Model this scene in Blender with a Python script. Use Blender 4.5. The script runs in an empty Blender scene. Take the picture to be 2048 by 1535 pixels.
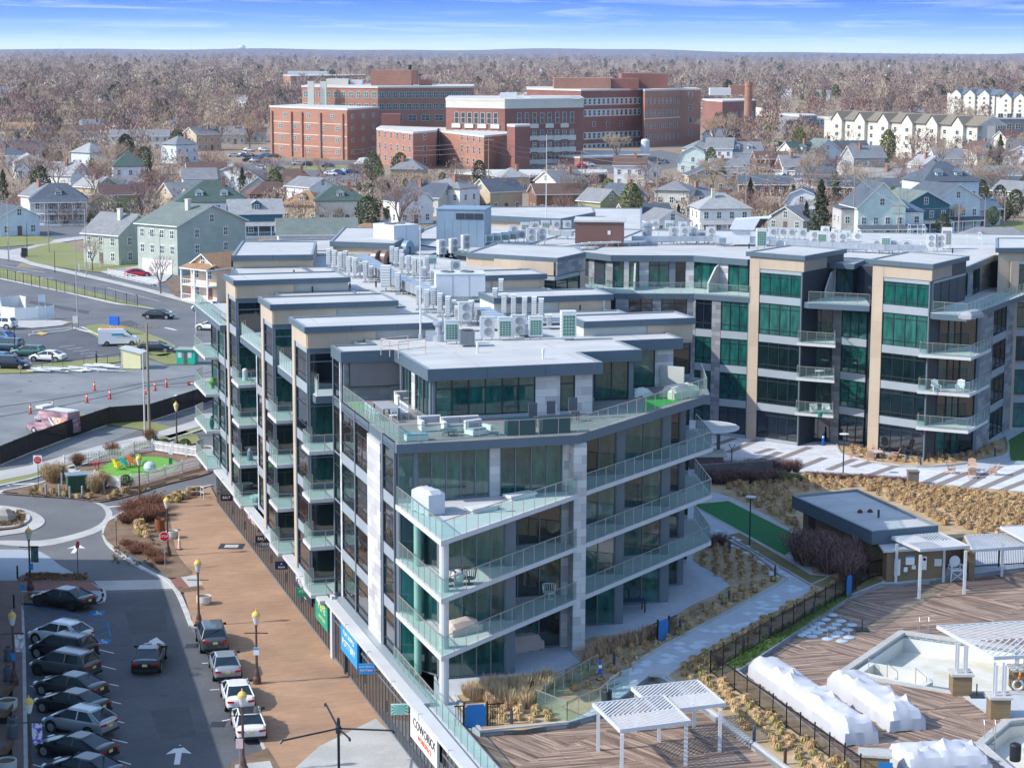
import bpy, bmesh, math, random
import numpy as np
from mathutils import Vector, Matrix
R=math.radians; TR=Matrix.Translation; RO=Matrix.Rotation; X=lambda *c:hx(c); random.seed(7); rnd=random.random
def ru(a,b): return a+(b-a)*random.random()
sc=bpy.context.scene
CH=40.0; PITCH=R(9.24); ROLL=0.004; FP=4100.0
cd=bpy.data.cameras.new('camera'); cam=bpy.data.objects.new('camera',cd); sc.collection.objects.link(cam); sc.camera=cam
cd.sensor_width=36; cd.lens=36*FP/2048; cd.clip_start=1; cd.clip_end=60000
cam.matrix_world=TR((0,0,CH))@RO(math.pi/2-PITCH,4,'X')@RO(ROLL,4,'Z')
sc.render.resolution_x=1024; sc.render.resolution_y=767
def P(u,v,z=0.0):
    x=(u-1024)/FP; y=-(v-767.5)/FP
    xr=x*math.cos(ROLL)-y*math.sin(ROLL); yr=x*math.sin(ROLL)+y*math.cos(ROLL)
    d=(xr, yr*math.sin(PITCH)+math.cos(PITCH), yr*math.cos(PITCH)-math.sin(PITCH))
    t=(z-CH)/d[2]; return Vector((d[0]*t,d[1]*t,z))
def Q(p):
    z=p[2]-CH; yc=p[1]*math.sin(PITCH)+z*math.cos(PITCH); dep=p[1]*math.cos(PITCH)-z*math.sin(PITCH)
    if dep<1: return (-9e9,-9e9)
    a=p[0]/dep; b=yc/dep
    X=a*math.cos(ROLL)+b*math.sin(ROLL); Y=-a*math.sin(ROLL)+b*math.cos(ROLL)
    return (1024+X*FP, 767.5-Y*FP)
SUN_EL=37.0
sdx,sdy=-0.95,-0.25            # direction towards the sun on the ground plan
n_=math.hypot(sdx,sdy); sdx/=n_; sdy/=n_
w=bpy.data.worlds.new('World'); sc.world=w; w.use_nodes=True; wt=w.node_tree; wn=wt.nodes; wl=wt.links
bg=wn['Background']; bg.inputs[1].default_value=0.15
sky=wn.new('ShaderNodeTexSky'); sky.sky_type='NISHITA'; sky.sun_disc=False
sky.sun_elevation=R(SUN_EL); sky.sun_rotation=math.atan2(sdx,sdy); sky.air_density=1.0; sky.dust_density=0.6; sky.ozone_density=2.0
tc=wn.new('ShaderNodeTexCoord'); sp=wn.new('ShaderNodeSeparateXYZ'); wl.new(tc.outputs['Generated'],sp.inputs[0])
rp=wn.new('ShaderNodeValToRGB')          # the low sky of the photo: pale at the horizon, deep blue a little above it
mr=wn.new('ShaderNodeMapRange'); mr.inputs[1].default_value=-0.001; mr.inputs[2].default_value=0.12; wl.new(sp.outputs[2],mr.inputs[0]); wl.new(mr.outputs[0],rp.inputs[0])
K=4.95
cr=rp.color_ramp; cr.elements[0].position=0.0; cr.elements[0].color=(.66*K,.80*K,.92*K,1); cr.elements[1].position=1.0; cr.elements[1].color=(.06*K,.2*K,.62*K,1)
for ps,c in ((.035,(.52,.72,.92)),(.075,(.27,.50,.88)),(.13,(.12,.31,.80)),(.20,(.06,.20,.72))):
    e=cr.elements.new(ps); e.color=(c[0]*K,c[1]*K,c[2]*K,1)
mp=wn.new('ShaderNodeMapping'); mp.inputs['Scale'].default_value=(7,7,150); mp.inputs['Rotation'].default_value=(0,R(.9),0); wl.new(tc.outputs['Generated'],mp.inputs[0])
nz=wn.new('ShaderNodeTexNoise'); nz.inputs['Scale'].default_value=1.6; nz.inputs['Detail'].default_value=6; nz.inputs['Roughness'].default_value=.62; nz.inputs['Distortion'].default_value=.9; wl.new(mp.outputs[0],nz.inputs[0])
cr2=wn.new('ShaderNodeValToRGB'); cr2.color_ramp.elements[0].position=.50; cr2.color_ramp.elements[1].position=.82; wl.new(nz.outputs[0],cr2.inputs[0])
mul=wn.new('ShaderNodeMath'); mul.operation='MULTIPLY'; mul.inputs[1].default_value=.6; wl.new(cr2.outputs[0],mul.inputs[0])
mx=wn.new('ShaderNodeMixRGB'); wl.new(mul.outputs[0],mx.inputs[0]); wl.new(rp.outputs[0],mx.inputs[1]); mx.inputs[2].default_value=(.78*K,.86*K,.95*K,1)
mr2=wn.new('ShaderNodeMapRange'); mr2.inputs[1].default_value=.06; mr2.inputs[2].default_value=.16; wl.new(sp.outputs[2],mr2.inputs[0])
mx2=wn.new('ShaderNodeMixRGB'); wl.new(mr2.outputs[0],mx2.inputs[0]); wl.new(mx.outputs[0],mx2.inputs[1]); wl.new(sky.outputs[0],mx2.inputs[2]); wl.new(mx2.outputs[0],bg.inputs[0])
sl=bpy.data.lights.new('sun','SUN'); so=bpy.data.objects.new('sun',sl); sc.collection.objects.link(so)
sl.energy=2.4; sl.angle=R(.55); sl.color=(1,.94,.86)
sdz=math.tan(R(SUN_EL)); so.rotation_euler=Vector((sdx,sdy,sdz)).to_track_quat('Z','Y').to_euler()
vs=sc.view_settings; vs.view_transform='Standard'; vs.look='None'; vs.exposure=1.05; vs.gamma=1; vs.use_curve_mapping=False
sc.render.engine='CYCLES'; sc.cycles.max_bounces=6; sc.cycles.transparent_max_bounces=24; sc.cycles.diffuse_bounces=2; sc.cycles.glossy_bounces=3
MT={}
def hx(s): # srgb hex/tuple 0-255 -> linear
    return tuple(((c/255)/12.92 if c/255<=.04045 else ((c/255+.055)/1.055)**2.4) for c in s)
def M(name,col=None,rough=.75,metal=0.0,var=.14,scale=.8,bump=0.0,spec=.4,stretch=(1,1,1),coat=0,emit=None):
    if name in MT: return MT[name]
    m=bpy.data.materials.new(name); MT[name]=m; m.use_nodes=True; t=m.node_tree; b=t.nodes['Principled BSDF']
    b.inputs['Roughness'].default_value=rough; b.inputs['Metallic'].default_value=metal; b.inputs['Specular IOR Level'].default_value=spec
    b.inputs['Coat Weight'].default_value=coat
    if var>0 or bump>0:
        tcn=t.nodes.new('ShaderNodeTexCoord'); mpn=t.nodes.new('ShaderNodeMapping'); mpn.inputs['Scale'].default_value=stretch
        nn=t.nodes.new('ShaderNodeTexNoise'); nn.inputs['Scale'].default_value=scale; nn.inputs['Detail'].default_value=5; nn.inputs['Roughness'].default_value=.65
        t.links.new(tcn.outputs['Object'],mpn.inputs[0]); t.links.new(mpn.outputs[0],nn.inputs[0])
        mrn=t.nodes.new('ShaderNodeMapRange'); mrn.inputs[1].default_value=.3; mrn.inputs[2].default_value=.7; mrn.inputs[3].default_value=1-var; mrn.inputs[4].default_value=1+var
        t.links.new(nn.outputs[0],mrn.inputs[0])
        vm=t.nodes.new('ShaderNodeVectorMath'); vm.operation='SCALE'; vm.inputs[0].default_value=col[:3]; t.links.new(mrn.outputs[0],vm.inputs['Scale']); t.links.new(vm.outputs[0],b.inputs['Base Color'])
        if bump>0:
            bp=t.nodes.new('ShaderNodeBump'); bp.inputs['Strength'].default_value=bump; bp.inputs['Distance'].default_value=.05; t.links.new(nn.outputs[0],bp.inputs['Height']); t.links.new(bp.outputs[0],b.inputs['Normal'])
    else: b.inputs['Base Color'].default_value=(*col[:3],1)
    if emit: b.inputs['Emission Color'].default_value=(*col[:3],1); b.inputs['Emission Strength'].default_value=emit
    return m
def two(name,c1,c2,scale,detail=4,rough=.9,lo=.4,hi=.6,bump=0,stretch=(1,1,1),fine=0):
    if name in MT: return MT[name]
    m=M(name,c1,rough,0,0,bump=0); t=m.node_tree; b=t.nodes['Principled BSDF']
    tcn=t.nodes.new('ShaderNodeTexCoord'); mpn=t.nodes.new('ShaderNodeMapping'); mpn.inputs['Scale'].default_value=stretch
    nn=t.nodes.new('ShaderNodeTexNoise'); nn.inputs['Scale'].default_value=scale; nn.inputs['Detail'].default_value=detail; nn.inputs['Roughness'].default_value=.65
    t.links.new(tcn.outputs['Object'],mpn.inputs[0]); t.links.new(mpn.outputs[0],nn.inputs[0])
    c=t.nodes.new('ShaderNodeValToRGB'); c.color_ramp.elements[0].position=lo; c.color_ramp.elements[1].position=hi
    c.color_ramp.elements[0].color=(*c1,1); c.color_ramp.elements[1].color=(*c2,1); t.links.new(nn.outputs[0],c.inputs[0])
    out=c.outputs[0]
    if fine:
        n2=t.nodes.new('ShaderNodeTexNoise'); n2.inputs['Scale'].default_value=fine; n2.inputs['Detail'].default_value=3; t.links.new(mpn.outputs[0],n2.inputs[0])
        mm=t.nodes.new('ShaderNodeMapRange'); mm.inputs[1].default_value=.3; mm.inputs[2].default_value=.7; mm.inputs[3].default_value=.9; mm.inputs[4].default_value=1.1; t.links.new(n2.outputs[0],mm.inputs[0])
        v=t.nodes.new('ShaderNodeVectorMath'); v.operation='SCALE'; t.links.new(out,v.inputs[0]); t.links.new(mm.outputs[0],v.inputs['Scale']); out=v.outputs[0]
    t.links.new(out,b.inputs['Base Color'])
    if bump:
        bp=t.nodes.new('ShaderNodeBump'); bp.inputs['Strength'].default_value=bump; t.links.new(nn.outputs[0],bp.inputs['Height']); t.links.new(bp.outputs[0],b.inputs['Normal'])
    return m
def bricky(name,c1,c2,cm,bw,bh,mort=.01,plane='xz',rough=.8,rot=0,var=.1,nscale=.5,offset=.5,bias=0,freq=2):
    if name in MT: return MT[name]
    m=M(name,c1,rough,0,0); t=m.node_tree; b=t.nodes['Principled BSDF']
    tcn=t.nodes.new('ShaderNodeTexCoord'); s=t.nodes.new('ShaderNodeSeparateXYZ'); cb=t.nodes.new('ShaderNodeCombineXYZ')
    mpn=t.nodes.new('ShaderNodeMapping'); mpn.inputs['Rotation'].default_value=(0,0,rot); t.links.new(tcn.outputs['Object'],mpn.inputs[0]); t.links.new(mpn.outputs[0],s.inputs[0])
    if plane=='xz':
        ad=t.nodes.new('ShaderNodeMath'); ad.operation='ADD'; t.links.new(s.outputs[0],ad.inputs[0]); t.links.new(s.outputs[1],ad.inputs[1]); t.links.new(ad.outputs[0],cb.inputs[0]); t.links.new(s.outputs[2],cb.inputs[1])
    else: t.links.new(s.outputs[0],cb.inputs[0]); t.links.new(s.outputs[1],cb.inputs[1])
    br=t.nodes.new('ShaderNodeTexBrick'); br.inputs['Color1'].default_value=(*c1,1); br.inputs['Color2'].default_value=(*c2,1); br.inputs['Mortar'].default_value=(*cm,1)
    br.inputs['Scale'].default_value=1; br.inputs['Mortar Size'].default_value=mort; br.inputs['Brick Width'].default_value=bw; br.inputs['Row Height'].default_value=bh; br.inputs['Bias'].default_value=bias
    br.offset=offset; br.offset_frequency=freq; t.links.new(cb.outputs[0],br.inputs[0])
    nn=t.nodes.new('ShaderNodeTexNoise'); nn.inputs['Scale'].default_value=nscale; nn.inputs['Detail'].default_value=4; t.links.new(tcn.outputs['Object'],nn.inputs[0])
    mm=t.nodes.new('ShaderNodeMapRange'); mm.inputs[1].default_value=.3; mm.inputs[2].default_value=.7; mm.inputs[3].default_value=1-var; mm.inputs[4].default_value=1+var; t.links.new(nn.outputs[0],mm.inputs[0])
    v=t.nodes.new('ShaderNodeVectorMath'); v.operation='SCALE'; t.links.new(br.outputs[0],v.inputs[0]); t.links.new(mm.outputs[0],v.inputs['Scale']); t.links.new(v.outputs[0],b.inputs['Base Color'])
    return m
def glass(name,col,rough=.04,wav=.25):
    if name in MT: return MT[name]
    m=M(name,col,rough,0,0,spec=1.0); t=m.node_tree; b=t.nodes['Principled BSDF']
    b.inputs['IOR'].default_value=1.6
    tcn=t.nodes.new('ShaderNodeTexCoord'); nn=t.nodes.new('ShaderNodeTexNoise'); nn.inputs['Scale'].default_value=.9; nn.inputs['Detail'].default_value=1; t.links.new(tcn.outputs['Object'],nn.inputs[0])
    bp=t.nodes.new('ShaderNodeBump'); bp.inputs['Strength'].default_value=wav; bp.inputs['Distance'].default_value=.03; t.links.new(nn.outputs[0],bp.inputs['Height']); t.links.new(bp.outputs[0],b.inputs['Normal'])
    n2=t.nodes.new('ShaderNodeTexNoise'); n2.inputs['Scale'].default_value=1; n2.inputs['Detail'].default_value=4; m9=t.nodes.new('ShaderNodeMapping'); m9.inputs['Scale'].default_value=(2.6,2.6,.7); t.links.new(tcn.outputs['Object'],m9.inputs[0]); t.links.new(m9.outputs[0],n2.inputs[0])
    mm=t.nodes.new('ShaderNodeMapRange'); mm.inputs[1].default_value=.32; mm.inputs[2].default_value=.68; mm.inputs[3].default_value=.6; mm.inputs[4].default_value=1.35; t.links.new(n2.outputs[0],mm.inputs[0])
    v=t.nodes.new('ShaderNodeVectorMath'); v.operation='SCALE'; v.inputs[0].default_value=col[:3]; t.links.new(mm.outputs[0],v.inputs['Scale']); t.links.new(v.outputs[0],b.inputs['Base Color'])
    return m
def clear(name,tint,f=.10):
    if name in MT: return MT[name]
    m=bpy.data.materials.new(name); MT[name]=m; m.use_nodes=True; t=m.node_tree; t.nodes.remove(t.nodes['Principled BSDF']); o=t.nodes['Material Output']
    tr=t.nodes.new('ShaderNodeBsdfTransparent'); tr.inputs[0].default_value=(*tint,1)
    gl=t.nodes.new('ShaderNodeBsdfPrincipled'); gl.inputs['Base Color'].default_value=(.45,.62,.58,1); gl.inputs['Roughness'].default_value=.08
    lw=t.nodes.new('ShaderNodeLayerWeight'); lw.inputs[0].default_value=.25
    ad=t.nodes.new('ShaderNodeMath'); ad.operation='MULTIPLY_ADD'; ad.inputs[1].default_value=.5; ad.inputs[2].default_value=f; t.links.new(lw.outputs['Fresnel'],ad.inputs[0])
    mi=t.nodes.new('ShaderNodeMixShader'); t.links.new(ad.outputs[0],mi.inputs[0]); t.links.new(tr.outputs[0],mi.inputs[1]); t.links.new(gl.outputs[0],mi.inputs[2]); t.links.new(mi.outputs[0],o.inputs[0])
    return m
WL={}      # thing -> (loc, rz)
def link(o,parent=None):
    sc.collection.objects.link(o)
    if parent is not None: o.parent=parent
    return o
def root_of(o):
    while o.parent is not None: o=o.parent
    return o
class MB:
    def __init__(s): s.v=[]; s.f=[]; s.m=[]; s.mi=0
    def mat(s,i): s.mi=i; return s
    def face(s,pts,mi=None):
        n=len(s.v); s.v.extend([tuple(p) for p in pts]); s.f.append(tuple(range(n,n+len(pts)))); s.m.append(s.mi if mi is None else mi); return s
    def box(s,x0,x1,y0,y1,z0,z1,M4=None,mi=None):
        c=[Vector(p) for p in ((x0,y0,z0),(x1,y0,z0),(x1,y1,z0),(x0,y1,z0),(x0,y0,z1),(x1,y0,z1),(x1,y1,z1),(x0,y1,z1))]
        if M4 is not None: c=[M4@p for p in c]
        n=len(s.v); s.v.extend([tuple(p) for p in c])
        for q in ((3,2,1,0),(4,5,6,7),(0,1,5,4),(1,2,6,5),(2,3,7,6),(3,0,4,7)): s.f.append(tuple(n+i for i in q)); s.m.append(s.mi if mi is None else mi)
        return s
    def cbox(s,cx,cy,cz,wx,wy,wz,rz=0,mi=None):
        return s.box(-wx/2,wx/2,-wy/2,wy/2,-wz/2,wz/2,TR((cx,cy,cz))@RO(rz,4,'Z'),mi)
    def bar(s,a,b,r,r2=None,n=6,mi=None,cap=True):
        a=Vector(a); b=Vector(b); d=b-a; L=d.length
        if L<1e-6: return s
        r2=r if r2 is None else r2; q=d.to_track_quat('Z','Y').to_matrix(); k=len(s.v)
        for c,rr in ((a,r),(b,r2)):
            for i in range(n):
                an=2*math.pi*(i+.5)/n; s.v.append(tuple(c+q@Vector((math.cos(an)*rr,math.sin(an)*rr,0))))
        for i in range(n): j=(i+1)%n; s.f.append((k+i,k+j,k+n+j,k+n+i)); s.m.append(s.mi if mi is None else mi)
        if cap: s.f.append(tuple(k+n+i for i in range(n))); s.m.append(s.mi if mi is None else mi); s.f.append(tuple(k+n-1-i for i in range(n))); s.m.append(s.mi if mi is None else mi)
        return s
    def prism(s,poly,z0,z1,mi=None,top=None,bottom=True):
        a=sum(poly[i][0]*poly[(i+1)%len(poly)][1]-poly[(i+1)%len(poly)][0]*poly[i][1] for i in range(len(poly)))
        if a<0: poly=poly[::-1]
        n=len(poly); k=len(s.v); s.v.extend([(p[0],p[1],z0) for p in poly]+[(p[0],p[1],z1) for p in poly])
        m0=s.mi if mi is None else mi
        for i in range(n): j=(i+1)%n; s.f.append((k+i,k+j,k+n+j,k+n+i)); s.m.append(m0)
        s.f.append(tuple(k+n+i for i in range(n))); s.m.append(m0 if top is None else top)
        if bottom: s.f.append(tuple(k+n-1-i for i in range(n))); s.m.append(m0)
        return s
    def lathe(s,prof,c=(0,0,0),n=14,mi=None,M4=None):
        k=len(s.v); c=Vector(c)
        for r,z in prof:
            for i in range(n):
                an=2*math.pi*i/n; p=Vector((math.cos(an)*r,math.sin(an)*r,z))
                if M4 is not None: p=M4@p
                s.v.append(tuple(c+p))
        for a in range(len(prof)-1):
            for i in range(n):
                j=(i+1)%n; s.f.append((k+a*n+i,k+a*n+j,k+(a+1)*n+j,k+(a+1)*n+i)); s.m.append(s.mi if mi is None else mi)
        if prof[0][0]>1e-4: s.f.append(tuple(k+n-1-i for i in range(n))); s.m.append(s.mi if mi is None else mi)
        if prof[-1][0]>1e-4: s.f.append(tuple(k+(len(prof)-1)*n+i for i in range(n))); s.m.append(s.mi if mi is None else mi)
        return s
    def mesh(s,name,mats,smooth=False,xf=None):
        me=bpy.data.meshes.new(name); v=s.v
        if xf is not None: v=[tuple(xf@Vector(p)) for p in v]
        me.from_pydata(v,[],s.f)
        for m in (mats if isinstance(mats,(list,tuple)) else [mats]): me.materials.append(m)
        if len(me.materials)>1: me.polygons.foreach_set('material_index',s.m)
        if smooth: me.polygons.foreach_set('use_smooth',[True]*len(s.f))
        me.update(); return me
    def bl(s,n,m,t): return s.build(n,m,t,world=0)
    def build(s,name,mats,parent=None,smooth=False,world=True,loc=None,rz=0):
        xf=None
        if parent is not None and world:
            r=root_of(parent); l,z=WL[r.name]; xf=RO(-z,4,'Z')@TR(-Vector(l))
        o=bpy.data.objects.new(name,s.mesh(name,mats,smooth,xf)); link(o,parent)
        if loc is not None: o.location=loc; o.rotation_euler=(0,0,rz)
        return o
def thing(name,label,cat,loc=(0,0,0),rz=0,group=None):
    o=bpy.data.objects.new(name,None); o.empty_display_size=.3; link(o); o.location=loc; o.rotation_euler=(0,0,rz)
    o['label']=label; o['category']=cat
    if group: o['group']=group
    WL[o.name]=(Vector(loc),rz); return o
def tag(o,label,cat,group=None):
    o['label']=label; o['category']=cat
    if group: o['group']=group
    return o
def struct(o,kind='structure',label=None):
    o['kind']=kind
    if label: o['label']=label
    return o
def dup(src,loc,rz=0,label=None,parent=None):
    r=src.copy(); link(r,parent); 
    if loc is not None: r.location=loc; r.rotation_euler=(0,0,rz); WL[r.name]=(Vector(loc),rz)
    if label: r['label']=label
    for ch in src.children:
        c=ch.copy(); link(c,r)
        for g in ch.children: d=g.copy(); link(d,c)
    return r
def sheet(name,pts,z,mat,parent=None):
    mb=MB(); a=sum(pts[i][0]*pts[(i+1)%len(pts)][1]-pts[(i+1)%len(pts)][0]*pts[i][1] for i in range(len(pts)))
    pp=pts if a>0 else pts[::-1]; mb.face([(p[0],p[1],z) for p in pp]); return mb.build(name,mat,parent)
def PP(L,z=0.0): return [P(u,v,z) for u,v in L]
_tm={}
def textmesh(s,size,mat,ext=.01,align='CENTER'):
    k=(s,round(size,3),mat.name,align)
    if k in _tm: return _tm[k]
    c=bpy.data.curves.new('lettering','FONT'); c.body=s; c.size=size; c.extrude=ext; c.align_x=align; c.align_y='CENTER'; c.resolution_u=2
    o=bpy.data.objects.new('tmp',c); sc.collection.objects.link(o); bpy.context.view_layer.update()
    me=bpy.data.meshes.new_from_object(o); bpy.data.objects.remove(o); bpy.data.curves.remove(c)
    me.materials.clear(); me.materials.append(mat); _tm[k]=me; return me
def lettering(s,size,mat,parent,loc,rz=0,sx=1,rx=math.pi/2):   # stands upright, reads from -y
    o=bpy.data.objects.new('lettering',textmesh(s,size,mat)); link(o,parent); o.location=loc; o.rotation_euler=(rx,0,rz); o.scale=(sx,1,1); return o
slate=M('slate_metal',X(84,101,112),.45,.0,.07,.25); slate_lt=M('spandrel_metal',X(150,160,166),.4,0,.08,.3)
slate_dk=M('dark_metal',X(52,60,68),.5,0,.08,.4); frame_dk=M('window_frame_dark',X(38,46,52),.45,0,0); frame_gy=M('window_frame_grey',X(105,115,122),.45,0,0)
tan=bricky('tan_panel',X(184,168,148),X(176,160,140),X(140,126,110),1.2,3.2,.006,var=.06,offset=0)
stone=bricky('stone_panel',X(204,203,200),X(150,152,153),X(120,122,124),1.6,.5,.006,var=.08,bias=-.15)
stone_gy=bricky('stone_grey',X(150,153,155),X(108,112,116),X(90,92,94),1.5,.42,.006,var=.08)
roofm=bricky('roof_membrane',X(186,187,184),X(178,179,177),X(150,152,152),14,2.4,.035,'xy',.85,rot=R(-17),var=.09,nscale=.3)
parap=M('parapet_white',X(184,186,180),.8,0,.08,.6)
conc=M('white_concrete',X(192,193,192),.7,0,.06,.5)
deckw=bricky('terrace_boards',X(150,148,146),X(132,130,128),X(90,90,90),2.4,.14,.008,'xy',rot=R(-17),var=.1)
g_dk=glass('glass_dark',(.006,.018,.020)); g_te=glass('glass_teal',(.008,.062,.058)); g_gr=glass('glass_green',(.012,.10,.085)); g_gr2=glass('glass_green_pale',(.03,.13,.11)); g_bl=glass('glass_night',(.006,.012,.02)); g_br=glass('glass_bronze',(.02,.017,.016),wav=.5)
rail_g=clear('rail_glass',(.72,.90,.86),.08); steel=M('brushed_steel',X(178,170,164),.35,.5,0); white_p=M('white_paint',(.78,.79,.79),.5,0,.04,1)
black_m=M('black_metal',(.02,.02,.022),.45,0,0); blue_gate=M('blue_panel',X(30,110,170),.5,0,.05)
wood_br=M('brown_wood',X(120,84,60),.7,0,.15,3)
# ================================================================== GROUND AND ROADS
ZP=3.9; ZD=3.6
LV=[3.9,7.15,10.4,13.65,17.3]
AL=R(17.0); cA,sA=math.cos(AL),math.sin(AL)
def UV(u,v,z=None):
    p=(u*cA-v*sA, u*sA+v*cA)
    return p if z is None else Vector((p[0],p[1],z))
asph=two('asphalt',X(92,94,97),X(116,117,118),.11,8,.9,.3,.7,fine=5)
asph_lot=two('lot_asphalt',X(76,79,84),X(98,100,103),.16,8,.9,.3,.7,fine=4)
asph_old=two('old_asphalt',X(108,113,115),X(136,139,139),.12,6,.92,.35,.65,fine=8)
land=two('winter_ground',X(138,118,98),X(148,134,114),.02,7,.95,.35,.65,fine=.8)
lawn=two('winter_lawn',X(116,126,72),X(142,138,92),.08,6,.95,.3,.7,fine=6)
mulch=two('brown_mulch',X(108,88,72),X(132,110,88),.6,6,.95,fine=12)
sandm=two('sand_bed',X(186,164,130),X(164,140,108),.9,5,.95,fine=9)
concr=two('concrete_pale',X(168,168,164),X(184,183,178),.25,5,.9,fine=7)
curbm=two('kerb_stone',X(176,176,172),X(196,195,190),.8,5,.9,fine=9)
prom=bricky('promenade_pavers',X(172,138,108),X(158,126,100),X(142,114,92),.9,.22,.008,'xy',.8,rot=R(-17),var=.16,nscale=.22)
redp=bricky('red_pavers',X(150,100,88),X(136,90,80),X(110,80,72),.4,.2,.01,'xy',rot=R(20))
paintw=M('road_white',X(215,216,214),.7,0,.10,2); paintb=M('road_blue',X(30,110,170),.7,0,.2,1.5); painty=M('road_yellow',X(210,165,60),.7,0,.1,2)
def quad_sheet(name,x0,x1,y0,y1,z,mat): return sheet(name,[(x0,y0),(x1,y0),(x1,y1),(x0,y1)],z,mat)
struct(quad_sheet('ground',-30000,30000,-400,45000,-.02,land))
def px_sheet(name,L,z,mat): return struct(sheet(name,PP(L,z),z,mat))
px_sheet('street',[(-150,520),(120,540),(230,490),(330,470),(420,440),(430,430),(520,470),(470,590),(500,700),(500,905),(560,1100),(700,1400),(560,1560),(-200,1560),(-200,900),(-600,900),(-600,560)],.0,asph)
px_sheet('crossing_road',[(-120,478),(100,462),(160,452),(240,446),(250,452),(130,486),(30,508),(-120,520)],.008,asph)
def kerb(name,L,wd=.35,h=.12,mat=None,closed=False,z=0.0,world=0):
    pts=[Vector(p) for p in L] if world else PP(L,z); mb=MB(); n=len(pts)
    rng=range(n if closed else n-1)
    for i in rng:
        a=pts[i]; b=pts[(i+1)%n]; d=(b-a); d.z=0
        if d.length<.05: continue
        d.normalize(); a2=a-d*wd*.45; b2=b+d*wd*.45; s=Vector((-d.y,d.x,0))*wd/2; zz=h-.003*(i%2)
        mb.prism([(a2-s)[:2],(b2-s)[:2],(b2+s)[:2],(a2+s)[:2]],z-.05,z+zz)
    return struct(mb.build(name,mat or curbm))
def bez(L,n=6,closed=False):   # smooth pixel polyline (Catmull-Rom)
    out=[]; m=len(L)
    for i in range(m if closed else m-1):
        p0=L[(i-1)%m] if closed or i>0 else L[i]; p1=L[i]; p2=L[(i+1)%m]; p3=L[(i+2)%m] if closed or i<m-2 else p2
        for k in range(n):
            t=k/n; out.append(tuple(.5*((2*p1[j])+(-p0[j]+p2[j])*t+(2*p0[j]-5*p1[j]+4*p2[j]-p3[j])*t*t+(-p0[j]+3*p1[j]-3*p2[j]+p3[j])*t**3) for j in range(2)))
    if not closed: out.append(L[-1])
    return out
vg=[(-40,552),(0,553),(130,585),(230,610),(330,622),(430,648),(300,600),(200,575),(100,550),(0,531),(-40,523)]
vg=[(-60,528),(0,535),(100,560),(200,588),(290,612),(345,622),(300,618),(230,606),(130,583),(0,556),(-60,545)]
px_sheet('verge',vg,.10,lawn); kerb('kerb',[(-60,547),(0,557),(130,584),(230,607),(345,624)])
px_sheet('pavement',bez([(-150,497),(25,520),(60,530),(165,553),(290,582),(400,612),(420,606),(330,585),(260,568),(160,545),(60,522),(40,508),(60,497),(130,483),(250,468),(240,464),(100,480),(20,500),(-150,490)],2),.10,concr)
px_sheet('lawn',bez([(50,512),(60,497),(130,484),(165,505),(230,516),(280,530),(270,545),(210,545),(130,536),(70,525)],3,True),.11,lawn)
px_sheet('lawn',[(-150,470),(-150,500),(0,494),(95,487),(110,478),(60,468),(0,466)],.12,lawn)
px_sheet('driveway',[(200,543),(285,530),(345,548),(330,562),(300,570),(240,556)],.12,concr)
px_sheet('garden_bed',[(330,562),(385,550),(440,575),(430,600),(400,606),(350,592)],.12,mulch)
px_sheet('brick_path',[(360,582),(400,580),(440,605),(410,612)],.135,redp)
px_sheet('traffic_island',[(-80,638),(118,640),(140,644),(128,650),(60,656),(-80,664)],.12,concr); kerb('kerb',[(142,645),(128,651),(60,657),(-80,665)],mat=painty); px_sheet('traffic_island',[(70,667),(80,663),(96,666),(84,670)],.1,painty)
px_sheet('island_lawn',bez([(150,835),(210,848),(300,862),(380,888),(395,870),(310,845),(230,835),(170,828)],3,True),.10,lawn)
kerb('kerb',[(68,664),(148,656),(205,672)]); kerb('kerb',[(60,670),(130,662),(165,655),(230,688)],z=0)
px_sheet('grass_strip',bez([(165,655),(230,648),(300,668),(350,690),(345,705),(320,712),(290,703),(225,688)],3,True),.10,lawn)
px_sheet('gravel_yard',[(-150,744),(60,740),(250,716),(400,728),(470,740),(470,800),(330,840),(160,905),(-150,960)],.012,asph_old)
px_sheet('grass_strip',[(-100,748),(-100,733),(60,730),(240,712),(250,722),(60,745)],.10,lawn); px_sheet('grass_strip',[(290,712),(345,705),(400,728),(330,728)],.10,lawn)
px_sheet('pavement',[(-150,968),(60,930),(200,890),(300,868),(470,815),(470,832),(300,880),(200,908),(60,948),(-150,990)],.12,concr)
px_sheet('verge',[(-150,990),(60,948),(200,908),(300,880),(470,832),(470,838),(300,892),(180,920),(60,958),(-150,1004)],.10,lawn); kerb('kerb',[(-150,1005),(60,959),(180,921),(300,892),(470,838)])
isl=bez([(0,984),(60,972),(130,950),(220,905),(330,900),(420,893),(425,925),(419,945),(330,968),(260,990),(215,1000),(190,1002),(150,996),(60,990)],3,True)
px_sheet('planting_bed',isl,.12,mulch); kerb('kerb',isl,closed=True)
px_sheet('dog_run_turf',bez([(190,950),(225,922),(300,912),(352,922),(345,942),(280,956),(225,962)],3,True),.135,M('synthetic_turf',X(104,160,62),.9,0,.1,3))
bed=bez([(208,1070),(212,1050),(228,1035),(300,1010),(330,1010),(340,1040),(352,1100),(372,1130),(385,1147),(340,1155),(320,1140),(270,1110),(225,1090)],3,True)
px_sheet('planting_bed',bed,.13,mulch)
prm=[(310,1008),(325,1010),(380,988),(421,972),(436,1000),(520,1108),(670,1280),(850,1520),(880,1560),(560,1560),(500,1425),(440,1290),(436,1258),(395,1258),(383,1240),(365,1175),(350,1150),(345,1100)]
px_sheet('promenade',prm,.12,prom)
px_sheet('patio',[(560,1560),(590,1535),(640,1490),(752,1436),(880,1560)],.128,concr)
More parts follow.
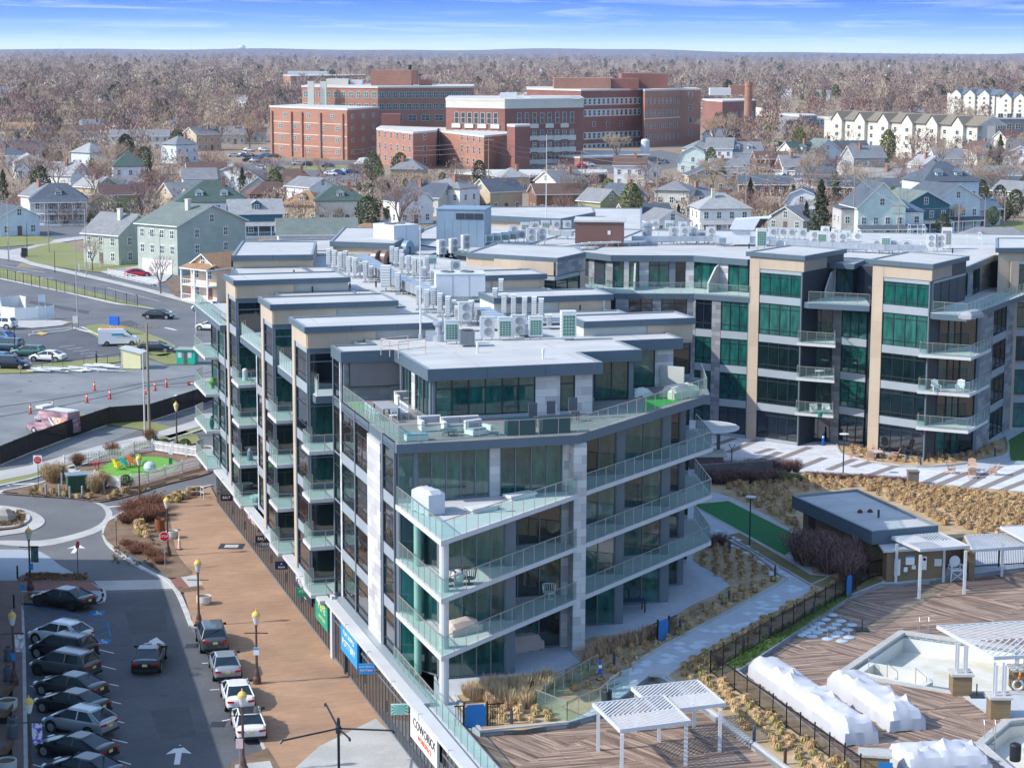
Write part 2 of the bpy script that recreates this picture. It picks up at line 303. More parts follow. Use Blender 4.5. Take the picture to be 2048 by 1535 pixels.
px_sheet('planting_bed',[(462,1522),(535,1494),(560,1535),(565,1560),(462,1560)],.14,mulch); px_sheet('paving_pad',[(470,1528),(540,1520),(556,1560),(470,1560)],.16,concr)
px_sheet('red_band',[(340,1158),(362,1154),(378,1172),(352,1175)],.135,redp); px_sheet('pavement',[(362,1153),(392,1149),(406,1168),(378,1173)],.132,concr); px_sheet('planting_bed',[(352,1176),(404,1171),(410,1178),(362,1184)],.134,mulch)
kl=bez([(208,1070),(222,1094),(270,1128),(310,1150),(340,1165),(360,1195),(383,1252)],4); kerb('kerb',kl+[(437,1258),(442,1300),(500,1428),(548,1535)]); kerb('kerb',bez([(208,1070),(212,1050),(228,1035),(262,1018),(300,1005),(330,1000),(380,982),(421,972)],3))
rb=[(0,1088),(80,1092),(150,1078),(205,1058),(225,1030),(215,1012),(190,1002),(175,1000),(200,1010),(212,1028),(195,1050),(145,1068),(80,1080),(0,1080)]
px_sheet('roundabout_band',bez(rb,3,True),.016,concr)
px_sheet('roundabout_apron',bez([(-60,1010),(0,1010),(60,1020),(90,1040),(70,1058),(20,1068),(-60,1072)],4,True),.05,concr)
r1=bez([(-60,1018),(0,1018),(45,1028),(56,1040),(40,1052),(0,1058),(-60,1062)],4,True); px_sheet('planting_bed',r1,.16,mulch); kerb('kerb',r1,closed=True,h=.2)
px_sheet('crossing',[(188,1161),(335,1158),(355,1176),(205,1180)],.016,concr)
px_sheet('pavement',bez([(-80,1100),(0,1098),(80,1102),(120,1130),(175,1160),(205,1178),(207,1195),(200,1205),(180,1205),(42,1205),(40,1160),(-80,1160)],2,True),.12,M('blue_grey_paving',X(160,168,176),.8,0,.06,.4)); px_sheet('brick_path',[(42,1161),(178,1161),(203,1180),(42,1180)],.135,redp)
px_sheet('planting_bed',bez([(42,1150),(90,1143),(160,1152),(180,1160),(120,1162),(42,1162)],3,True),.15,mulch); px_sheet('planting_bed',[(42,1183),(180,1181),(197,1192),(190,1203),(42,1205)],.14,mulch)
px_sheet('pavement',[(-120,1160),(42,1160),(44,1260),(48,1560),(-120,1560)],.125,bricky('brown_pavers',X(128,106,98),X(116,96,90),X(90,76,70),.4,.2,.01,'xy')); kerb('kerb',[(42,1215),(46,1300),(50,1560)]); kerb('kerb',bez([(205,1180),(208,1195),(198,1206),(150,1207)],3))
px_sheet('car_park',[(50,1207),(205,1185),(350,1180),(385,1262),(440,1290),(545,1535),(560,1560),(50,1560)],.006,asph_lot)
px_sheet('car_park',[(-100,660),(60,668),(160,655),(230,688),(300,704),(250,714),(60,730),(-100,735)],.006,asph_lot)
def stripe(a,b,wd=.12,mat=None,z=.016,name='marking'):
    A=P(*a,0);B=P(*b,0); d=(B-A).normalized(); s=Vector((-d.y,d.x,0))*wd/2
    return struct(sheet(name,[(A-s)[:2],(B-s)[:2],(B+s)[:2],(A+s)[:2]],z,mat or paintw))
for a,b in (((196,1298),(228,1306)),((198,1330),(232,1338)),((194,1362),(237,1371)),((214,1400),(242,1407)),((218,1437),(248,1445)),((225,1478),(255,1485)),((236,1520),(262,1528)),((60,1371),(80,1376)),((85,1450),(110,1456)),((404,1326),(420,1325)),((420,1379),(438,1378)),((444,1441),(460,1438)),((66,1528),(100,1538))): stripe(a,b,.13)
for a,b in (((50,1208),(215,1243)),((215,1243),(221,1272)),((50,1242),(200,1272)),((58,1240),(100,1222)),((90,1250),(135,1226)),((125,1256),(165,1234)),((150,1262),(195,1240)),((175,1266),(215,1249)),((195,1271),(221,1261)),((50,1213),(75,1210))): stripe(a,b,.12,paintb)
def patch(c,wd,dp,mat,z=.014):
    a=P(*c,0); return struct(quad_sheet('marking',a.x-wd/2,a.x+wd/2,a.y-dp/2,a.y+dp/2,z,mat))
patch((193,1226),1.1,1.2,paintb); patch((204,1283),1.1,1.2,paintb)
def wheel_mark(c):   # the wheelchair sign on the blue squares
    a=P(*c,0); mb=MB()
    for k in range(9):
        t0=-2.4+k*.42; mb.bar((a.x+.22*math.cos(t0),a.y-.12+.26*math.sin(t0),.019),(a.x+.22*math.cos(t0+.42),a.y-.12+.26*math.sin(t0+.42),.019),.03,n=4)
    mb.bar((a.x-.05,a.y+.42,.019),(a.x,a.y,.019),.035,n=4).bar((a.x,a.y,.019),(a.x+.28,a.y-.05,.019),.035,n=4).bar((a.x+.28,a.y-.05,.019),(a.x+.4,a.y-.4,.019),.035,n=4); mb.cbox(a.x-.06,a.y+.5,.019,.13,.13,.006)
    struct(mb.build('marking',paintw))
wheel_mark((193,1226)); wheel_mark((204,1283))
def arrow(c,ang,L=2.9,hw=.75,z=.017,left=False):
    a=P(*c,0); M4=TR((a.x,a.y,0))@RO(ang,4,'Z')
    pts=[(-.17,-L/2),(.17,-L/2),(.17,L*.08),(hw,L*.02),(0,L/2),(-hw,L*.02),(-.17,L*.08)]
    struct(sheet('marking',[tuple((M4@Vector((p[0],p[1],0)))[:2]) for p in pts],z,paintw))
arrow((357,1508),R(6),3.4); arrow((308,1288),R(4),3.4); arrow((24,968),R(100),4.2,.8); arrow((256,1010),R(-65),3.6,.5); arrow((152,1097),R(2),3.0)
for k in range(6): stripe((118+k*14,694-k*0.5+k*5),(150+k*14,690+k*5),.12)
stripe((0,530),(90,545),.15); stripe((215,575),(270,590),.15); stripe((270,590),(318,602),.12); stripe((400,650),(470,668),.15); stripe((330,655),(352,660),.5)
for c in ((40,544),(90,556)): arrow(c,R(80),3,.6)
def grate(c,name='storm_drain'):
    a=P(*c,0); mb=MB(); mb.box(a.x-.45,a.x+.45,a.y-.5,a.y+.5,.0,.016)
    for k in range(7): mb.box(a.x-.42+k*.13,a.x-.36+k*.13,a.y-.46,a.y+.46,.016,.02)
    struct(mb.build(name,black_m))
grate((384,1291)); grate((436,1448))
a=P(463,1092,.12); mb=MB(); mb.box(a.x-1.0,a.x+1.0,a.y-.9,a.y+.9,.12,.14); struct(mb.build('grate_surround',slate_dk)); mb=MB(); mb.box(a.x-.55,a.x+.55,a.y-.5,a.y+.5,.14,.15); struct(mb.build('grate_cover',concr))
dkas=two('asphalt_patch',X(74,76,80),X(88,90,93),.5,5,.9,.3,.7); oilm=two('oil_stain',X(58,60,64),X(78,80,83),1.2,5,.7,.3,.7)
for i,L in enumerate(([(250,1220),(330,1216),(336,1262),(262,1270)],[(300,1420),(378,1410),(392,1470),(322,1482)],[(150,655),(262,640),(280,650),(170,668)],[(330,1005),(360,995),(372,1000),(345,1012)],[(20,1115),(60,1110),(70,1128),(24,1132)],[(60,600),(180,622),(176,628),(56,606)])): px_sheet('asphalt_patch',L,.008+.0005*i,dkas)
for i in range(26):
    c=P(ru(225,400),ru(1215,1520),0) if i<14 else P(ru(20,330),ru(755,860),0); r_=ru(.12,.45); struct(sheet('oil_stain',[(c.x+r_*math.cos(a)*ru(.6,1.5),c.y+r_*math.sin(a)*ru(.6,1.2)) for a in [k*.7 for k in range(9)]],.0155+.0003*i,oilm))
def road(name,L,wd,mat,z): 
    pts=PP(L,0); mb=MB()
    for i in range(len(pts)-1):
        a,b=pts[i],pts[i+1]; d=(b-a).normalized(); s=Vector((-d.y,d.x,0))*wd/2; mb.face([(a-s)[:2]+(z+.001*i,) if False else tuple((a-s)[:2])+(z,),tuple((b-s)[:2])+(z,),tuple((b+s)[:2])+(z,),tuple((a+s)[:2])+(z,)])
    struct(mb.build(name,mat))
road('residential_street',[(-100,600),(60,470),(250,410),(420,390),(520,352),(560,330)],9,asph,.01)
road('residential_street',[(420,388),(700,372),(1000,372),(1300,366),(1700,392),(2100,400)],10,asph,.014)
px_sheet('hospital_car_park',[(360,345),(540,322),(760,322),(720,360),(560,372),(420,365)],.02,asph)
px_sheet('hospital_car_park',[(1040,335),(1320,300),(1420,320),(1300,345),(1080,350)],.02,asph)
px_sheet('lawn',[(530,332),(700,330),(690,338),(530,342)],.03,lawn)
px_sheet('lawn',[(1880,470),(2100,430),(2100,480),(1900,492)],.03,lawn); px_sheet('lawn',[(1560,440),(1690,470),(1880,478),(1850,500),(1500,480)],.03,lawn)
# ================================================================== WINDOWS AND FACADES
_wc={}
def window_meshes(wd,ht,nx,bars,fm,gs,seed,deep=.10):
    k=(round(wd,2),round(ht,2),nx,bars,fm.name,tuple(g.name for g in gs),seed)
    if k in _wc: return _wc[k]
    f=MB(); t=.07
    f.box(0,wd,-deep,.03,0,t).box(0,wd,-deep,.03,ht-t,ht).box(0,t,-deep,.03,t,ht-t).box(wd-t,wd,-deep,.03,t,ht-t)
    for i in range(1,nx): x=wd*i/nx; f.box(x-t/2,x+t/2,-deep+.01,.03,t,ht-t)
    for b in bars: f.box(t,wd-t,-deep+.02,.03,ht*b-t/2,ht*b+t/2)
    g=MB(); zs=[0]+[ht*b for b in sorted(bars)]+[ht]; rr=random.Random(seed*31+nx)
    for i in range(nx):
        c=rr.randrange(len(gs))
        for j in range(len(zs)-1):
            if rr.random()<.12: c=rr.randrange(len(gs))
            x0=wd*i/nx; x1=wd*(i+1)/nx; g.face([(x0,-.04,zs[j]),(x1,-.04,zs[j]),(x1,-.04,zs[j+1]),(x0,-.04,zs[j+1])],c)
    _wc[k]=(f.mesh('window',fm),g.mesh('pane',list(gs))); return _wc[k]
WIN={}   # building -> list of pending windows
def add_window(bld,M4,x0,z0,wd,ht,nx,bars,fm,gs,seed,name='window'):
    WIN.setdefault(bld.name,[]).append((bld,M4@TR((x0,0,z0)),wd,ht,nx,bars,fm,gs,seed,name))
def flush_windows(bld,limit=96):
    L=WIN.pop(bld.name,[]); 
    def size(e):
        p=e[1].translation; q=M4w(bld)@p; a=Q(q); 
        if not(-100<a[0]<2150 and -100<a[1]<1600): return 0
        return e[2]*e[3]/(q.y**2)
    L.sort(key=lambda e:-size(e)); rest=[]
    cnt={}
    for i,e in enumerate(L):
        nm=e[9]; cnt[nm]=cnt.get(nm,0)+1
        if cnt[nm]<=limit:
            fmh,pm=window_meshes(*e[2:9]); o=link(bpy.data.objects.new(nm,fmh),bld); o.matrix_local=e[1]; g=link(bpy.data.objects.new('pane',pm),o)
        else: rest.append(e)
    if rest:
        f=MB(); 
        mats=[]
        for e in rest:
            fmh,pm=window_meshes(*e[2:9])
            for me in (fmh,pm):
                idx=[]
                for m in me.materials:
                    if m not in mats: mats.append(m)
                    idx.append(mats.index(m))
                k=len(f.v); f.v.extend([tuple(e[1]@v.co) for v in me.vertices])
                for p in me.polygons: f.f.append(tuple(k+i for i in p.vertices)); f.m.append(idx[p.material_index])
        o=f.build('window',mats,bld,world=0); o['kind']='stuff'
def M4w(bld): l,z=WL[bld.name]; return TR(l)@RO(z,4,'Z')
def wallM(bld,A,B,z=0):
    th=math.atan2(B[1]-A[1],B[0]-A[0]); return M4w(bld).inverted()@TR((A[0],A[1],z))@RO(th,4,'Z'), math.hypot(B[0]-A[0],B[1]-A[1])
def clad(bld,A,B,x0,x1,z0,z1,mat,name='wall_panel',t=.12,back=.02):
    M4,_=wallM(bld,A,B); mb=MB(); mb.box(x0,x1,-t,back,z0,z1); o=mb.build(name,mat,bld,world=0); o.matrix_local=M4; return o
def facade(bld,A,B,levels,cols,gs,seed=0,fm=None,band=.34,bandm=None,top=None,glz=None,nb=(.8,),lvg=None):
    """cols: (fraction, type, lites); levels: list of (z0,z1)"""
    M4,L=wallM(bld,A,B); tot=sum(c[0] for c in cols); x=0; zlo=levels[0][0]; zhi=levels[-1][1]
    for ci,c in enumerate(cols):
        wd=L*c[0]/tot; k=c[1]
        if k=='s': clad(bld,A,B,x,x+wd,zlo,zhi,stone,'stone_cladding')
        elif k=='g': clad(bld,A,B,x,x+wd,zlo,zhi,stone_gy,'stone_cladding')
        elif k=='t': clad(bld,A,B,x,x+wd,zlo,zhi,tan,'tan_cladding',.16)
        elif k=='m': clad(bld,A,B,x,x+wd,zlo,zhi,frame_gy,'metal_pier',.14)
        elif k in 'wd':
            for li,(z0,z1) in enumerate(levels):
                g=(lvg[li],) if lvg else gs[(seed+ci*3+li*2)%len(gs)] if isinstance(gs[0],tuple) else gs
                z0_,z1_=z0+(band if k=='w' else .05),z1-band
                add_window(bld,M4,x,z0_,wd,z1_-z0_,c[2],nb if k=='w' else (),fm or frame_dk,g,(seed+ci+li*2)%6,'window' if k=='w' else 'sliding_door')
            zz=[levels[0][0]]+[l[1] for l in levels]
            for li,z in enumerate(zz):
                a=z-band+.001 if li>0 else z; b=z+(band if k=='w' else .05)-.001 if li<len(zz)-1 else z
                if b-a>.05: clad(bld,A,B,x+.01,x+wd-.01,a,b,bandm or slate_lt,'spandrel',.09)
        x+=wd
def railing(parent,pts,z,h=1.07,step=1.25,glassm=None,out=None,name='railing'):
    """posts and handrail in one part, glass under it"""
    f=MB(); g=MB(); n=len(pts)
    for i in range(n-1):
        a=Vector((*pts[i][:2],z)); b=Vector((*pts[i+1][:2],z)); d=b-a; L=d.length
        if L<.2: continue
        d.normalize(); k=max(1,round(L/step)); s=Vector((-d.y,d.x,0))*.01
        for j in range(k+1):
            if j==0 and i>0: continue
            p=a+d*(L*j/k); f.bar(p-Vector((0,0,.1)),p+Vector((0,0,h)),.028,n=4,cap=False)
        f.bar(a+Vector((0,0,h)),b+Vector((0,0,h)),.032,n=4)
        for j in range(k):
            p=a+d*(L*j/k+.05); q=a+d*(L*(j+1)/k-.05); up=Vector((0,0,h-.06)); lo=Vector((0,0,.06))
            g.face([p+lo,q+lo,q+up,p+up])
    r=f.build(name,steel,parent); g.build('glass_panel',glassm or rail_g,parent if parent.parent is None else r if False else r); return r
def balcony(bld,poly,z,open_edges,th=.24,mat=None,floor=None,step=1.0,name='balcony'):
    mb=MB(); mb.prism([p[:2] for p in poly],z-th,z,top=1); o=mb.build(name,[mat or conc,floor or conc],bld); n=len(poly)
    c=Vector((sum(p[0] for p in poly)/n,sum(p[1] for p in poly)/n))
    pts=[poly[i] for i in open_edges]; ins=[tuple(Vector(p[:2])+(c-Vector(p[:2])).normalized()*.12) for p in pts]
    f=MB(); railing(o,ins,z,step=step); return o
# ================================================================== WEST WING (the block in front)
WB=thing('apartment_block','long glass apartment block in front, with stepped balconies over a row of shops','apartment block',UV(28,130,0))
ROOF=20.5; TW=21.6
TG=[(g_dk,g_te),(g_te,g_gr),(g_bl,g_dk),(g_dk,g_bl),(g_te,g_dk)]; GG=[(g_gr,g_gr2),(g_gr,g_te),(g_gr,),(g_te,g_gr),(g_bl,g_dk)]; BR=[(g_br,),(g_br,g_dk),(g_bl,g_br)]
def core(poly,z0,z1,name='wall',mat=None,bld=None): mb=MB(); mb.prism(poly,z0,z1); return mb.build(name,mat or slate_dk,bld or WB)
def roof(poly,z,fas=.6,bld=None,name='roof',over=0,par=.10):
    mb=MB(); bld=bld or WB
    a=sum(poly[i][0]*poly[(i+1)%len(poly)][1]-poly[(i+1)%len(poly)][0]*poly[i][1] for i in range(len(poly)))
    if a<0: poly=poly[::-1]
    n=len(poly)
    c=[Vector(p) for p in poly]; inn=[]
    for i in range(n):
        p=c[i]; e1=(c[i]-c[i-1]).normalized(); e2=(c[(i+1)%n]-c[i]).normalized(); n1=Vector((-e1.y,e1.x)); n2=Vector((-e2.y,e2.x)); m=(n1+n2); m=m/max(.35,m.length_squared/2*1) if m.length>.1 else n1
        inn.append(p+m*.22*1.0 if True else p)
    k=len(mb.v)
    for i in range(n):
        j=(i+1)%n; A,B,a_,b_=c[i],c[j],inn[i],inn[j]
        mb.face([(A.x,A.y,z-fas),(B.x,B.y,z-fas),(B.x,B.y,z),(A.x,A.y,z)],0)
        mb.face([(A.x,A.y,z),(B.x,B.y,z),(b_.x,b_.y,z),(a_.x,a_.y,z)],2)
        mb.face([(b_.x,b_.y,z-par),(a_.x,a_.y,z-par),(a_.x,a_.y,z),(b_.x,b_.y,z)],2)
    mb.face([(p.x,p.y,z-par) for p in inn],1); mb.face([(p.x,p.y,z-fas) for p in c[::-1]],0)
    for i in range(n):
        A,B=c[i],c[(i+1)%n]; d=B-A; L=d.length
        if L<3: continue
        d.normalize(); nn=Vector((d.y,-d.x)); q=int(L/3)
        for t in range(1,q):
            p=A+d*(L*t/q); s=d*.015; o_=nn*.004; a1=p-s+o_; b1=p+s+o_; mb.face([(a1.x,a1.y,z-fas+.01),(b1.x,b1.y,z-fas+.01),(b1.x,b1.y,z-.02),(a1.x,a1.y,z-.02)],3)
    return mb.build(name,[slate,roofm,M('roof_coping',X(120,130,136),.4,0,.05),slate_dk],bld)
U=UV
lv=[(LV[i],LV[i+1]) for i in range(4)]
core([U(27.3,88),U(27.3,178),U(31,186),U(60,192),U(75,200),U(120,215),U(120,60),U(60,88)],0,.9,'podium_wall')
core([U(28.0,114.9),U(38.9,115.6),U(41.2,119.6),U(45.6,123.6),U(50.2,127.5),U(51.6,131),U(52.2,134),U(52.2,134.6),U(30.6,134.6),U(30.6,132.0),U(28.0,132.0)],LV[3],LV[4]-.05)
core([U(28.05,114.6),U(30,111.1),U(34.2,111.1),U(34.2,115.5),U(39.6,115.5),U(39.9,119.4),U(43.9,119.3),U(44.1,123.4),U(48.6,123.4),U(48.8,127.3),U(51.2,127.3),U(52.2,134.6),U(30.6,134.6),U(30.6,132.0),U(28.05,132.0)],ZP,LV[3]-.03)
core([U(31.9,121.2),U(42.4,121.2),U(42.4,125.5),U(46.7,125.5),U(46.7,129.8),U(51.2,129.8),U(51.4,134.5),U(30.7,134.5),U(30.7,131.7),U(28.1,131.7),U(28.1,129.6),U(31.9,129.6)],LV[4]-.04,ROOF-.3)
main=[U(30.6,134.5),U(52.2,134.5),U(51.8,158),U(52,172),U(55,178),U(51,186),U(48,196),U(33,200),U(30.4,186)]
core(main,ZP,ROOF-.35)
TZ=LV[4]
terr=[U(27.9,132),U(27.9,114.2),U(39.1,114.2),U(52.3,125.7),U(54.5,132.3),U(52,134.4),U(31,134.4)]
mb=MB(); mb.prism(terr,TZ-.55,TZ,top=1); mb.build('terrace_slab',[slate,deckw],WB)
tr=[U(28.05,129.4),U(28.05,114.35),U(39.1,114.35),U(52.1,125.8),U(54.3,132.2)]
railing(WB,tr,TZ,step=1.2)
sheet('turf_mat',[U(28.3,126.3),U(28.9,126.3),U(28.9,129),U(28.3,129)],TZ+.01,MT['synthetic_turf'],WB)
sheet('turf_mat',[U(45.6,120.6),U(51.6,125.8),U(53.3,130.5),U(47.5,125.2)],TZ+.01,M('turf_bright',X(40,150,50),.9,0,.1,2),WB)
P5=[(TZ,ROOF-.35)]
W_=(31.9,121.2)
facade(WB,U(31.9,129.6),U(31.9,121.2),P5,[(.9,'m',1),(2.6,'d',3),(.8,'s',1),(3.6,'d',4),(.3,'m',1)],TG,1,frame_gy,band=.12)
facade(WB,U(28.1,129.6),U(31.9,129.6),P5,[(1,'g',1)],TG)
facade(WB,U(28.0,131.9),U(28.0,129.6),[(ZP,LV[1]),(LV[1],LV[2]),(LV[2],LV[3]),(LV[3],LV[4]),(LV[4],ROOF-.3)],[(.22,'m',1),(2,'w',1),(.2,'s',1)],BR,3,band=.05,nb=(.3,.75))
facade(WB,U(31.9,121.2),U(42.4,121.2),P5,[(.15,'m',1),(6.2,'w',6),(1.55,'s',1),(.95,'w',1),(1.1,'s',1),(.05,'m',1)],[(g_te,g_gr)],1,band=.22,nb=(.72,))
facade(WB,U(42.4,125.5),U(46.7,125.5),P5,[(.2,'m',1),(1.3,'w',1),(2.2,'d',2),(.3,'m',1)],[(g_te,g_gr)],1,band=.2)
facade(WB,U(46.7,125.5),U(46.7,129.8),P5,[(1,'w',3)],[(g_te,g_dk)],1,band=.2)
facade(WB,U(46.7,129.8),U(51.2,129.8),P5,[(3.1,'d',2),(1.3,'s',1)],[(g_te,g_gr)],2,band=.2)
roof([U(27.85,132.3),U(27.85,129.1),U(31.4,129.1),U(31.4,120.4),U(42.8,120.4),U(42.8,124.9),U(47.1,124.9),U(47.1,129.2),U(51.7,129.2),U(51.9,134.6),U(44,137),U(30.7,137),U(30.7,132.3)],ROOF+.15,.75)
wcols=[(.25,'s',1),(2.7,'w',1),(.2,'m',1),(2.7,'w',1),(.35,'m',1)]
facade(WB,U(28.0,129.6),U(28.0,121.4),lv,[(.25,'s',1),(3.6,'w',1),(.22,'m',1),(3.6,'w',1),(.05,'m',1)],BR,0,band=.36,nb=(.22,.7))
clad(WB,U(28.0,121.4),U(28.0,118.0),0,3.4,ZP,TZ-.6,stone,'stone_cladding',.22)
facade(WB,U(28.0,118.0),U(28.0,114.8),lv,[(.3,'m',1),(2.7,'w',1),(.1,'m',1)],BR,2,band=.36,nb=(.22,.7))
l4=[lv[3]]
facade(WB,U(28.1,114.85),U(38.9,115.55),l4,[(1.0,'w',1),(.2,'m',1),(4.6,'d',5),(.65,'s',1),(4.1,'d',4),(.4,'s',1)],[(g_te,g_dk),(g_gr,g_te)],1,frame_gy,band=.3)
def steps(levels,seed,first):
    L=levels
    if first:
        facade(WB,U(28.05,114.6),U(30,111.1),L,[(.2,'m',1),(3,'d',2),(.5,'m',1)],[(g_dk,g_te),(g_te,g_dk)],seed,frame_gy,band=.2)
        facade(WB,U(30,111.1),U(34.2,111.1),L,[(.1,'m',1),(3.4,'d',4),(.6,'m',1)],[(g_te,g_dk),(g_gr,g_te)],seed,frame_gy,band=.2)
        facade(WB,U(34.2,115.5),U(39.6,115.5),L,[(.1,'m',1),(3.6,'d',3),(1.0,'s',1)],[(g_dk,g_bl),(g_te,g_dk)],seed,frame_gy,band=.2)
    facade(WB,U(39.9,119.4),U(43.9,119.3),L,[(3.4,'d',3),(.55,'m',1)],[(g_dk,g_te),(g_te,g_gr)],seed+1,frame_gy,band=.2)
    facade(WB,U(44.1,123.4),U(48.6,123.4),L,[(3.9,'d',3),(.6,'m',1)],[(g_te,g_gr),(g_gr,g_gr2)],seed+2,frame_gy,band=.2)
    facade(WB,U(48.8,127.3),U(51.2,127.3),L,[(1.9,'d',2),(.4,'m',1)],[(g_dk,g_bl)],seed+3,frame_gy,band=.2)
steps(lv[:3],0,True)
core([U(39.9,119.4),U(43.9,119.3),U(44.1,123.4),U(48.6,123.4),U(48.8,127.3),U(51.2,127.3),U(52.2,134.6),U(39,134.6)],LV[3],LV[4]-.06)
steps(l4,1,False)
clad(WB,U(38.9,114.9),U(39.7,114.9),0,.8,ZP,TZ-.55,stone,'stone_pier',.5,.6)
for z in LV[1:4]:
    pts=[U(27.9,114.6),U(28.1,105.0),U(52.7,125.9),U(54.2,132.6),U(51.2,134)]
    balcony(WB,pts,z,[0,1,2,3],.28,step=1.2)
mb=MB(); a=U(28.7,106.6); mb.lathe([(.27,ZP),(.27,LV[3]-.28)],(a[0],a[1],0),16); mb.build('column',conc,WB,smooth=False)
mb=MB(); a=U(28.7,112.5); mb.lathe([(.22,ZP),(.22,LV[3]-.28)],(a[0],a[1],0),16); mb.build('column',M('column_green',X(130,176,160),.6,0,.03),WB)
def tower(v0,v1,last=False):
    u0=26.9; back=31.5
    core([U(u0+.05,v0),U(back,v0),U(back,v1),U(u0+.05,v1)],ZP,TW-.4)
    lv5=lv+[(LV[4],TW-1.5)]
    facade(WB,U(u0,v1),U(u0,v0),lv5,[(.85,'t',1),(.25,'m',1),(v1-v0-1.2,'w',1),(.12,'m',1)],BR,int(v0),band=.36,nb=(.22,.7))
    clad(WB,U(u0,v1),U(u0,v0),.86,v1-v0,TW-1.5,TW-.35,tan,'tan_cladding',.16); clad(WB,U(u0,v1),U(u0,v0),0,.84,TW-1.5,TW-.36,tan,'tan_cladding',.158)
    facade(WB,U(u0,v0),U(back,v0),lv5,[(1.7,'w',1),(.25,'m',1),(1.9,'d',1),(.3,'m',1)],TG,int(v0)+1,frame_gy,band=.3,bandm=slate,nb=(.72,))
    clad(WB,U(u0,v0),U(back,v0),-.1,4.6,TW-1.5,TW-.35,tan,'tan_cladding',.16)
    roof([U(u0-.35,v0-.35),U(36.2,v0-.35),U(36.2,v1+.1),U(u0-.35,v1+.1)],TW,.42)
    core([U(31.4,v0+.1),U(36.1,v0+.1),U(36.1,v1),U(31.4,v1)],ROOF-.4,TW-.4,'roof_parapet',parap)
TWR=[(134.9,140.1),(147.7,152.4),(164.1,168.8)]
for a,b in TWR: tower(a,b)
def gap(v0,v1,vm,narrow=False):   # v0: back of the south tower, v1: front of the north tower
    ub=30.4
    core([U(ub+.1,v0-.1),U(ub+2,v0-.1),U(ub+2,v1+.1),U(ub+.1,v1+.1)],ZP,ROOF-.3)
    facade(WB,U(ub,v1),U(ub,v0),[(LV[4],ROOF-.35)],[(1,'w',4)],TG,int(v0),frame_gy,band=.2)
    roof([U(29.9,v0),U(38,v0),U(38,v1),U(29.9,v1)],ROOF,.5)
    if vm>v0+.5:
        core([U(27.6,v0),U(ub+.1,v0),U(ub+.1,vm),U(27.6,vm)],ZP,LV[4]-.05)
        facade(WB,U(27.5,vm),U(27.5,v0),lv,[(.35,'s',1),(vm-v0-.4,'w',1)],BR,int(v0)+2,band=.36,nb=(.22,.7))
    mb=MB(); poly=[U(26.75,v0+.0),U(26.75,v1-1.9),U(27.6,v1),U(ub,v1),U(ub,v0)]
    mb.prism(poly,LV[4]-.5,LV[4],top=1); o=mb.build('balcony',[slate,conc],WB); railing(o,[U(26.9,v0+.1),U(26.9,v1-1.9),U(27.5,v1-.2)],LV[4],step=.9)
    facade(WB,U(ub,v1),U(ub,vm),lv,[(1,'w',2)],TG,int(v0)+3,frame_gy,band=.3)
    for i,z in enumerate([LV[0]-.05]+LV[1:4]):
        balcony(WB,[U(26.2,v1-.6),U(26.2,v1-4.0 if not narrow else v1-3.2),U(30.3,v1-4.0 if not narrow else v1-3.2),U(30.3,v1-.02),U(26.95,v1-.02)],z,[4,0,1,2],.24,step=.9)
gap(132.0,134.9,132.0,True); gap(140.1,147.7,143.2); gap(152.4,164.1,158.5)
core([U(27.3,168.9),U(32,168.9),U(32,186),U(30,186),U(27.6,180)],ZP,LV[4]-.05)
facade(WB,U(27.2,180),U(27.2,168.9),lv,[(3.5,'w',1),(.4,'m',1),(3.5,'w',1),(.4,'m',1),(3.0,'w',1)],TG,2,band=.36,nb=(.22,.7))
for i,z in enumerate([LV[0]-.05]+LV[1:4]): balcony(WB,[U(26.9,184.6),U(25.9,182.8),U(25.9,175.7),U(29.5,175.7),U(29.5,184.6)],z,[0,1,2,3],.24,step=1.0)
mb=MB(); mb.prism([U(26.2,184),U(26.2,169),U(32,169),U(32,184)],LV[4]-.5,LV[4],top=1); o=mb.build('balcony',[slate,conc],WB); railing(o,[U(27,184),U(26.35,183.8),U(26.35,169.3)],LV[4],step=.9)
core([U(29,169),U(33,169),U(33,186),U(30,186)],LV[4]-.04,ROOF-.3); roof([U(28.4,168.9),U(36,168.9),U(36,183.5),U(29.7,184.5)],ROOF,.55)
roof([U(29.7,184),U(37,183),U(40,196),U(33,198)],TW,.5); core([U(29.9,184.3),U(37,183.3),U(40,195.8),U(33,197.8)],ZP,TW-.4,'tan_cladding',tan)
roof([U(30.5,135.2),U(52.6,134.8),U(52.2,158),U(52.4,172),U(55.4,178),U(51.4,186),U(48.2,196),U(38,199),U(36,186),U(36.3,160)],ROOF-.01,.5)
def etower(v0,v1,u0,u1,z=TW,tanf=.45):
    core([U(u0+.1,v0+.1),U(u1-.1,v0+.1),U(u1-.1,v1-.1),U(u0+.1,v1-.1)],ROOF-.6,z-.4,'roof_parapet',parap)
    L=u1-u0; clad(WB,U(u0,v0),U(u1,v0),L*(1-tanf),L-.1,z-1.55,z-.4,tan,'tan_cladding',.04,.1)
    core([U(u1-3.6,v0+.2),U(u1-.15,v0+.2),U(u1-.15,v1-.1),U(u1-3.6,v1-.1)],ZP,z-1.5)
    facade(WB,U(u1-3.4,v0+.2),U(u1-.15,v0+.2),lv+[(LV[4],z-1.5)],[(1,'w',2)],TG,int(v0),band=.3)
    roof([U(u0,v0-.2),U(u1+.1,v0-.2),U(u1+.1,v1),U(u0,v1)],z,.45)
etower(132.5,136.2,45.6,53.8,tanf=.42); etower(147.2,151.3,43.5,53.0); etower(162.3,166.5,44.8,52.5,TW,.6)
roof([U(44,139.5),U(52.9,139.5),U(52.9,145.5),U(44,146)],ROOF+.1,.45); roof([U(44,154),U(52.2,155),U(52.2,160.5),U(44,160.5)],ROOF+.1,.45)
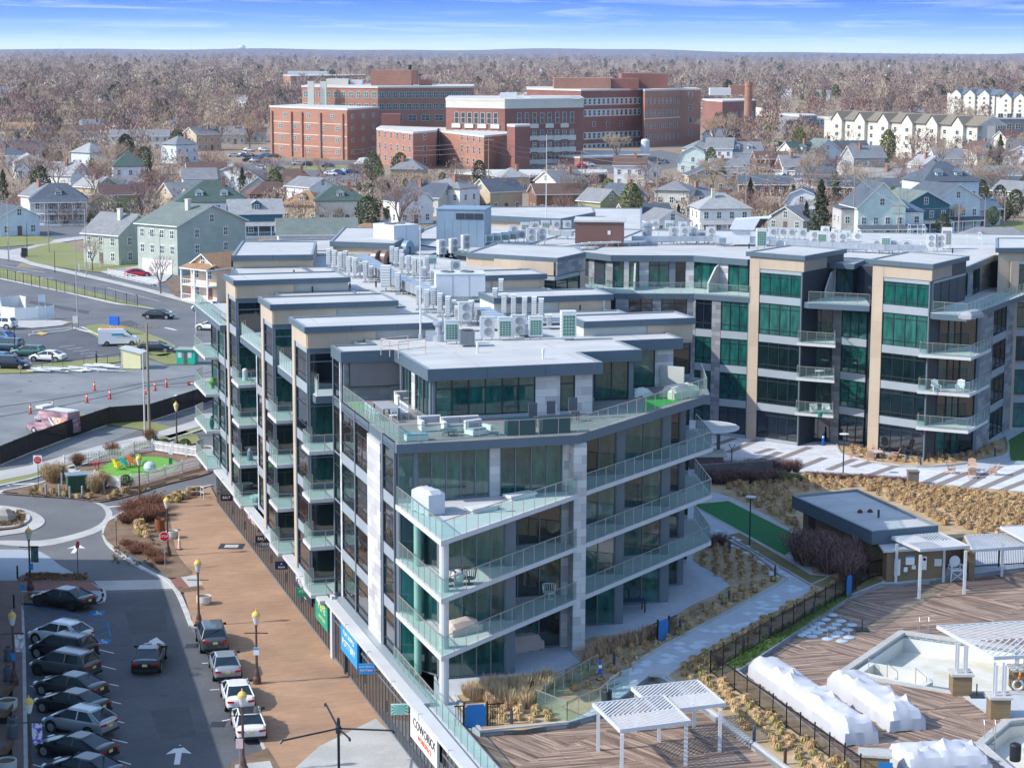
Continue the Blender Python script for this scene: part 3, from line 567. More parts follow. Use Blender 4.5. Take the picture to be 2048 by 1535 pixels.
J=[P(932,505,TW)[:2],P(1115,516,TW)[:2],P(1172,504,TW)[:2],P(1150,492,TW)[:2],P(990,486,TW)[:2]]
roof(J,TW,.45); core([(p[0]*.995,p[1]+.2) for p in J],ROOF-.5,TW-.4,'tan_cladding',tan)
Ja,Jb,Jc=J[0],J[1],J[2]; jm=(Ja[0]+(Jb[0]-Ja[0])*.62,Ja[1]+(Jb[1]-Ja[1])*.62)
core([(Jb[0]-2.6,Jb[1]+1.7),(Jb[0]-.2,Jb[1]+.25),(Jc[0]-.2,Jc[1]+.1),(Jc[0]-1,Jc[1]+4),(Jb[0]-2.6,Jb[1]+8)],ZP,TW-1.2)
lv5=lv+[(LV[4],TW-1.7)]
facade(WB,(Jb[0]-2.6,Jb[1]+1.65),(Jb[0]-.2,Jb[1]+.2),lv5,[(1,'w',2)],TG,2); facade(WB,(Jb[0]-.2,Jb[1]+.2),(Jc[0]-.2,Jc[1]+.05),lv5,[(2.4,'w',2),(.5,'t',1)],TG,4)
clad(WB,Ja,Jb,3,9.2,TW-1.6,TW-.4,tan,'tan_cladding',.03,.1); clad(WB,Jb,Jc,-.1,5.6,TW-1.6,TW-.4,stone_gy,'stone_cladding',.03,.1)
RB=[(U(27.15,178.4)),(U(27.3,129.2)),(U(27.4,86))]
def retail(A,B,n,z1):
    M4,L=wallM(WB,A,B); m=MB(); g=MB(); rr=random.Random(5)
    for i in range(n+1):
        x=L*i/n; m.box(x-.03,x+.03,-.06,.02,.12,z1)
    for z in (.2,2.75,z1-.05): m.box(0,L,-.07,.02,z-.05,z+.05)
    for i in range(n):
        g.face([(L*i/n,-.03,.2),(L*(i+1)/n,-.03,.2),(L*(i+1)/n,-.03,z1),(L*i/n,-.03,z1)],rr.randrange(3))
        if i%7==3: m.box(L*(i+.2)/n,L*(i+.27)/n,-.12,-.06,1.0,1.7)
    o=m.build('shopfront_frame',frame_gy,WB,world=0); o.matrix_local=M4; p=g.build('shop_glass',[g_br,g_dk,M('glass_brown',(.035,.026,.022),.12,0,.3,.5,spec=.8)],o,world=0)
retail(RB[0],U(27.3,129.6),58,ZP-.35); retail(U(27.3,129.0),RB[2],52,ZP-.1)
clad(WB,U(27.3,129.6),U(27.3,129.0),0,.6,.0,ZP+.5,conc,'pier',.25); clad(WB,U(27.3,125.9),U(27.3,125.5),0,.4,.0,ZP,slate_dk,'pier',.15)
def canopy(A,B,z,w=.75,mat=None):
    M4,L=wallM(WB,A,B); mb=MB(); mb.box(0,L,-w,.02,z-.12,z+.1); k=int(L/6)
    for i in range(1,k): mb.box(L*i/k-.03,L*i/k+.03,-w-.03,-w+.2,z-.2,z+.14)
    o=mb.build('shop_canopy',mat or conc,WB,world=0); o.matrix_local=M4
canopy(U(27.2,178),U(27.3,130.4),ZP-.25); canopy(U(27.3,128.9),RB[2],ZP+.22,.7)
mb=MB(); mb.prism([U(27.32,114.2),U(27.32,86),U(28.6,86),U(28.6,106),U(28.0,114.2)],ZP-.1,ZP+.12); mb.build('parapet',conc,WB)
clad(WB,U(28.0,129.4),U(28.0,106),0,23.4,ZP+.0,ZP+.35,slate_lt,'sill',.62)
railing(WB,[U(27.75,114.6),U(27.75,86)],ZP+.12,step=1.25)
flush_windows(WB)
# ================================================================== EAST WING
EB=thing('apartment_block','curved apartment wing behind the courtyard with two tan framed towers and green blinds','apartment block',(30,195,0))
def ecore(poly,z0,z1,name='wall',mat=None): return core(poly,z0,z1,name,mat,EB)
K1=[(9.7,193.2),(17.2,193.2),(22.2,190.2),(22.2,197),(10,201)]
ecore([(3,205),(9.8,193.3),(17.2,193.4),(22.2,190.5),(27,190.5),(27,189.5),(29.8,189),(32.6,186),(36.9,180.0),(42.3,184.0),(50.2,199.4),(62,210),(62,222),(10,226)],ZP,LV[4]-.05)
ecore([(3,206),(9.8,198),(17.6,198),(22.5,194.2),(31.2,194),(33,191),(40.8,187.4),(46.6,199.6),(60,203),(62,222),(10,226)],LV[4]-.04,ROOF-.3)
def efac(A,B,l,cols,seed,gs=GG,**k): facade(EB,A,B,l,cols,gs,seed,**k)
efac((9.8,198),(17.6,198),P5,[(1.0,'d',1),(.5,'s',1),(1.0,'w',1),(.9,'s',1),(2.0,'w',2),(.6,'m',1),(1.0,'d',1),(.8,'s',1)],1,band=.15)
efac((5.0,204.0),(9.8,198),P5,[(1.0,'d',1),(1.0,'w',1),(.4,'g',1),(.8,'w',1),(.5,'g',1)],0,TG,band=.15)
efac((17.6,198),(22.5,194.2),P5,[(2.4,'d',3),(1.1,'s',1),(2.0,'d',2)],1,band=.15)
efac((17.2,193.3),(22.2,190.4),[(ZP,LV[1])]+lv[1:],[(.25,'g',1),(1.6,'w',2),(.85,'g',1),(2.6,'w',3),(.1,'m',1)],0,band=.36,nb=(.82,.2))
efac((9.8,193.25),(17.2,193.3),lv,[(1.2,'g',1),(2.2,'w',2),(.8,'g',1),(2.4,'w',2),(.6,'g',1)],3,[(g_bl,),(g_dk,)],band=.36)
t5=lv+[(LV[4],TW-1.5)]
def etw(A,B,C,seed,side):
    """tan framed tower: A,B front corners, C far right corner of the roof"""
    d=(Vector(B)-Vector(A)).normalized(); n=Vector((d.y,-d.x))
    D=(A[0]+C[0]-B[0],A[1]+C[1]-B[1]); ecore([(A[0]-n.x*.05,A[1]-n.y*.05),(B[0]-n.x*.05,B[1]-n.y*.05),C,D],LV[4] if side else ZP,TW-.4)
    ecore([(A[0]-n.x*.05,A[1]-n.y*.05),(B[0]-n.x*.05,B[1]-n.y*.05),(B[0]-n.x*3,B[1]-n.y*3),(A[0]-n.x*3,A[1]-n.y*3)],ZP,LV[4])
    L=(Vector(B)-Vector(A)).length; efac(A,B,[(ZP,LV[1])]+t5[1:],[(.19*L,'t',1),(.79*L,'w',4),(.02*L,'m',1)],seed,band=.36,nb=(.84,.16),lvg=[g_bl,g_dk,g_dk,g_gr2,g_gr])
    clad(EB,A,B,.195*L,L+.16,TW-1.5,TW-.35,tan,'tan_cladding',.16); clad(EB,A,B,0,.19*L,TW-1.5,TW-.36,tan,'tan_cladding',.158)
    e=(Vector(C)-Vector(B)); Lr=e.length; clad(EB,B,C,0,Lr*.55,TW-1.5,TW-.35,M('tan_shaded_side',X(150,138,126),.7,0,.05),'tan_cladding',.1)  # side away from the sun: its shade is put into a darker tan
    oA=Vector(A)+n*.35-d*.35; oB=Vector(B)+n*.35+d*.35; er=Vector((e.y,-e.x)).normalized()*.3
    roof([tuple(oA),tuple(oB),(C[0]+er.x,C[1]+er.y),(D[0]-.3,D[1])],TW,.42,EB)
etw((22.2,190.3),(26.6,186.8),(31.4,193.7),1,False)
etw((32.5,183.7),(36.9,179.8),(41.6,187.3),2,True)
facade(EB,(27.0,189.4),(29.8,188.8),[(ZP+.0,LV[1])]+lv[1:],[(.6,'w',1),(2.2,'d',2)],TG+GG,1,band=.2)
efac((29.8,188.5),(32.5,186.0),lv,[(.75,'g',1),(2.2,'w',3)],1,band=.36,nb=(.82,.2)); ecore([(29.8,188.6),(32.5,186.1),(34,189),(31,191)],ZP,LV[4]-.02)
efac((27.5,193.6),(31.9,191.0),P5,[(.8,'d',1),(1.5,'w',2),(.7,'s',1),(1.5,'d',2)],2,band=.2); ecore([(27.6,193.9),(31.9,191.3),(33.5,194),(29,196)],LV[4],ROOF-.3)
roof([(26.5,192.9),(31.8,190.0),(33.5,194),(28,198)],ROOF,.5,EB)
def eter(poly,edges,step=1.2): mb=MB(); mb.prism(poly,TZ-.5,TZ,top=1); o=mb.build('terrace_slab',[slate,conc],EB); railing(o,[poly[i] for i in edges],TZ,step=step)
eter([(6,200),(9.75,193.05),(17.2,193.05),(22.2,190.1),(22.6,194.4),(17.6,198.1),(9.8,198.1),(5,204)],[0,1,2,3])
eter([(26.7,186.9),(27.1,186.3),(32.3,184.1),(32.6,186.2),(33.0,190.8),(27.3,193.8)],[1,2])
eter([(36.9,179.9),(37.0,179.0),(39.6,177.3),(49.6,195.4),(50,199.5),(46.6,199.5),(41,187.5)],[1,2,3])
def fin(x,y,rz):   # privacy fins between the roof terraces
    M4=M4w(EB).inverted()@TR((x,y,TZ))@RO(rz,4,'Z'); mb=MB(); k=len(mb.v)
    pr=[(0,0),(2.6,0),(2.6,.9),(.9,2.3),(0,2.5)]
    mb.v=[(p[0],s,p[1]) for s in (-.08,.08) for p in pr]; mb.f=[(0,1,2,3,4),(9,8,7,6,5)]+[(i,(i+1)%5+0,(i+1)%5+5,i+5)[::-1] for i in range(5)]; mb.m=[0]*7
    o=mb.build('privacy_wall',parap,EB,world=0); o.matrix_local=M4
fin(11.9,198,R(-95)); fin(19.9,196.3,R(-120)); fin(30.2,191.8,R(-115))
for z in LV[1:4]: balcony(EB,[(26.9,189.6),(26.1,186.2),(29.4,184.6),(30.0,188.6)],z,[0,1,2,3],.24,step=.9)
for z in LV[1:4]: balcony(EB,[(36.2,180.2),(35.9,179.2),(40.1,177.2),(43.2,183.0),(42.4,184.2)],z,[0,1,2,3],.26,step=1.1)
facade(EB,(36.95,180.1),(42.3,184.0),[(ZP,LV[1])]+lv[1:],[(2.4,'d',2),(1.6,'w',2),(2.0,'w',1),(.4,'m',1)],TG,1,band=.2)
facade(EB,(42.3,184.0),(50.2,199.4),[(ZP,LV[1])]+lv[1:],[(4.6,'g',1),(5.0,'w',3),(3.2,'g',1),(4.4,'w',2)],BR,1,band=.36,nb=(.84,.16))
facade(EB,(36.9,179.85),(41.5,187.3),[(TZ,TW-1.6)],[(.3,'m',1),(6,'w',4)],BR,2,band=.2); facade(EB,(40.9,187.5),(46.6,199.6),P5,[(1.5,'g',1),(1,'w',1),(1.4,'g',1),(2,'d',2),(3,'g',1)],TG,1,band=.2)
mainr=[(1,208),(4.6,203.6),(9.5,197.6),(17.5,197.6),(22.3,193.9),(27,197),(33,196),(40.4,187.2),(41.4,187.0),(47.0,199.2),(62,204),(62,222),(8,228)]
roof(mainr,ROOF-.01,.6,EB)
ecore([(46.4,195.2),(62,197),(62,206),(49,206)],ZP,TW-.4,'tan_cladding',tan); roof([(46,194.8),(62,196.5),(62,206),(48.6,206)],TW,.45,EB)
facade(EB,(47.6,195.2),(56,196.2),[(LV[i],LV[i]+3.0) for i in range(5)],[(.8,'t',1),(4,'w',3),(.6,'t',1),(3,'w',2)],GG,2,band=.3)
ecore([(-12,212),(-4,200),(8,204),(14,226),(16,258),(-4,258)],ZP,ROOF-.4); roof([(-12.2,212),(-4,199.8),(8.2,203.8),(14.3,226),(16.3,258.2),(-4.3,258.2)],ROOF-.02,.5,EB)
a,b=P(972,430,TW),P(1118,437,TW); c_=P(1186,424,TW); ecore([a[:2],b[:2],c_[:2],(c_.x,c_.y+8),(a.x,a.y+12)],ZP,TW-.4,'tan_cladding',tan); roof([(a.x-.3,a.y-.3),(b.x+.2,b.y-.3),(c_.x+.3,c_.y),(c_.x+.3,c_.y+9),(a.x-.3,a.y+12.5)],TW,.6,EB)
a,b,c_=P(666,482,TW),P(785,486,TW),P(640,470,TW); ecore([a[:2],b[:2],(b.x+2,b.y+18),(a.x,a.y+16)],ZP,TW-.4,'tan_cladding',tan); roof([(a.x-.3,a.y-.3),(b.x+.2,b.y-.3),(b.x+2.3,b.y+18),(a.x-.3,a.y+16)],TW,.5,EB); ecore([(-27,196),(-8,200),(-4,212),(-12,216),(-26,212)],ZP,ROOF-.4); roof([(-27,196),(-8,198),(-3,212),(-12,216),(-26,212)],ROOF-.03,.5,EB)
flush_windows(EB)
# ================================================================== PODIUM GARDEN
def slab(name,outer,z0,z1,mat,holes=[],side=None):
    from mathutils.geometry import tessellate_polygon
    loops=[[Vector((p[0],p[1],0)) for p in L] for L in [outer]+holes]; tri=tessellate_polygon(loops); fl=[p for L in loops for p in L]; mb=MB()
    mb.v=[(p.x,p.y,z1) for p in fl]
    for t in tri:
        a,b,c=[fl[i] for i in t]; t=t if (b-a).cross(c-a).z>0 else (t[0],t[2],t[1]); mb.f.append(tuple(t)); mb.m.append(0)
    L=loops[0]; 
    for i in range(len(L)): a,b=L[i],L[(i+1)%len(L)]; mb.face([(a.x,a.y,z0),(b.x,b.y,z0),(b.x,b.y,z1),(a.x,a.y,z1)],1)
    return struct(mb.build(name,[mat,side or mat]))
pave=bricky('garden_paving',X(178,184,190),X(186,191,196),X(160,166,172),.6,.6,.012,'xy',rot=R(30),var=.05)
def deckmat():
    m=M('deck_boards',(.2,.15,.12),.75,0,0); t=m.node_tree; b=t.nodes['Principled BSDF']; tcn=t.nodes.new('ShaderNodeTexCoord')
    outs=[]
    for a in (R(14),R(-50)):
        mp_=t.nodes.new('ShaderNodeMapping'); mp_.inputs['Rotation'].default_value=(0,0,-a); t.links.new(tcn.outputs['Object'],mp_.inputs[0])
        br=t.nodes.new('ShaderNodeTexBrick'); br.inputs['Scale'].default_value=1; br.inputs['Brick Width'].default_value=2.9; br.inputs['Row Height'].default_value=.15; br.inputs['Mortar Size'].default_value=.012; br.inputs['Bias'].default_value=-.1
        br.inputs['Color1'].default_value=(*X(156,134,116),1); br.inputs['Color2'].default_value=(*X(110,90,78),1); br.inputs['Mortar'].default_value=(*X(60,50,48),1); t.links.new(mp_.outputs[0],br.inputs[0])
        m2=t.nodes.new('ShaderNodeMapping'); m2.inputs['Scale'].default_value=(.35,5.5,1); t.links.new(mp_.outputs[0],m2.inputs[0])
        nn=t.nodes.new('ShaderNodeTexNoise'); nn.inputs['Scale'].default_value=1.0; nn.inputs['Detail'].default_value=3; t.links.new(m2.outputs[0],nn.inputs[0])
        mm=t.nodes.new('ShaderNodeMapRange'); mm.inputs[1].default_value=.35; mm.inputs[2].default_value=.68; mm.inputs[3].default_value=.62; mm.inputs[4].default_value=1.75; t.links.new(nn.outputs[0],mm.inputs[0])
        v=t.nodes.new('ShaderNodeVectorMath'); v.operation='SCALE'; t.links.new(br.outputs[0],v.inputs[0]); t.links.new(mm.outputs[0],v.inputs['Scale']); outs.append(v.outputs[0])
    mp3=t.nodes.new('ShaderNodeMapping'); mp3.inputs['Rotation'].default_value=(0,0,R(40)); mp3.inputs['Scale'].default_value=(.17,.17,.17); t.links.new(tcn.outputs['Object'],mp3.inputs[0])
    ck=t.nodes.new('ShaderNodeTexChecker'); ck.inputs['Scale'].default_value=1; ck.inputs['Color1'].default_value=(0,0,0,1); ck.inputs['Color2'].default_value=(1,1,1,1)
    ml=t.nodes.new('ShaderNodeVectorMath'); ml.operation='MULTIPLY'; ml.inputs[1].default_value=(1,1,0); t.links.new(mp3.outputs[0],ml.inputs[0]); t.links.new(ml.outputs[0],ck.inputs[0])
    mx_=t.nodes.new('ShaderNodeMixRGB'); t.links.new(ck.outputs[1],mx_.inputs[0]); t.links.new(outs[0],mx_.inputs[1]); t.links.new(outs[1],mx_.inputs[2]); t.links.new(mx_.outputs[0],b.inputs['Base Color'])
    return m
deck=deckmat()
G1=[(960,1462),(1133,1445),(1200,1425),(1262,1378),(1305,1345),(1330,1358),(1600,1560),(1755,1560),(1478,1340),(1705,1188),(1762,1166),(1800,1166),(2075,1130),(2075,820),(1700,830),(1400,800),(900,1000),(874,1400)]
slab('garden_deck',[p[:2] for p in PP(G1,ZP)],1.0,ZP,pave,side=stone_gy)
wet=[U(27.6,86),U(27.6,106),U(30,108)]
slab('terrace_paving',[p[:2] for p in PP([(868,1340),(868,1410),(960,1462),(1100,1440),(1060,1330)],ZP)]+[U(29,108)],2.0,ZP-.004,pave)
slab('pool_deck',[U(27.9,86),U(27.9,106)]+[p[:2] for p in PP([(968,1440),(1300,1330),(1340,1350),(1600,1560)],ZD)],1.0,ZD,deck)
def pz(L,z): return [tuple(p[:2]) for p in PP(L,z)]
pool_o=pz([(1690,1346),(1808,1266),(2075,1303),(2075,1385),(1906,1383)],ZD); pool2=pz([(1968,1488),(2021,1443),(2075,1436),(2075,1575),(2052,1560)],ZD)
slab('pool_deck',pz([(1478,1342),(1705,1190),(1762,1168),(1800,1168),(2090,1130),(2090,1580),(1770,1580)],ZD),1.0,ZD+.004,deck,[pool_o,pool2])
poolw=M('pool_plaster',X(206,206,198),.6,0,.06,.6); poolf=two('pool_floor',X(214,214,206),X(196,192,170),.35,4,.7,.4,.62); tilem=bricky('tile_band',X(70,86,96),X(120,140,148),X(160,165,165),.3,.1,.02)
def basin(poly,zt,zf,name,lab):
    t=thing(name,lab,'pool',(*poly[0],zt)); mb=MB(); n=len(poly); a=sum(poly[i][0]*poly[(i+1)%n][1]-poly[(i+1)%n][0]*poly[i][1] for i in range(n)); pl=poly if a>0 else poly[::-1]
    for i in range(n): a_,b_=pl[i],pl[(i+1)%n]; mb.face([(a_[0],a_[1],zt-.30),(b_[0],b_[1],zt-.30),(b_[0],b_[1],zf),(a_[0],a_[1],zf)]); mb.face([(a_[0],a_[1],zt),(b_[0],b_[1],zt),(b_[0],b_[1],zt-.30),(a_[0],a_[1],zt-.30)],1)
    mb.build('pool_wall',[poolw,tilem],t); f=MB(); f.face([(p[0],p[1],zf) for p in pl]); f.build('pool_floor',poolf,t)
    c=MB()
    for i in range(n):
        A=Vector(pl[i]); B=Vector(pl[(i+1)%n]); d=(B-A).normalized(); nn=Vector((d.y,-d.x)); e=d*.35; c.prism([tuple(A-e+nn*.45),tuple(B+e+nn*.45),tuple(B+nn*(-.02)),tuple(A+nn*(-.02))],zt-.08,zt+.06+.003*i)
    c.build('coping',concr,t); return t
PL=basin(pool_o,ZD+.004,ZD-1.15,'swimming_pool','drained white swimming pool with a square spa set in its corner')
basin(pool2,ZD+.004,ZD-.9,'swimming_pool','smaller drained pool at the bottom right corner beside the white bundle')
spa=pz([(1712,1343),(1738,1325),(1866,1344),(1866,1364),(1846,1374)],ZD)
mb=MB(); n=len(spa)
cx_=sum(p[0] for p in spa)/n; cy_=sum(p[1] for p in spa)/n
for i in range(n):
    A=Vector(spa[i]); B=Vector(spa[(i+1)%n]); C=Vector((cx_,cy_)); a2=A+(C-A).normalized()*.45; b2=B+(C-B).normalized()*.45; mb.prism([tuple(A),tuple(B),tuple(b2),tuple(a2)],ZD-1.14,ZD+.05-.003*i)
mb.prism([tuple(Vector(p)+(Vector((cx_,cy_))-Vector(p)).normalized()*.44) for p in spa],ZD-1.14,ZD-.75); mb.build('spa_wall',poolw,PL)
for (x,y) in ((1738,1342),(1775,1352),(1832,1362)):
    a=P(x,y,ZD); f=MB(); f.bar((a.x,a.y,ZD-.8),(a.x,a.y+.2,ZD+.75),.025).bar((a.x,a.y+.2,ZD+.75),(a.x+.55,a.y-.2,ZD+.35),.025).bar((a.x+.55,a.y-.2,ZD+.35),(a.x+.6,a.y-.25,ZD-.8),.025); f.build('handrail',steel,PL)
def ladder(px,z,lab):
    a=P(*px,z); t=thing('pool_ladder',lab,'pool ladder',tuple(a))
    for dx in (-.3,.3):
        f=MB(); pts=[Vector((a.x+dx,a.y+.35,z)),Vector((a.x+dx,a.y+.35,z+.75)),Vector((a.x+dx,a.y+.2,z+.92)),Vector((a.x+dx,a.y,z+.92)),Vector((a.x+dx,a.y-.15,z+.7)),Vector((a.x+dx,a.y-.15,z-.8))]
        for i in range(5): f.bar(pts[i],pts[i+1],.025)
        f.build('rail',steel,t)
    f=MB(); f.box(a.x-.3,a.x+.3,a.y-.2,a.y-.1,z-.4,z-.36).box(a.x-.3,a.x+.3,a.y-.2,a.y-.1,z-.7,z-.66); f.build('step',steel,t)
ladder((1847,1262),ZD+.06,'steel grab rails at the far edge of the large drained pool'); ladder((1978,1472),ZD+.06,'steel grab rails on the rim of the smaller drained pool')
slab('pool_patio',pz([(1925,1392),(2090,1372),(2090,1432),(2010,1438),(1975,1428)],ZD),2,ZD+.012,pave)
def gsheet(name,L,mat,dz): return struct(sheet(name,pz(L,ZP+dz),ZP+dz,mat))
bedA=bez([(910,1390),(1060,1366),(1165,1324),(1136,1294),(1190,1272),(1300,1257),(1385,1208),(1460,1170),(1400,1130),(1385,1110),(1430,1075),(1500,1105),(1556,1150),(1553,1168),(1345,1281),(1262,1328),(1200,1398),(1133,1443),(962,1460)],2,True)
gsheet('sand_bed',bedA,sandm,.01)
bedB=[(1450,1070),(1483,1064),(1620,1148),(1730,1160),(1742,1150),(1775,1152),(1762,1163),(1705,1186),(1622,1168)]
gsheet('planting_bed',bedB,two('dry_grass_bed',X(140,118,84),X(104,110,70),.5,5,.95,.35,.65,fine=9),.012)
bedC=bez([(1462,994),(1420,982),(1385,962),(1470,950),(1560,944),(1700,950),(1850,967),(2075,988),(2075,1075),(1960,1075),(1880,1080),(1790,1160),(1740,1150),(1625,1146),(1610,1076)],2,True)
gsheet('sand_bed',bedC,sandm,.014)
bedF=[(1332,1352),(1420,1292),(1560,1216),(1690,1140),(1722,1165),(1478,1330),(1470,1340),(1752,1558),(1606,1558)]
gsheet('sand_bed',bedF,sandm,.01)
gsheet('grass_strip',[(1445,1330),(1690,1183),(1705,1189),(1478,1336)],two('green_grass',X(84,112,52),X(120,124,70),.8,5,.95,.3,.7,fine=8),.018)
boc=[(1385,1008),(1457,1001),(1608,1077),(1570,1110)]
gsheet('bocce_kerb',[(1375,1004),(1460,994),(1618,1076),(1572,1118)],concr,.02); gsheet('bocce_court',boc,M('court_turf',X(30,110,60),.9,0,.10,2.5),.028)
court=[(1390,850),(1500,866),(1560,880),(1670,886),(1680,908),(1800,936),(1960,938),(2075,925),(2075,985),(1850,965),(1700,948),(1560,942),(1385,958),(1380,900)]
gsheet('courtyard_paving',court,bricky('white_paving',X(212,214,218),X(194,197,202),X(178,182,186),1.2,.6,.01,'xy',rot=R(20),var=.04),.02)
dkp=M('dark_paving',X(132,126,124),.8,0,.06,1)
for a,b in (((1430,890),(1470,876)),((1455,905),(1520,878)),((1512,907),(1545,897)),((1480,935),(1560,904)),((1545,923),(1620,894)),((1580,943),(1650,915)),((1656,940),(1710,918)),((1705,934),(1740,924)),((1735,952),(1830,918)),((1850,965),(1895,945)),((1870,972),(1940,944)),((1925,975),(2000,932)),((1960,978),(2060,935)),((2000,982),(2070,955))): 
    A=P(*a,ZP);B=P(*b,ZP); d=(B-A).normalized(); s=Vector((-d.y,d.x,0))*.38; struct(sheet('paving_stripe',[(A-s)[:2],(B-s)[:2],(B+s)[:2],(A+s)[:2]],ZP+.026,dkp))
bedD=bez([(1672,884),(1690,876),(1850,915),(1950,897),(2012,872),(2016,900),(2000,914),(1900,931),(1800,932),(1700,914)],2,True); gsheet('sand_bed',bedD,sandm,.03)
gsheet('lawn',[(2016,880),(2075,846),(2075,922),(2022,920)],M('lawn_turf',X(70,110,50),.9,0,.12,2),.03)
random.seed(3)
lt=M('pale_slab',X(204,212,220),.8,0,.03)
for i in range(64):
    t=i/64*1.0; 
    if t<.62: s=t/.62; c0=Vector((1270,1345)); c1=Vector((1592,1180)); w_=34
    else: s=(t-.62)/.38; c0=Vector((1592,1172)); c1=Vector((1440,1062)); w_=22
    c=c0.lerp(c1,s)+Vector((ru(-1,1)*w_*.55,ru(-1,1)*w_*.28)); a=P(c.x,c.y,ZP)
    M4=TR((a.x,a.y,0))@RO(R(30),4,'Z'); struct(sheet('path_slab',[tuple((M4@Vector(p))[:2]) for p in ((-.3,-.3,0),(.3,-.3,0),(.3,.3,0),(-.3,.3,0))],ZP+.005+.0002*i,lt))
kerb('garden_kerb',bez([(1262,1330),(1345,1283),(1555,1170),(1560,1152),(1500,1104),(1432,1072)],2),.16,.14,concr,z=ZP); kerb('garden_kerb',[(1300,1350),(1332,1352),(1604,1558)],.18,.1,concr,z=ZP); kerb('garden_kerb',[(1452,1070),(1622,1170),(1690,1140)],.14,.1,concr,z=ZP)
kerb('garden_kerb',[(910,1392),(962,1462),(1133,1445)],.2,.1,concr,z=ZP); kerb('garden_kerb',[(1136,1294),(1165,1324),(1060,1368)],.12,.06,concr,z=ZP); kerb('garden_kerb',bez([(1672,886),(1680,905),(1700,914),(1800,932),(1900,931),(2000,914),(2017,898),(2012,874)],3),.18,.15,concr,z=ZP)
# ================================================================== ROOF EQUIPMENT
def where(px,py,LM,ky=1.6):
    best=min(LM,key=lambda l:(l[1]-px)**2+((l[2]-py)*ky)**2); dx=px-best[1]; dy=(py-best[2])*ky
    rel=('right of' if dx>0 else 'left of') if abs(dx)>abs(dy) else ('in front of' if dy>0 else 'behind')
    return rel+' '+best[0]
RLM=[('the tall roof mast',842,670),('the big white rooftop unit',935,585),('the large white air handler',845,480),('the blue grey plant room',915,460),('the brown stair house',1200,470),('the two brown curved ducts',765,515),('the grey slatted condenser',934,690),('the exhaust stack',880,680),('the angled white air handler',1485,475),('the left tan tower',1555,505),('the right tan tower',1800,520),('the near duct end',1030,665),('the far duct end',740,530),('the duct middle',810,580),('the bare roof edge on the left',655,540),('the steel flue',1300,465)]
casing=M('casing_white',X(206,208,206),.5,0,.05,1); grille_g=M('coil_green',X(70,126,104),.6,0,.15,9); grille_d=M('grille_dark',X(120,122,122),.6,0,.2,9); fan_m=M('fan_grey',X(150,153,155),.5,0,.1,5); galv=M('galvanised',X(176,182,188),.35,.5,.1,1.2)
def make_ac(kind):
    W_,D_,H_={'single':(.9,.34,.8),'twin':(.95,.36,1.35),'tall':(1.0,.8,1.75)}[kind[0]]; green=kind[1]
    t=thing('air_conditioner','x','air conditioner',(0,0,0)); L=.38
    c=MB(); c.box(-W_/2,W_/2,-D_/2,D_/2,L,L+H_); c.box(-W_/2-.02,W_/2+.02,-D_/2-.02,D_/2+.02,L+H_,L+H_+.03); c.build('casing',casing,t)
    if kind[0]=='tall' or green:
        g=MB(); g.box(-W_/2+.1,W_/2-.1,-D_/2-.02,-D_/2,L+.12,L+H_-.25); g.build('coil_grille',grille_g if green else grille_d,t)
        b=MB()
        for i in range(1,6): z=L+.12+(H_-.37)*i/6; b.box(-W_/2+.1,W_/2-.1,-D_/2-.03,-D_/2-.021,z-.01,z+.01)
        for i in range(1,4): x=-W_/2+.1+(W_-.2)*i/4; b.box(x-.01,x+.01,-D_/2-.034,-D_/2-.021,L+.12,L+H_-.25)
        b.build('wire_guard',casing,t)
    else:
        for k in range(1 if kind[0]=='single' else 2):
            f=MB(); z=L+H_*(.5 if kind[0]=='single' else .27+.46*k); f.lathe([(.0,0),(.12,0.01),(.13,.02),(.25,.02),(.27,.03),(.28,0)],(.06,-D_/2,z),14,M4=RO(R(90),4,'X')); f.build('fan_grille',fan_m,t,smooth=False)
    for s in (-1,1):
        g=MB(); x=s*(W_/2+.009); g.box(x-.007,x+.007,-D_/2+.04,D_/2-.04,L+.1,L+H_-.1)
        for i in range(7): z=L+.12+(H_-.24)*i/7; x=s*(W_/2+.012); g.box(x-.006,x+.006,-D_/2+.05,D_/2-.05,z,z+.05,mi=1)
        g.build('side_grille',[casing,grille_d],t)
    for s in (-1,1): f=MB(); f.box(s*W_*.35-.04,s*W_*.35+.04,-D_/2-.06,D_/2+.06,0,.06); f.box(s*W_*.35-.03,s*W_*.35+.03,-.03,.03,.06,L); f.build('foot',galv,t)
    return t
AC0={}; RZ=ROOF-.09
def ac(px,py,kind,green,rz,z=None,dz=0):
    z=(ROOF-.10 if z is None else z); a=P(px,py,z); k=(kind,green); w_=where(px,py,RLM)
    nm={'single':'small single fan white','twin':'white twin fan','tall':'tall white'}[kind]+(' green grilled' if green else ''); lab=nm+' condenser '+w_
    if k not in AC0: t=AC0[k]=make_ac(k); t['group']='condensers on the flat roofs'
    else: t=dup(AC0[k],(0,0,0))
    t.location=(a.x,a.y,z); t.rotation_euler=(0,0,rz); WL[t.name]=(Vector(t.location),rz); t['label']=lab
fr=AL+R(0)
for px,py,k,g in ((903,692,'twin',1),(974,684,'twin',0),(1010,685,'twin',1),(1036,680,'twin',0),(1071,683,'twin',1),(1136,684,'tall',1),(930,652,'twin',0)): ac(px,py,k,g,fr*.4)
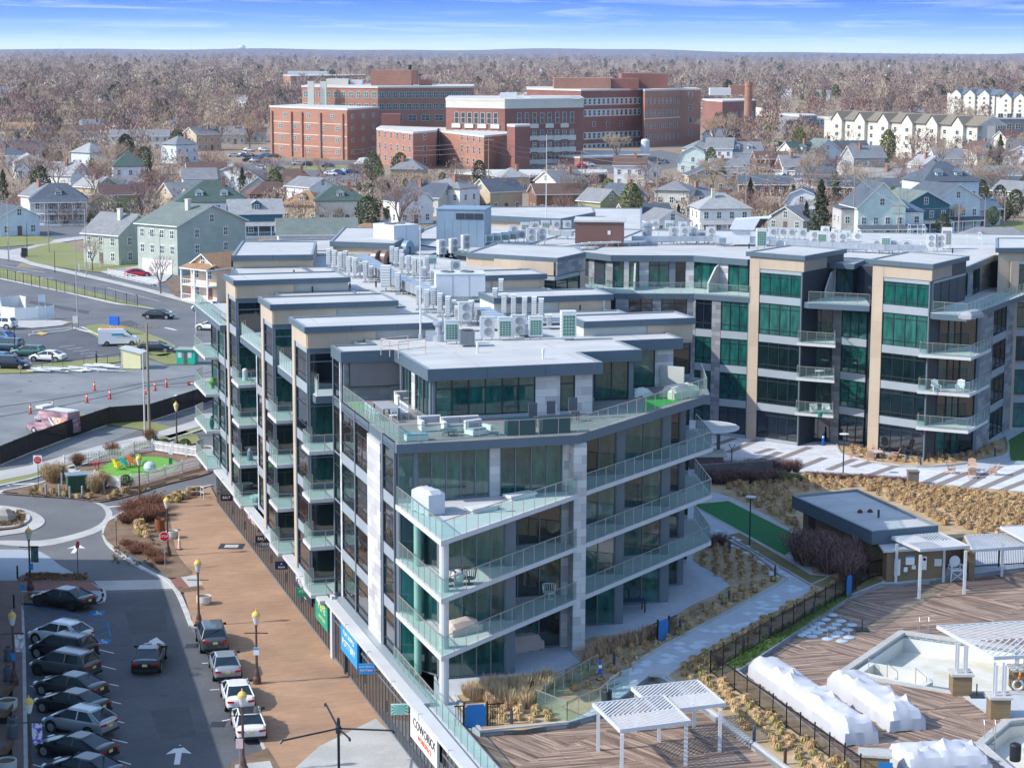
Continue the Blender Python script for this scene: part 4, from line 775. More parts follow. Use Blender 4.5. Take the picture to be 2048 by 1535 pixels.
for px,py,k in ((990,622,'twin'),(1008,633,'twin'),(1027,636,'twin'),(1049,641,'twin'),(1068,641,'twin'),(1002,602,'twin'),(1082,645,'twin'),(1098,662,'single'),(880,633,'twin'),(896,640,'twin'),(914,645,'single'),(942,649,'twin'),(907,632,'single'),(925,648,'single'),(838,619,'twin'),(854,625,'twin'),(867,620,'twin'),(772,583,'tall'),(796,588,'twin'),
    (658,536,'twin'),(669,540,'twin'),(681,544,'twin'),(691,541,'twin'),(698,553,'twin'),(710,556,'twin'),(720,553,'single'),(731,564,'twin'),(784,531,'twin'),(793,534,'twin'),(803,538,'twin'),(804,548,'twin'),(817,551,'twin'),(829,556,'twin'),(840,557,'twin'),(854,552,'twin'),(865,568,'single'),(848,562,'single'),(742,560,'single')): ac(px,py,k,0,R(72)+AL)
ac(910,548,'single',0,AL); ac(863,537,'single',1,AL)
for px,py in ((883,516),(907,513),(931,505)): ac(px,py,'twin',0,R(45))
for px,py in ((964,493),(979,491),(995,490),(1011,488),(1025,486)): ac(px,py,'single',1,R(-8))
ac(1042,484,'single',0,R(10))
for px,py,k,g in ((1027,473,'single',0),(1050,467,'single',1),(1069,466,'single',0),(1091,463,'single',1),(1112,463,'single',0),(1134,463,'single',0),(1062,490,'twin',0),(1083,489,'twin',0)): ac(px,py,k,g,R(6))
for px,py,k,g in ((1347,487,'twin',0),(1368,488,'twin',0),(1386,487,'twin',0),(1403,486,'single',0),(1421,488,'twin',0),(1310,462,'single',0),(1338,463,'single',1),(1365,466,'single',0),(1522,500,'tall',1),(1545,478,'single',0),(1564,478,'single',0),(1582,479,'single',0),(1604,480,'single',0),(1628,496,'twin',0),(1644,498,'twin',1),(1664,499,'twin',0),(1684,500,'twin',0),(1671,480,'single',0),(1692,484,'single',0),(1714,487,'single',0),(1752,502,'single',0),(1771,506,'twin',1),(1791,506,'single',0),(1812,504,'single',0),(1861,503,'twin',0),(1881,503,'twin',0),(1893,498,'tall',0),(1650,475,'single',0)): ac(px,py,k,g,R(-14 if px>1620 else 0))
def rtu(px,py,W_,D_,H_,rz,name,lab,mat,hood=True,cat='rooftop unit',z=None):
    z=RZ if z is None else z; a=P(px,py,z); t=thing(name,lab,cat,(a.x,a.y,z),rz); mb=MB(); mb.box(0,W_,0,D_,.35,.35+H_); mb.box(-.04,W_+.04,-.04,D_+.04,.35+H_,.4+H_); mb.bl('casing',mat,t)
    k=MB(); k.box(.1,W_-.1,.1,D_-.1,0,.35); k.bl('curb',galv,t)
    s=MB(); n=max(2,int(W_/1.1))
    for i in range(1,n): s.box(W_*i/n-.015,W_*i/n+.015,-.02,0,.4,.3+H_)
    s.bl('panel_seam',galv,t)
    if hood:
        for (x0,y0) in ((W_*.25,D_*.5),(W_*.65,D_*.5)): f=MB(); f.lathe([(.55,0),(.55,.12),(.45,.12),(.4,.04),(0,.04)],(x0,y0,.4+H_),16); f.bl('fan_grille',grille_d,t)
    return t
ac_w=M('rtu_white',X(204,208,211),.45,0,.04,.4)
rtu(872,602,3.9,2.6,1.75,AL*.3,'rooftop_unit','big white rooftop unit in the middle of the near roof',ac_w)
t=rtu(788,502,3.0,3.6,2.1,R(38),'air_handler','large white air handler with a hood in front of the blue grey plant room',ac_w)
t=rtu(868,492,1.3,1.2,3.3,0,'plant_room','blue grey metal plant room with three louvres in its upper wall',M('blue_grey_metal',X(128,148,164),.5,.1,.12,.3),False,'plant room')
t.location=P(873,492,RZ); bpy.data.objects.remove(t.children[0])
for ch in list(t.children): bpy.data.objects.remove(ch)
bm_=M('blue_grey_metal',(0,0,0)); mb=MB(); mb.box(0,4.9,0,4.6,0,3.7); mb.box(-.08,4.98,-.08,4.68,3.7,3.8); mb.bl('wall',bm_,t)
t.rotation_euler=(0,0,R(-8))
for i in range(3): l=MB(); l.box(2.0+i*.95,2.85+i*.95,-.05,0,2.75,3.35); l.bl('louvre',slate_dk,t)
for i in range(1,6): l=MB(); l.box(i*.82-.012,i*.82+.012,-.02,0,.1,2.7); l.bl('panel_seam',slate_lt,t)
def plain(name,lab,cat,px,py,z,fn,mats,rz=0,smooth=False,world=0,group=None):
    a=P(px,py,z); mb=MB(); fn(mb); o=mb.build(name,mats,None,smooth); o.location=(a.x,a.y,z); o.rotation_euler=(0,0,rz); WL[o.name]=(Vector(o.location),rz); tag(o,lab,cat,group); return o
t=thing('stair_house','brown metal stair house on the roof with a pale flat top','stair house',tuple(P(1150,492,RZ)),R(-4)); mb=MB(); mb.box(0,4.9,0,4.4,0,2.45); mb.build('wall',M('brown_metal',X(112,82,74),.55,0,.06,.4),t,world=0); mb=MB(); mb.box(-.15,5.05,-.15,4.55,2.45,2.62); mb.bl('roof',roofm,t); mb=MB(); mb.box(3.3,3.6,-.04,0,1.2,1.6); mb.bl('vent',casing,t)
def guard(px,L,D_,lab,mat,z=None,plat=None,rz=0):
    z=RZ if z is None else z; a=P(*px,z); t=thing('guard_rail',lab,'guard rail',tuple(a),rz); f=MB()
    pts=[(0,D_),(0,0),(L,0),(L,D_)]
    for i in range(4): f.bar((*pts[i],0),(*pts[i],1.1),.03,n=5)
    for i in range(3):
        for h in (.55,1.08): f.bar((*pts[i],h),(*pts[i+1],h),.028,n=5)
    f.bar((L/2,0,0),(L/2,0,1.1),.03,n=5); f.bl('rail',mat,t)
    if plat: f=MB(); f.box(-.2,L+.2,-.2,D_,-.02,.10); f.bl('platform',plat,t)
guard((1182,489),1.9,1.5,'orange guard rail on a red pad in front of the brown stair house',M('rail_orange',X(226,170,140),.6,0,.05),plat=M('red_pad',X(176,88,74),.7,0,.1))
guard((762,710),1.9,2.2,'thin tan guard rail round the roof hatch left of the mast',M('rail_tan',X(200,176,160),.6,0,.05),rz=R(-50))
guard((1820,470),1.6,1.2,'white guard rail at the back of the far wing roof',casing); guard((1905,488),3.0,1.5,'white guard rail at the right end of the far wing roof',casing)
def mast(px,py,h,lab,r=.06,z=None,mat=None):
    z=RZ if z is None else z; a=P(px,py,z); t=thing('mast',lab,'mast',tuple(a)); f=MB(); f.bar((0,0,0),(0,0,h),r*1.3,r*.5,8); f.bl('pole',mat or casing,t); f=MB(); f.lathe([(.22,0),(.22,.04),(.14,.06),(.14,.5),(.09,.55)],(0,0,0),10); f.bl('base',galv,t)
mast(841,683,7.9,'tall thin white mast standing on the near roof left of the condensers'); mast(1092,456,10.4,'white mast on the back roof in front of the brick hospital',.05)
def duct(pts,wd,ht,lab,mat=galv,name='duct'):
    P3=[P(x,y,RZ+.35) for x,y in pts]; t=thing(name,lab,'duct',tuple(P3[0])); 
    for i in range(len(P3)-1):
        a,b=P3[i],P3[i+1]; d=(b-a); L=d.length; rz=math.atan2(d.y,d.x); M4=TR(a-P3[0])@RO(rz,4,'Z'); mb=MB(); mb.box(-.05,L+.05,-wd/2,wd/2,0,ht+.004*i,M4)
        k=int(L/1.2)
        for j in range(k+1): mb.box(L*j/max(1,k)-.03,L*j/max(1,k)+.03,-wd/2-.03,wd/2+.03,-.03,ht+.03,M4)
        mb.bl('duct_section',mat,t)
        s=MB()
        for j in range(k): x=L*(j+.5)/max(1,k); s.box(x-.04,x+.04,-wd/2,-wd/2+.06,-.33,0,M4).box(x-.04,x+.04,wd/2-.06,wd/2,-.33,0,M4)
        s.bl('support',galv,t)
    return t
duct([(722,524),(760,548),(800,570),(850,590),(868,602)],1.2,.7,'long silver duct running between two rows of condensers on the near roof')
duct([(965,634),(1000,655),(1062,668)],1.15,.7,'short silver duct right of the big white rooftop unit')
duct([(1265,482),(1430,482),(1445,486)],.7,.5,'silver duct left of the angled white air handler'); duct([(1540,490),(1640,494),(1770,500),(1850,502)],.7,.55,'silver duct behind the tan towers of the far wing'); duct([(1100,470),(1145,472)],.6,.5,'short silver duct left of the brown stair house')
duct([(1118,495),(1180,488),(1290,484)],.35,.18,'low white cable tray crossing the roof in front of the brown stair house',casing,'cable_tray')
def elbow(px,py,lab,rz,mat):
    a=P(px,py,RZ); mb=MB(); n=9
    for i in range(n):
        t0=math.pi*i/n; t1=math.pi*(i+1)/n
        for r0,r1 in ((.35,1.25),):
            q=[(-math.cos(t0)*r1,.9+math.sin(t0)*r1),(-math.cos(t1)*r1,.9+math.sin(t1)*r1),(-math.cos(t1)*r0,.9+math.sin(t1)*r0),(-math.cos(t0)*r0,.9+math.sin(t0)*r0)]
            A=[(x,-.45,z) for x,z in q]; B=[(x,.45,z) for x,z in q]; mb.face(A[::-1]).face(B); mb.face([A[0],A[1],B[1],B[0]]); mb.face([A[2],A[3],B[3],B[2]])
    for s in (-1,1): mb.box(min(s*.35,s*1.25),max(s*.35,s*1.25),-.45,.45,0,.9)
    o=mb.build('curved_duct',mat); o.location=a; o.scale=(.62,.62,.62); o.rotation_euler=(0,0,rz); tag(o,lab,'duct','curved roof ducts'); return o
brn=M('duct_brown',X(126,108,104),.45,.3,.1,1); elbow(754,529,'brown curved duct bend, the left one of the pair on the near roof',R(60),brn); elbow(772,529,'brown curved duct bend, the right one of the pair on the near roof',R(60),brn); elbow(815,508,'blue curved duct bend beside the large white air handler',R(60),bm_)
t=thing('air_handler','angled white air handler with black louvres on the far wing roof','air handler',tuple(P(1462,492,RZ)),R(-8)); mb=MB(); mb.box(0,1.9,0,1.8,.2,1.7); mb.bl('casing',ac_w,t)
mb=MB(); mb.v=[(-.2,-.3,1.7),(2.3,-.3,1.7),(-.2,2,1.7),(2.3,2,1.7),(.3,-.3,2.7),(4.0,-.3,3.0),(.3,2,2.7),(4.0,2,3.0)]; mb.f=[(0,1,5,4),(2,6,7,3),(4,5,7,6),(0,4,6,2),(1,3,7,5),(0,2,3,1)]; mb.m=[0]*6; mb.bl('hood',ac_w,t)
for k in range(2):
    mb=MB(); x0=2.42; mb.face([(2.35+k*.8,-.32,1.85+k*.02),(2.9+k*.5,-.32,1.85+k*.6),(3.5+k*.2,-.32,2.85),(2.9+k*.35,-.32,2.85)]); mb.bl('louvre',black_m,t)
mb=MB(); mb.box(1.9,4.4,.3,1.3,.3,.9); mb.bl('duct_section',ac_w,t)
plain('flue','steel flue between the brown stair house and the small condensers','flue',1294,484,RZ,lambda m:m.lathe([(.5,0),(.5,1.6),(.6,1.65),(.6,1.9),(.2,2.1),(0,2.1)],(0,0,0),16),[galv],smooth=False)
plain('exhaust_stack','galvanised exhaust stack with a slanted hood left of the front condensers','exhaust stack',878,686,RZ,lambda m:(m.lathe([(.45,0),(.45,.5),(.25,.6),(.25,1.1),(.42,1.3),(.42,1.5)],(0,0,0),14),m.box(-.9,-.1,-.2,.6,.1,.8),m.box(.2,.3,-.3,.4,.8,2.2)),[galv])
t=thing('condenser','grey slatted cube condenser between two white units on the near roof','condenser',tuple(P(934,696,RZ)),.1); mb=MB(); mb.box(-.48,.48,-.48,.48,.3,1.2); mb.build('casing',M('condenser_grey',X(112,118,122),.55,.2,.05),t,world=0)
mb=MB()
for i in range(12): x=-.44+i*.08; mb.box(x-.012,x+.012,-.50,-.48,.34,1.15)
mb.build('slat',M('slat_grey',X(165,170,172),.5,.2,0),t,world=0); mb=MB(); mb.lathe([(.42,0),(.42,.05),(.36,.05),(.1,.02),(0,.02)],(0,0,1.2),16); mb.bl('fan_grille',black_m,t)
for i,(x,y,g) in enumerate(((955,710,1),(1086,722,1),(1025,665,0),(717,604,1),(625,585,0),(588,551,0),(1315,480,1),(1498,497,0),(1570,500,1),(1208,619,1),(1160,623,0),(752,574,0),(1842,503,1),(1905,506,0),(700,578,0),(780,662,0))):
    plain('vent_pipe',('white capped vent pipe ' if g else 'black vent pipe ')+where(x,y,RLM),'vent pipe',x,y,RZ,(lambda m:m.lathe([(.06,0),(.06,.5),(.09,.52),(.09,.8),(0,.85)],(0,0,0),8)) if g else (lambda m:m.lathe([(.07,0),(.07,.5),(0,.52)],(0,0,0),8)),[casing if g else black_m],group='vent pipes on the roofs')
# ================================================================== TOP TERRACE FURNITURE
TM=P
off_w=M('cushion_white',X(214,212,206),.9,0,.04,2); off_g=M('cushion_grey',X(150,152,156),.9,0,.05,2); dgrey=M('resin_grey',X(84,90,96),.6,0,.05); wickg=M('wicker_dark',X(40,46,50),.8,0,.1,9)
def fthing(name,lab,cat,px,py,z,rz,parts,group=None):
    t=thing(name,lab,cat,tuple(P(px,py,z)),rz,group)
    for nm,mat,fn in parts: mb=MB(); fn(mb); mb.bl(nm,mat,t)
    return t
def sofa(px,py,z,L,rz,lab,corner=0):
    ps=[('base',off_w,lambda m:m.box(0,L,0,.9,.05,.32)),('backrest',off_w,lambda m:m.box(0,L,.75,.95,.3,.85)),('seat_cushion',off_g,lambda m:m.box(.08,L-.08,.05,.74,.325,.46))]
    if corner: ps.append(('armrest',off_w,lambda m:m.box(L-.2,L,-.4,.95,.32,.62)))
    else: ps.append(('armrest',off_w,lambda m:m.box(0,.2,0,.74,.32,.66)))
    n=max(1,int(L/.9))
    for i in range(n): ps.append(('back_cushion',off_g,lambda m,i=i:m.box(.1+(L-.2)*i/n,.05+(L-.2)*(i+1)/n,.6,.745,.47,.82)))
    return fthing('sofa',lab,'sofa',px,py,z,rz,ps)
sofa(843,864,TZ,1.4,AL,'white outdoor sofa with a grey cushion, nearest the dining table'); sofa(888,866,TZ,2.4,AL,'long white outdoor sofa behind the low round table'); sofa(946,873,TZ,1.2,AL+R(20),'white corner lounge seat right of the low round table',1); sofa(795,812,TZ,1.9,AL,'white lounge seat under the terrace television')
fthing('pouf','square white pouf with a blue top at the terrace corner','pouf',832,880,TZ,AL,[('base',off_w,lambda m:m.box(-.65,.65,-.35,.35,.03,.34)),('cushion',M('cushion_blue',X(120,156,166),.9,0,.03),lambda m:m.box(-.62,.62,-.33,.33,.341,.42))])
fthing('coffee_table','low dark round table in front of the long white sofa','coffee table',897,871,TZ,0,[('table_top',dgrey,lambda m:m.lathe([(.0,.33),(.5,.33),(.5,.37),(0,.37)],(0,0,0),18))]+[('leg',dgrey,lambda m,a=a:m.bar((math.cos(a)*.35,math.sin(a)*.35,0),(math.cos(a)*.3,math.sin(a)*.3,.33),.03)) for a in (0,1.57,3.14,4.71)])
fthing('dining_table','long grey dining table on the terrace below the television','dining table',782,840,TZ,AL,[('table_top',off_g,lambda m:m.box(-.55,.55,-.2,2.6,.72,.77))]+[('leg',dgrey,lambda m,x=x,y=y:m.box(x-.04,x+.04,y-.04,y+.04,0,.72)) for x in (-.48,.48) for y in (-.12,2.5)])
def chair_parts(m1): return [('seat',m1,lambda m:m.box(-.22,.22,-.22,.22,.42,.46)),('backrest',m1,lambda m:(m.box(-.22,.22,.2,.24,.72,.86),m.box(-.2,-.16,.2,.24,.46,.72),m.box(.16,.2,.2,.24,.46,.72),m.box(-.02,.02,.2,.24,.46,.72)))]+[('leg',m1,lambda m,x=x,y=y:m.bar((x*.18,y*.18,.42),(x*.23,y*.23,0),.02,n=5)) for x in (-1,1) for y in (-1,1)]
wc=M('plastic_white',X(222,222,222),.5,0,.02)
for i,(dx,dy,r) in enumerate(((.9,.2,R(-90)),(.9,.8,R(-90)),(.9,1.4,R(-90)),(.9,2.0,R(-90)),(-.9,.2,R(90)),(-.9,.8,R(90)),(-.9,1.4,R(90)),(-.9,2.0,R(90)),(0,-.7,R(180)))):
    a=P(782,840,TZ); p=RO(AL,4,'Z')@Vector((dx,dy,0)); t=thing('dining_chair','white slatted chair '+('on the right side of' if i<4 else 'on the railing side of' if i<8 else 'at the near end of')+' the terrace dining table','chair',(a.x+p.x,a.y+p.y,TZ),AL+r,'white dining chairs on the top terrace')
    for nm,mat,fn in chair_parts(wc): mb=MB(); fn(mb); mb.bl(nm,mat,t)
t=thing('television','large dark screen fixed to the grey panel wall of the top terrace','television',(*UV(30.2,129.35),TZ),AL); mb=MB(); mb.box(-1.75,1.75,-.04,.04,.95,2.75); mb.bl('frame',black_m,t); mb=MB(); mb.box(-1.7,1.7,-.055,-.042,1.0,2.7); mb.build('screen',M('screen_grey',X(118,114,116),.3,0,.08,.6),t,world=0)
for k,(u,v) in enumerate(((38.3,118.0),(39.6,118.4),(41.3,119.2))):
    x,y=UV(u-1.0,v-.6); t=thing('high_chair','grey high backed chair, '+('left','middle','right')[k]+' one of the three behind the dark planters','chair',(x,y,TZ),AL,'grey high backed chairs on the top terrace')
    for nm,b in (('seat',(-.28,.28,-.28,.28,.55,.65)),('backrest',(-.28,.28,.22,.3,.65,1.45))): mb=MB(); mb.box(*b); mb.bl(nm,dgrey,t)
    for sx_ in (-1,1):
        for sy_ in (-1,1): mb=MB(); mb.bar((sx_*.22,sy_*.22,.55),(sx_*.24,sy_*.24,0),.025,n=5); mb.bl('leg',dgrey,t)
for k,(u0) in enumerate((34.9,37.1)):
    x,y=UV(u0,115.0); t=thing('storage_box','dark glossy box behind the glass rail, '+('left' if k==0 else 'right')+' one of two','storage box',(x,y,TZ),AL,'dark boxes on the top terrace'); mb=MB(); mb.box(0,1.75,0,.7,0,.95); mb.build('box',M('dark_teal_box',X(24,60,68),.3,0,.05),t,world=0); mb=MB(); mb.box(-.03,1.78,-.03,.73,.95,1.0); mb.build('lid',M('dark_teal_box',(0,0,0)),t,world=0)
cloth=M('white_cover',X(186,188,194),.7,0,.02,1,bump=.25)
def crumple(mb,amp,seed):
    rr=random.Random(seed); mb.v=[(x+rr.uniform(-amp,amp),y+rr.uniform(-amp,amp),z if z<.02 else z+rr.uniform(-amp,amp)) for x,y,z in mb.v]
def blob(L,W_,H_,seed,nx=22,ny=9,peaks=0,taper=0.0,sharp=.12,edge=.62):
    """a tarpaulin pulled over things: a closed skirted hull with pointed peaks"""
    rr=random.Random(seed); mb=MB(); pk=[(rr.uniform(.04,.96)*L,rr.uniform(.12,.9)*W_,rr.uniform(.2,.5)) for _ in range(peaks*2)]
    g=[]
    for i in range(nx+1):
        row=[]
        for j in range(ny+1):
            u=i/nx; v=j/ny; x=u*L; y=v*W_; e=min(u*nx/2.0,(1-u)*nx/2.0,v*ny/1.7,(1-v)*ny/1.7,1); z=H_*(edge+(1-edge)*e**.5)
            for (px_,py_,h_) in pk: d=math.hypot(x-px_,(y-py_)*1.3); z+=h_*math.exp(-d/.2)
            z+=rr.uniform(-.03,.03)-(.08 if i in (0,nx) or j in (0,ny) else 0); yy=W_/2+(y-W_/2)*(1-taper*u)
            row.append((x,yy,z))
        g.append(row)
    k=0
    for row in g: mb.v.extend(row)
    n=ny+1
    for i in range(nx):
        for j in range(ny): mb.f.append((i*n+j,(i+1)*n+j,(i+1)*n+j+1,i*n+j+1)); mb.m.append(0)
    rim=[i*n for i in range(nx+1)]+[nx*n+j for j in range(1,n)]+[i*n+ny for i in range(nx-1,-1,-1)]+[j for j in range(ny-1,0,-1)]
    c=(L/2,W_/2); b=len(mb.v)
    for q in rim: x,y,z=mb.v[q]; mb.v.append((c[0]+(x-c[0])*1.01+rr.uniform(-.03,.03),c[1]+(y-c[1])*1.03+rr.uniform(-.03,.03),rr.choice((0,0,.03,.08))))
    m=len(rim)
    for q in range(m): r2=(q+1)%m; mb.f.append((rim[q],b+q,b+r2,rim[r2])); mb.m.append(0)
    return mb
def covered(px,py,z,rz,L,W_,H_,seed,lab,mat=cloth,peaks=0,cat='covered furniture',taper=0,edge=.62,name='covered_furniture',sm=True):
    mb=blob(L,W_,H_,seed,max(6,int(L*4.2)),max(4,int(W_*4.6)),peaks,taper,edge=edge); o=mb.build(name,mat,None,smooth=sm); o.data.set_sharp_from_angle(angle=R(24)); a=P(px,py,z); o.location=a; o.rotation_euler=(0,0,rz); return tag(o,lab,cat)
covered(823,1020,LV[3],AL+R(-73),1.9,1.1,1.45,5,'tall white covered box at the left edge of the big white terrace',edge=.9)
for k,(x,y) in enumerate(((945,1028),(1022,1002))): 
    a=P(x,y,LV[3]); t=thing('sun_lounger','flat white lounger on the big white terrace, '+('left' if k==0 else 'right')+' one of two','sun lounger',tuple(a),R(38)); mb=MB(); mb.box(0,2.0,0,.8,.16,.30); mb.bl('mattress',casing,t); mb=MB(); mb.box(.1,1.9,.08,.72,0,.16); mb.bl('frame',wc,t)
covered(1003,1312,ZP,R(30),3.0,1.5,1.05,8,'long grey pink covered table on the ground patio behind the stone pier',M('cover_taupe',X(176,158,152),.8,0,.05,1,bump=.3),0)
covered(1001,1330,ZP,R(60),1.5,1.0,.8,9,'navy covered grill beside the taupe covered table',M('cover_navy',X(58,70,90),.8,0,.05,1),0)
covered(905,1275,LV[1],R(40),2.2,1.3,.8,10,'beige covered table on the lowest corner balcony',M('cover_beige',X(190,174,160),.8,0,.06,1,bump=.3),0)
def sbox(name,lab,cat,x,y,z,fn,mat,rz=0,group=None): return plain(name,lab,cat,x,y,z,fn,[mat],rz,group=group)
sbox('egg_planter','round white egg shaped planter behind the white corner column','planter',915,1168,LV[2],lambda m:m.lathe([(.15,0),(.38,.25),(.42,.5),(.32,.75),(.12,.85),(0,.86)],(0,0,0),14),conc)
def swivel(px,py,z,lab,mat): return fthing('armchair',lab,'armchair',px,py,z,R(30),[('base',mat,lambda m:m.lathe([(.28,0),(.28,.03),(.05,.05),(.05,.3)],(0,0,0),12)),('seat',mat,lambda m:m.lathe([(.0,.3),(.36,.34),(.38,.4),(.3,.42),(0,.42)],(0,0,0),14)),('backrest',mat,lambda m:[m.bar((.36*math.cos(a),.36*math.sin(a),.4),(.42*math.cos(a),.42*math.sin(a),.85),.025,n=5) for a in [i*.35-.4 for i in range(11)]]),('rail',mat,lambda m:[m.bar((.42*math.cos(a),.42*math.sin(a),.85),(.42*math.cos(a+.35),.42*math.sin(a+.35),.85),.03,n=5) for a in [i*.35-.4 for i in range(10)]])])
swivel(896,1172,LV[2],'dark round wicker armchair, the left one behind the white corner column',wickg); swivel(938,1168,LV[2],'dark round wicker armchair right of the white egg planter',wickg); swivel(1098,1196,LV[1],'white armchair standing against the glass rail beside the stone pier',wc)
covered(1270,795,TZ,R(35),1.5,.9,.55,12,'white cushioned lounge chair in front of the right end of the penthouse',off_w,0); covered(1348,800,TZ,R(40),2.6,1.4,.85,13,'beige covered furniture at the right tip of the top terrace',M('cover_cream',X(206,198,182),.8,0,.06,1,bump=.3),0)
mb=MB(); a=UV(50.3,126.6); mb.prism([UV(50.2,129.5),UV(51.4,128.2),UV(51.5,128.3),UV(50.3,129.6)],TZ,TZ+1.5); o=mb.build('privacy_screen',parap); tag(o,'pale slanted privacy screen near the right tip of the top terrace','screen')
fthing('dining_table','dark blue table on the ground patio between the glass bays','table',1260,1222,ZP,R(10),[('table_top',M('navy_top',X(44,66,96),.6,0,.04),lambda m:m.box(-1.0,1.0,-.45,.45,.7,.76))]+[('leg',black_m,lambda m,x=x,y=y:m.box(x-.04,x+.04,y-.04,y+.04,0,.7)) for x in (-.9,.9) for y in (-.38,.38)])
for i,(x,y,z,k,lab) in enumerate(((425,777,LV[2],'plant','potted plant on the second balcony of the far left stack'),(424,858,LV[1],'vase','tall green vase on the far left balcony stack'),(490,760,LV[3],'chair','pale folded chair on a middle stack balcony'),(500,920,LV[1],'towel','grey blue cover hung on a middle stack balcony'),(513,1000,LV[0],'tub','round pale tub on the lowest middle stack balcony'))):
    m={'plant':MT['synthetic_turf'],'vase':M('vase_green',X(40,100,86),.4,0,.05),'chair':wc,'towel':M('towel_blue',X(120,140,156),.9,0,.05),'tub':M('tub_pale',X(180,206,200),.5,0,.03)}[k]
    pr={'plant':[(.12,0),(.15,.3),(.1,.32),(.3,.5),(.32,.7),(.15,.95),(0,1)],'vase':[(.1,0),(.2,.3),(.22,.6),(.1,1.1),(.08,1.2)],'chair':[(.2,0),(.22,.45),(.2,.9),(.0,1.0)],'towel':[(.25,0),(.2,.8),(0,1.1)],'tub':[(.5,0),(.62,.3),(.6,.4),(.5,.35),(0,.3)]}[k]
    sbox({'plant':'potted_plant','vase':'vase','chair':'folded_chair','towel':'covered_chair','tub':'tub'}[k],lab,k,x,y,z,lambda mm,pr=pr:mm.lathe(pr,(0,0,0),12),m)
def adir_parts(mat): 
    P_=[('seat',mat,lambda m:[m.box(-.28+.12*i,-.18+.12*i,-.3,.28,.33-.0*i,.36,RO(R(-8),4,'X')) for i in range(5)]),('backrest',mat,lambda m:[m.box(-.3+.13*i,-.19+.13*i,-.02,.02,0,.8-.04*abs(i-2),TR((0,.24,.32))@RO(R(-22),4,'X')) for i in range(5)])]
    for s in (-1,1): P_+= [('armrest',mat,lambda m,s=s:m.box(s*.36-.06,s*.36+.06,-.35,.35,.55,.585)),('front_leg',mat,lambda m,s=s:m.box(s*.34-.03,s*.34+.03,-.3,-.22,0,.55)),('rear_leg',mat,lambda m,s=s:m.bar((s*.30,-.25,.33),(s*.30,.62,0.03),.035,n=4))]
    return P_
def adir(px,py,z,rz,mat,lab,group=None): return fthing('adirondack_chair',lab,'garden chair',px,py,z,rz,adir_parts(mat),group)
for x,c,g in ((1872,wc,0),(1920,wc,0)): adir(x,783,LV[2],R(10 if x<1900 else -20),c,'white garden chair on the far wing corner balcony, '+('left' if x<1900 else 'right')+' one')
for x in (1627,1652): fthing('armchair','cream armchair on the lowest recessed balcony of the far wing, '+('left' if x<1640 else 'right')+' one','armchair',x,826,LV[1],0,[('seat',off_w,lambda m:m.box(-.35,.35,-.3,.3,.15,.42)),('backrest',off_w,lambda m:m.box(-.35,.35,.2,.34,.42,.85)),('armrest',off_w,lambda m:m.box(-.35,-.25,-.3,.2,.42,.6)),('armrest',off_w,lambda m:m.box(.25,.35,-.3,.2,.42,.6))])
sbox('side_table','small green drum table between two cream armchairs','side table',1640,833,LV[1],lambda m:m.lathe([(.2,0),(.22,.45),(0,.46)],(0,0,0),12),M('green_drum',X(20,130,100),.6,0,.03)); sbox('side_table','small white round table on the middle recessed balcony of the far wing','side table',1638,757,LV[2],lambda m:m.lathe([(.2,0),(.05,.05),(.05,.7),(.45,.72),(.45,.75),(0,.75)],(0,0,0),12),wc)
covered(1942,640,TZ,R(50),2.4,1.2,.7,15,'grey covered furniture on the far wing corner terrace',off_g,0)
# ================================================================== SHOP SIGNS
def blade(px,py,zc,wd,ht,bgm,lines,lab,under=.0):
    """sign hung out over the promenade, facing the camera"""
    a=P(px,py,zc); t=thing('hanging_sign',lab,'sign',tuple(a),AL*.2); mb=MB(); mb.box(-wd/2,wd/2,0,.12,-ht/2,ht/2); mb.bl('board',bgm,t); f=MB(); f.bar((wd/2,.06,ht*.3),(wd/2+.7,.1,ht*.3),.03).bar((wd/2,.06,-ht*.3),(wd/2+.7,.1,-ht*.3),.03); f.bl('bracket',black_m,t)
    for s,size,dz,mat in lines: lettering(s,size,mat,t,(0,-.012,dz))
    return t
salt_k=M('sign_black',(.012,.011,.014),.4,0,0); txw=M('letter_white',(.82,.82,.80),.5,0,0)
blade(453,995,3.0,.95,.55,salt_k,[('SALT',.30,.02,txw)],'small black hanging sign with white letters, the farther one along the shops')
blade(524,1078,3.0,.95,.55,salt_k,[('SALT',.30,.05,txw),('______',.09,-.14,txw)],'small black hanging sign with white letters and a line beneath, nearer one')
blade(563,1130,2.95,.9,.6,M('sign_navy',X(16,36,72),.4,0,0),[('PRIMM',.17,-.14,txw),('A',.2,.12,txw)],'small navy hanging sign with a tiny emblem above white letters'); GREEN=M('sign_green',X(8,150,120),.45,0,0)
blade(607,1184,2.9,.95,.6,GREEN,[('PÉPÉ',.3,.05,M('letter_gold',X(230,220,150),.5,0,0)),('. . . . .',.08,-.18,txw)],'small green hanging sign with pale gold letters')
BLUE=M('sign_blue',X(40,150,220),.45,0,0)
blade(733,1337,3.1,.95,.62,BLUE,[('PLAY BOWLS',.15,.12,txw),('POTTERY',.18,-.1,txw)],'small bright blue hanging sign with wavy white letters')
t=blade(799,1418,3.1,.98,.62,M('sign_teal_pale',X(190,225,215),.5,0,0),[],'pale teal hanging sign with a sunburst of rays')
mb=MB()
for i in range(14):
    a0=2*math.pi*i/14; a1=a0+math.pi/14
    def ed(a): 
        c,s=math.cos(a),math.sin(a); k=min(.46/abs(c) if abs(c)>1e-3 else 9,.28/abs(s) if abs(s)>1e-3 else 9); return (c*k,-.004,s*k)
    mb.face([(0,-.004,0),ed(a1),ed(a0)][::-1])
mb.build('ray',M('ray_teal',X(70,180,165),.5,0,0),t,world=0)
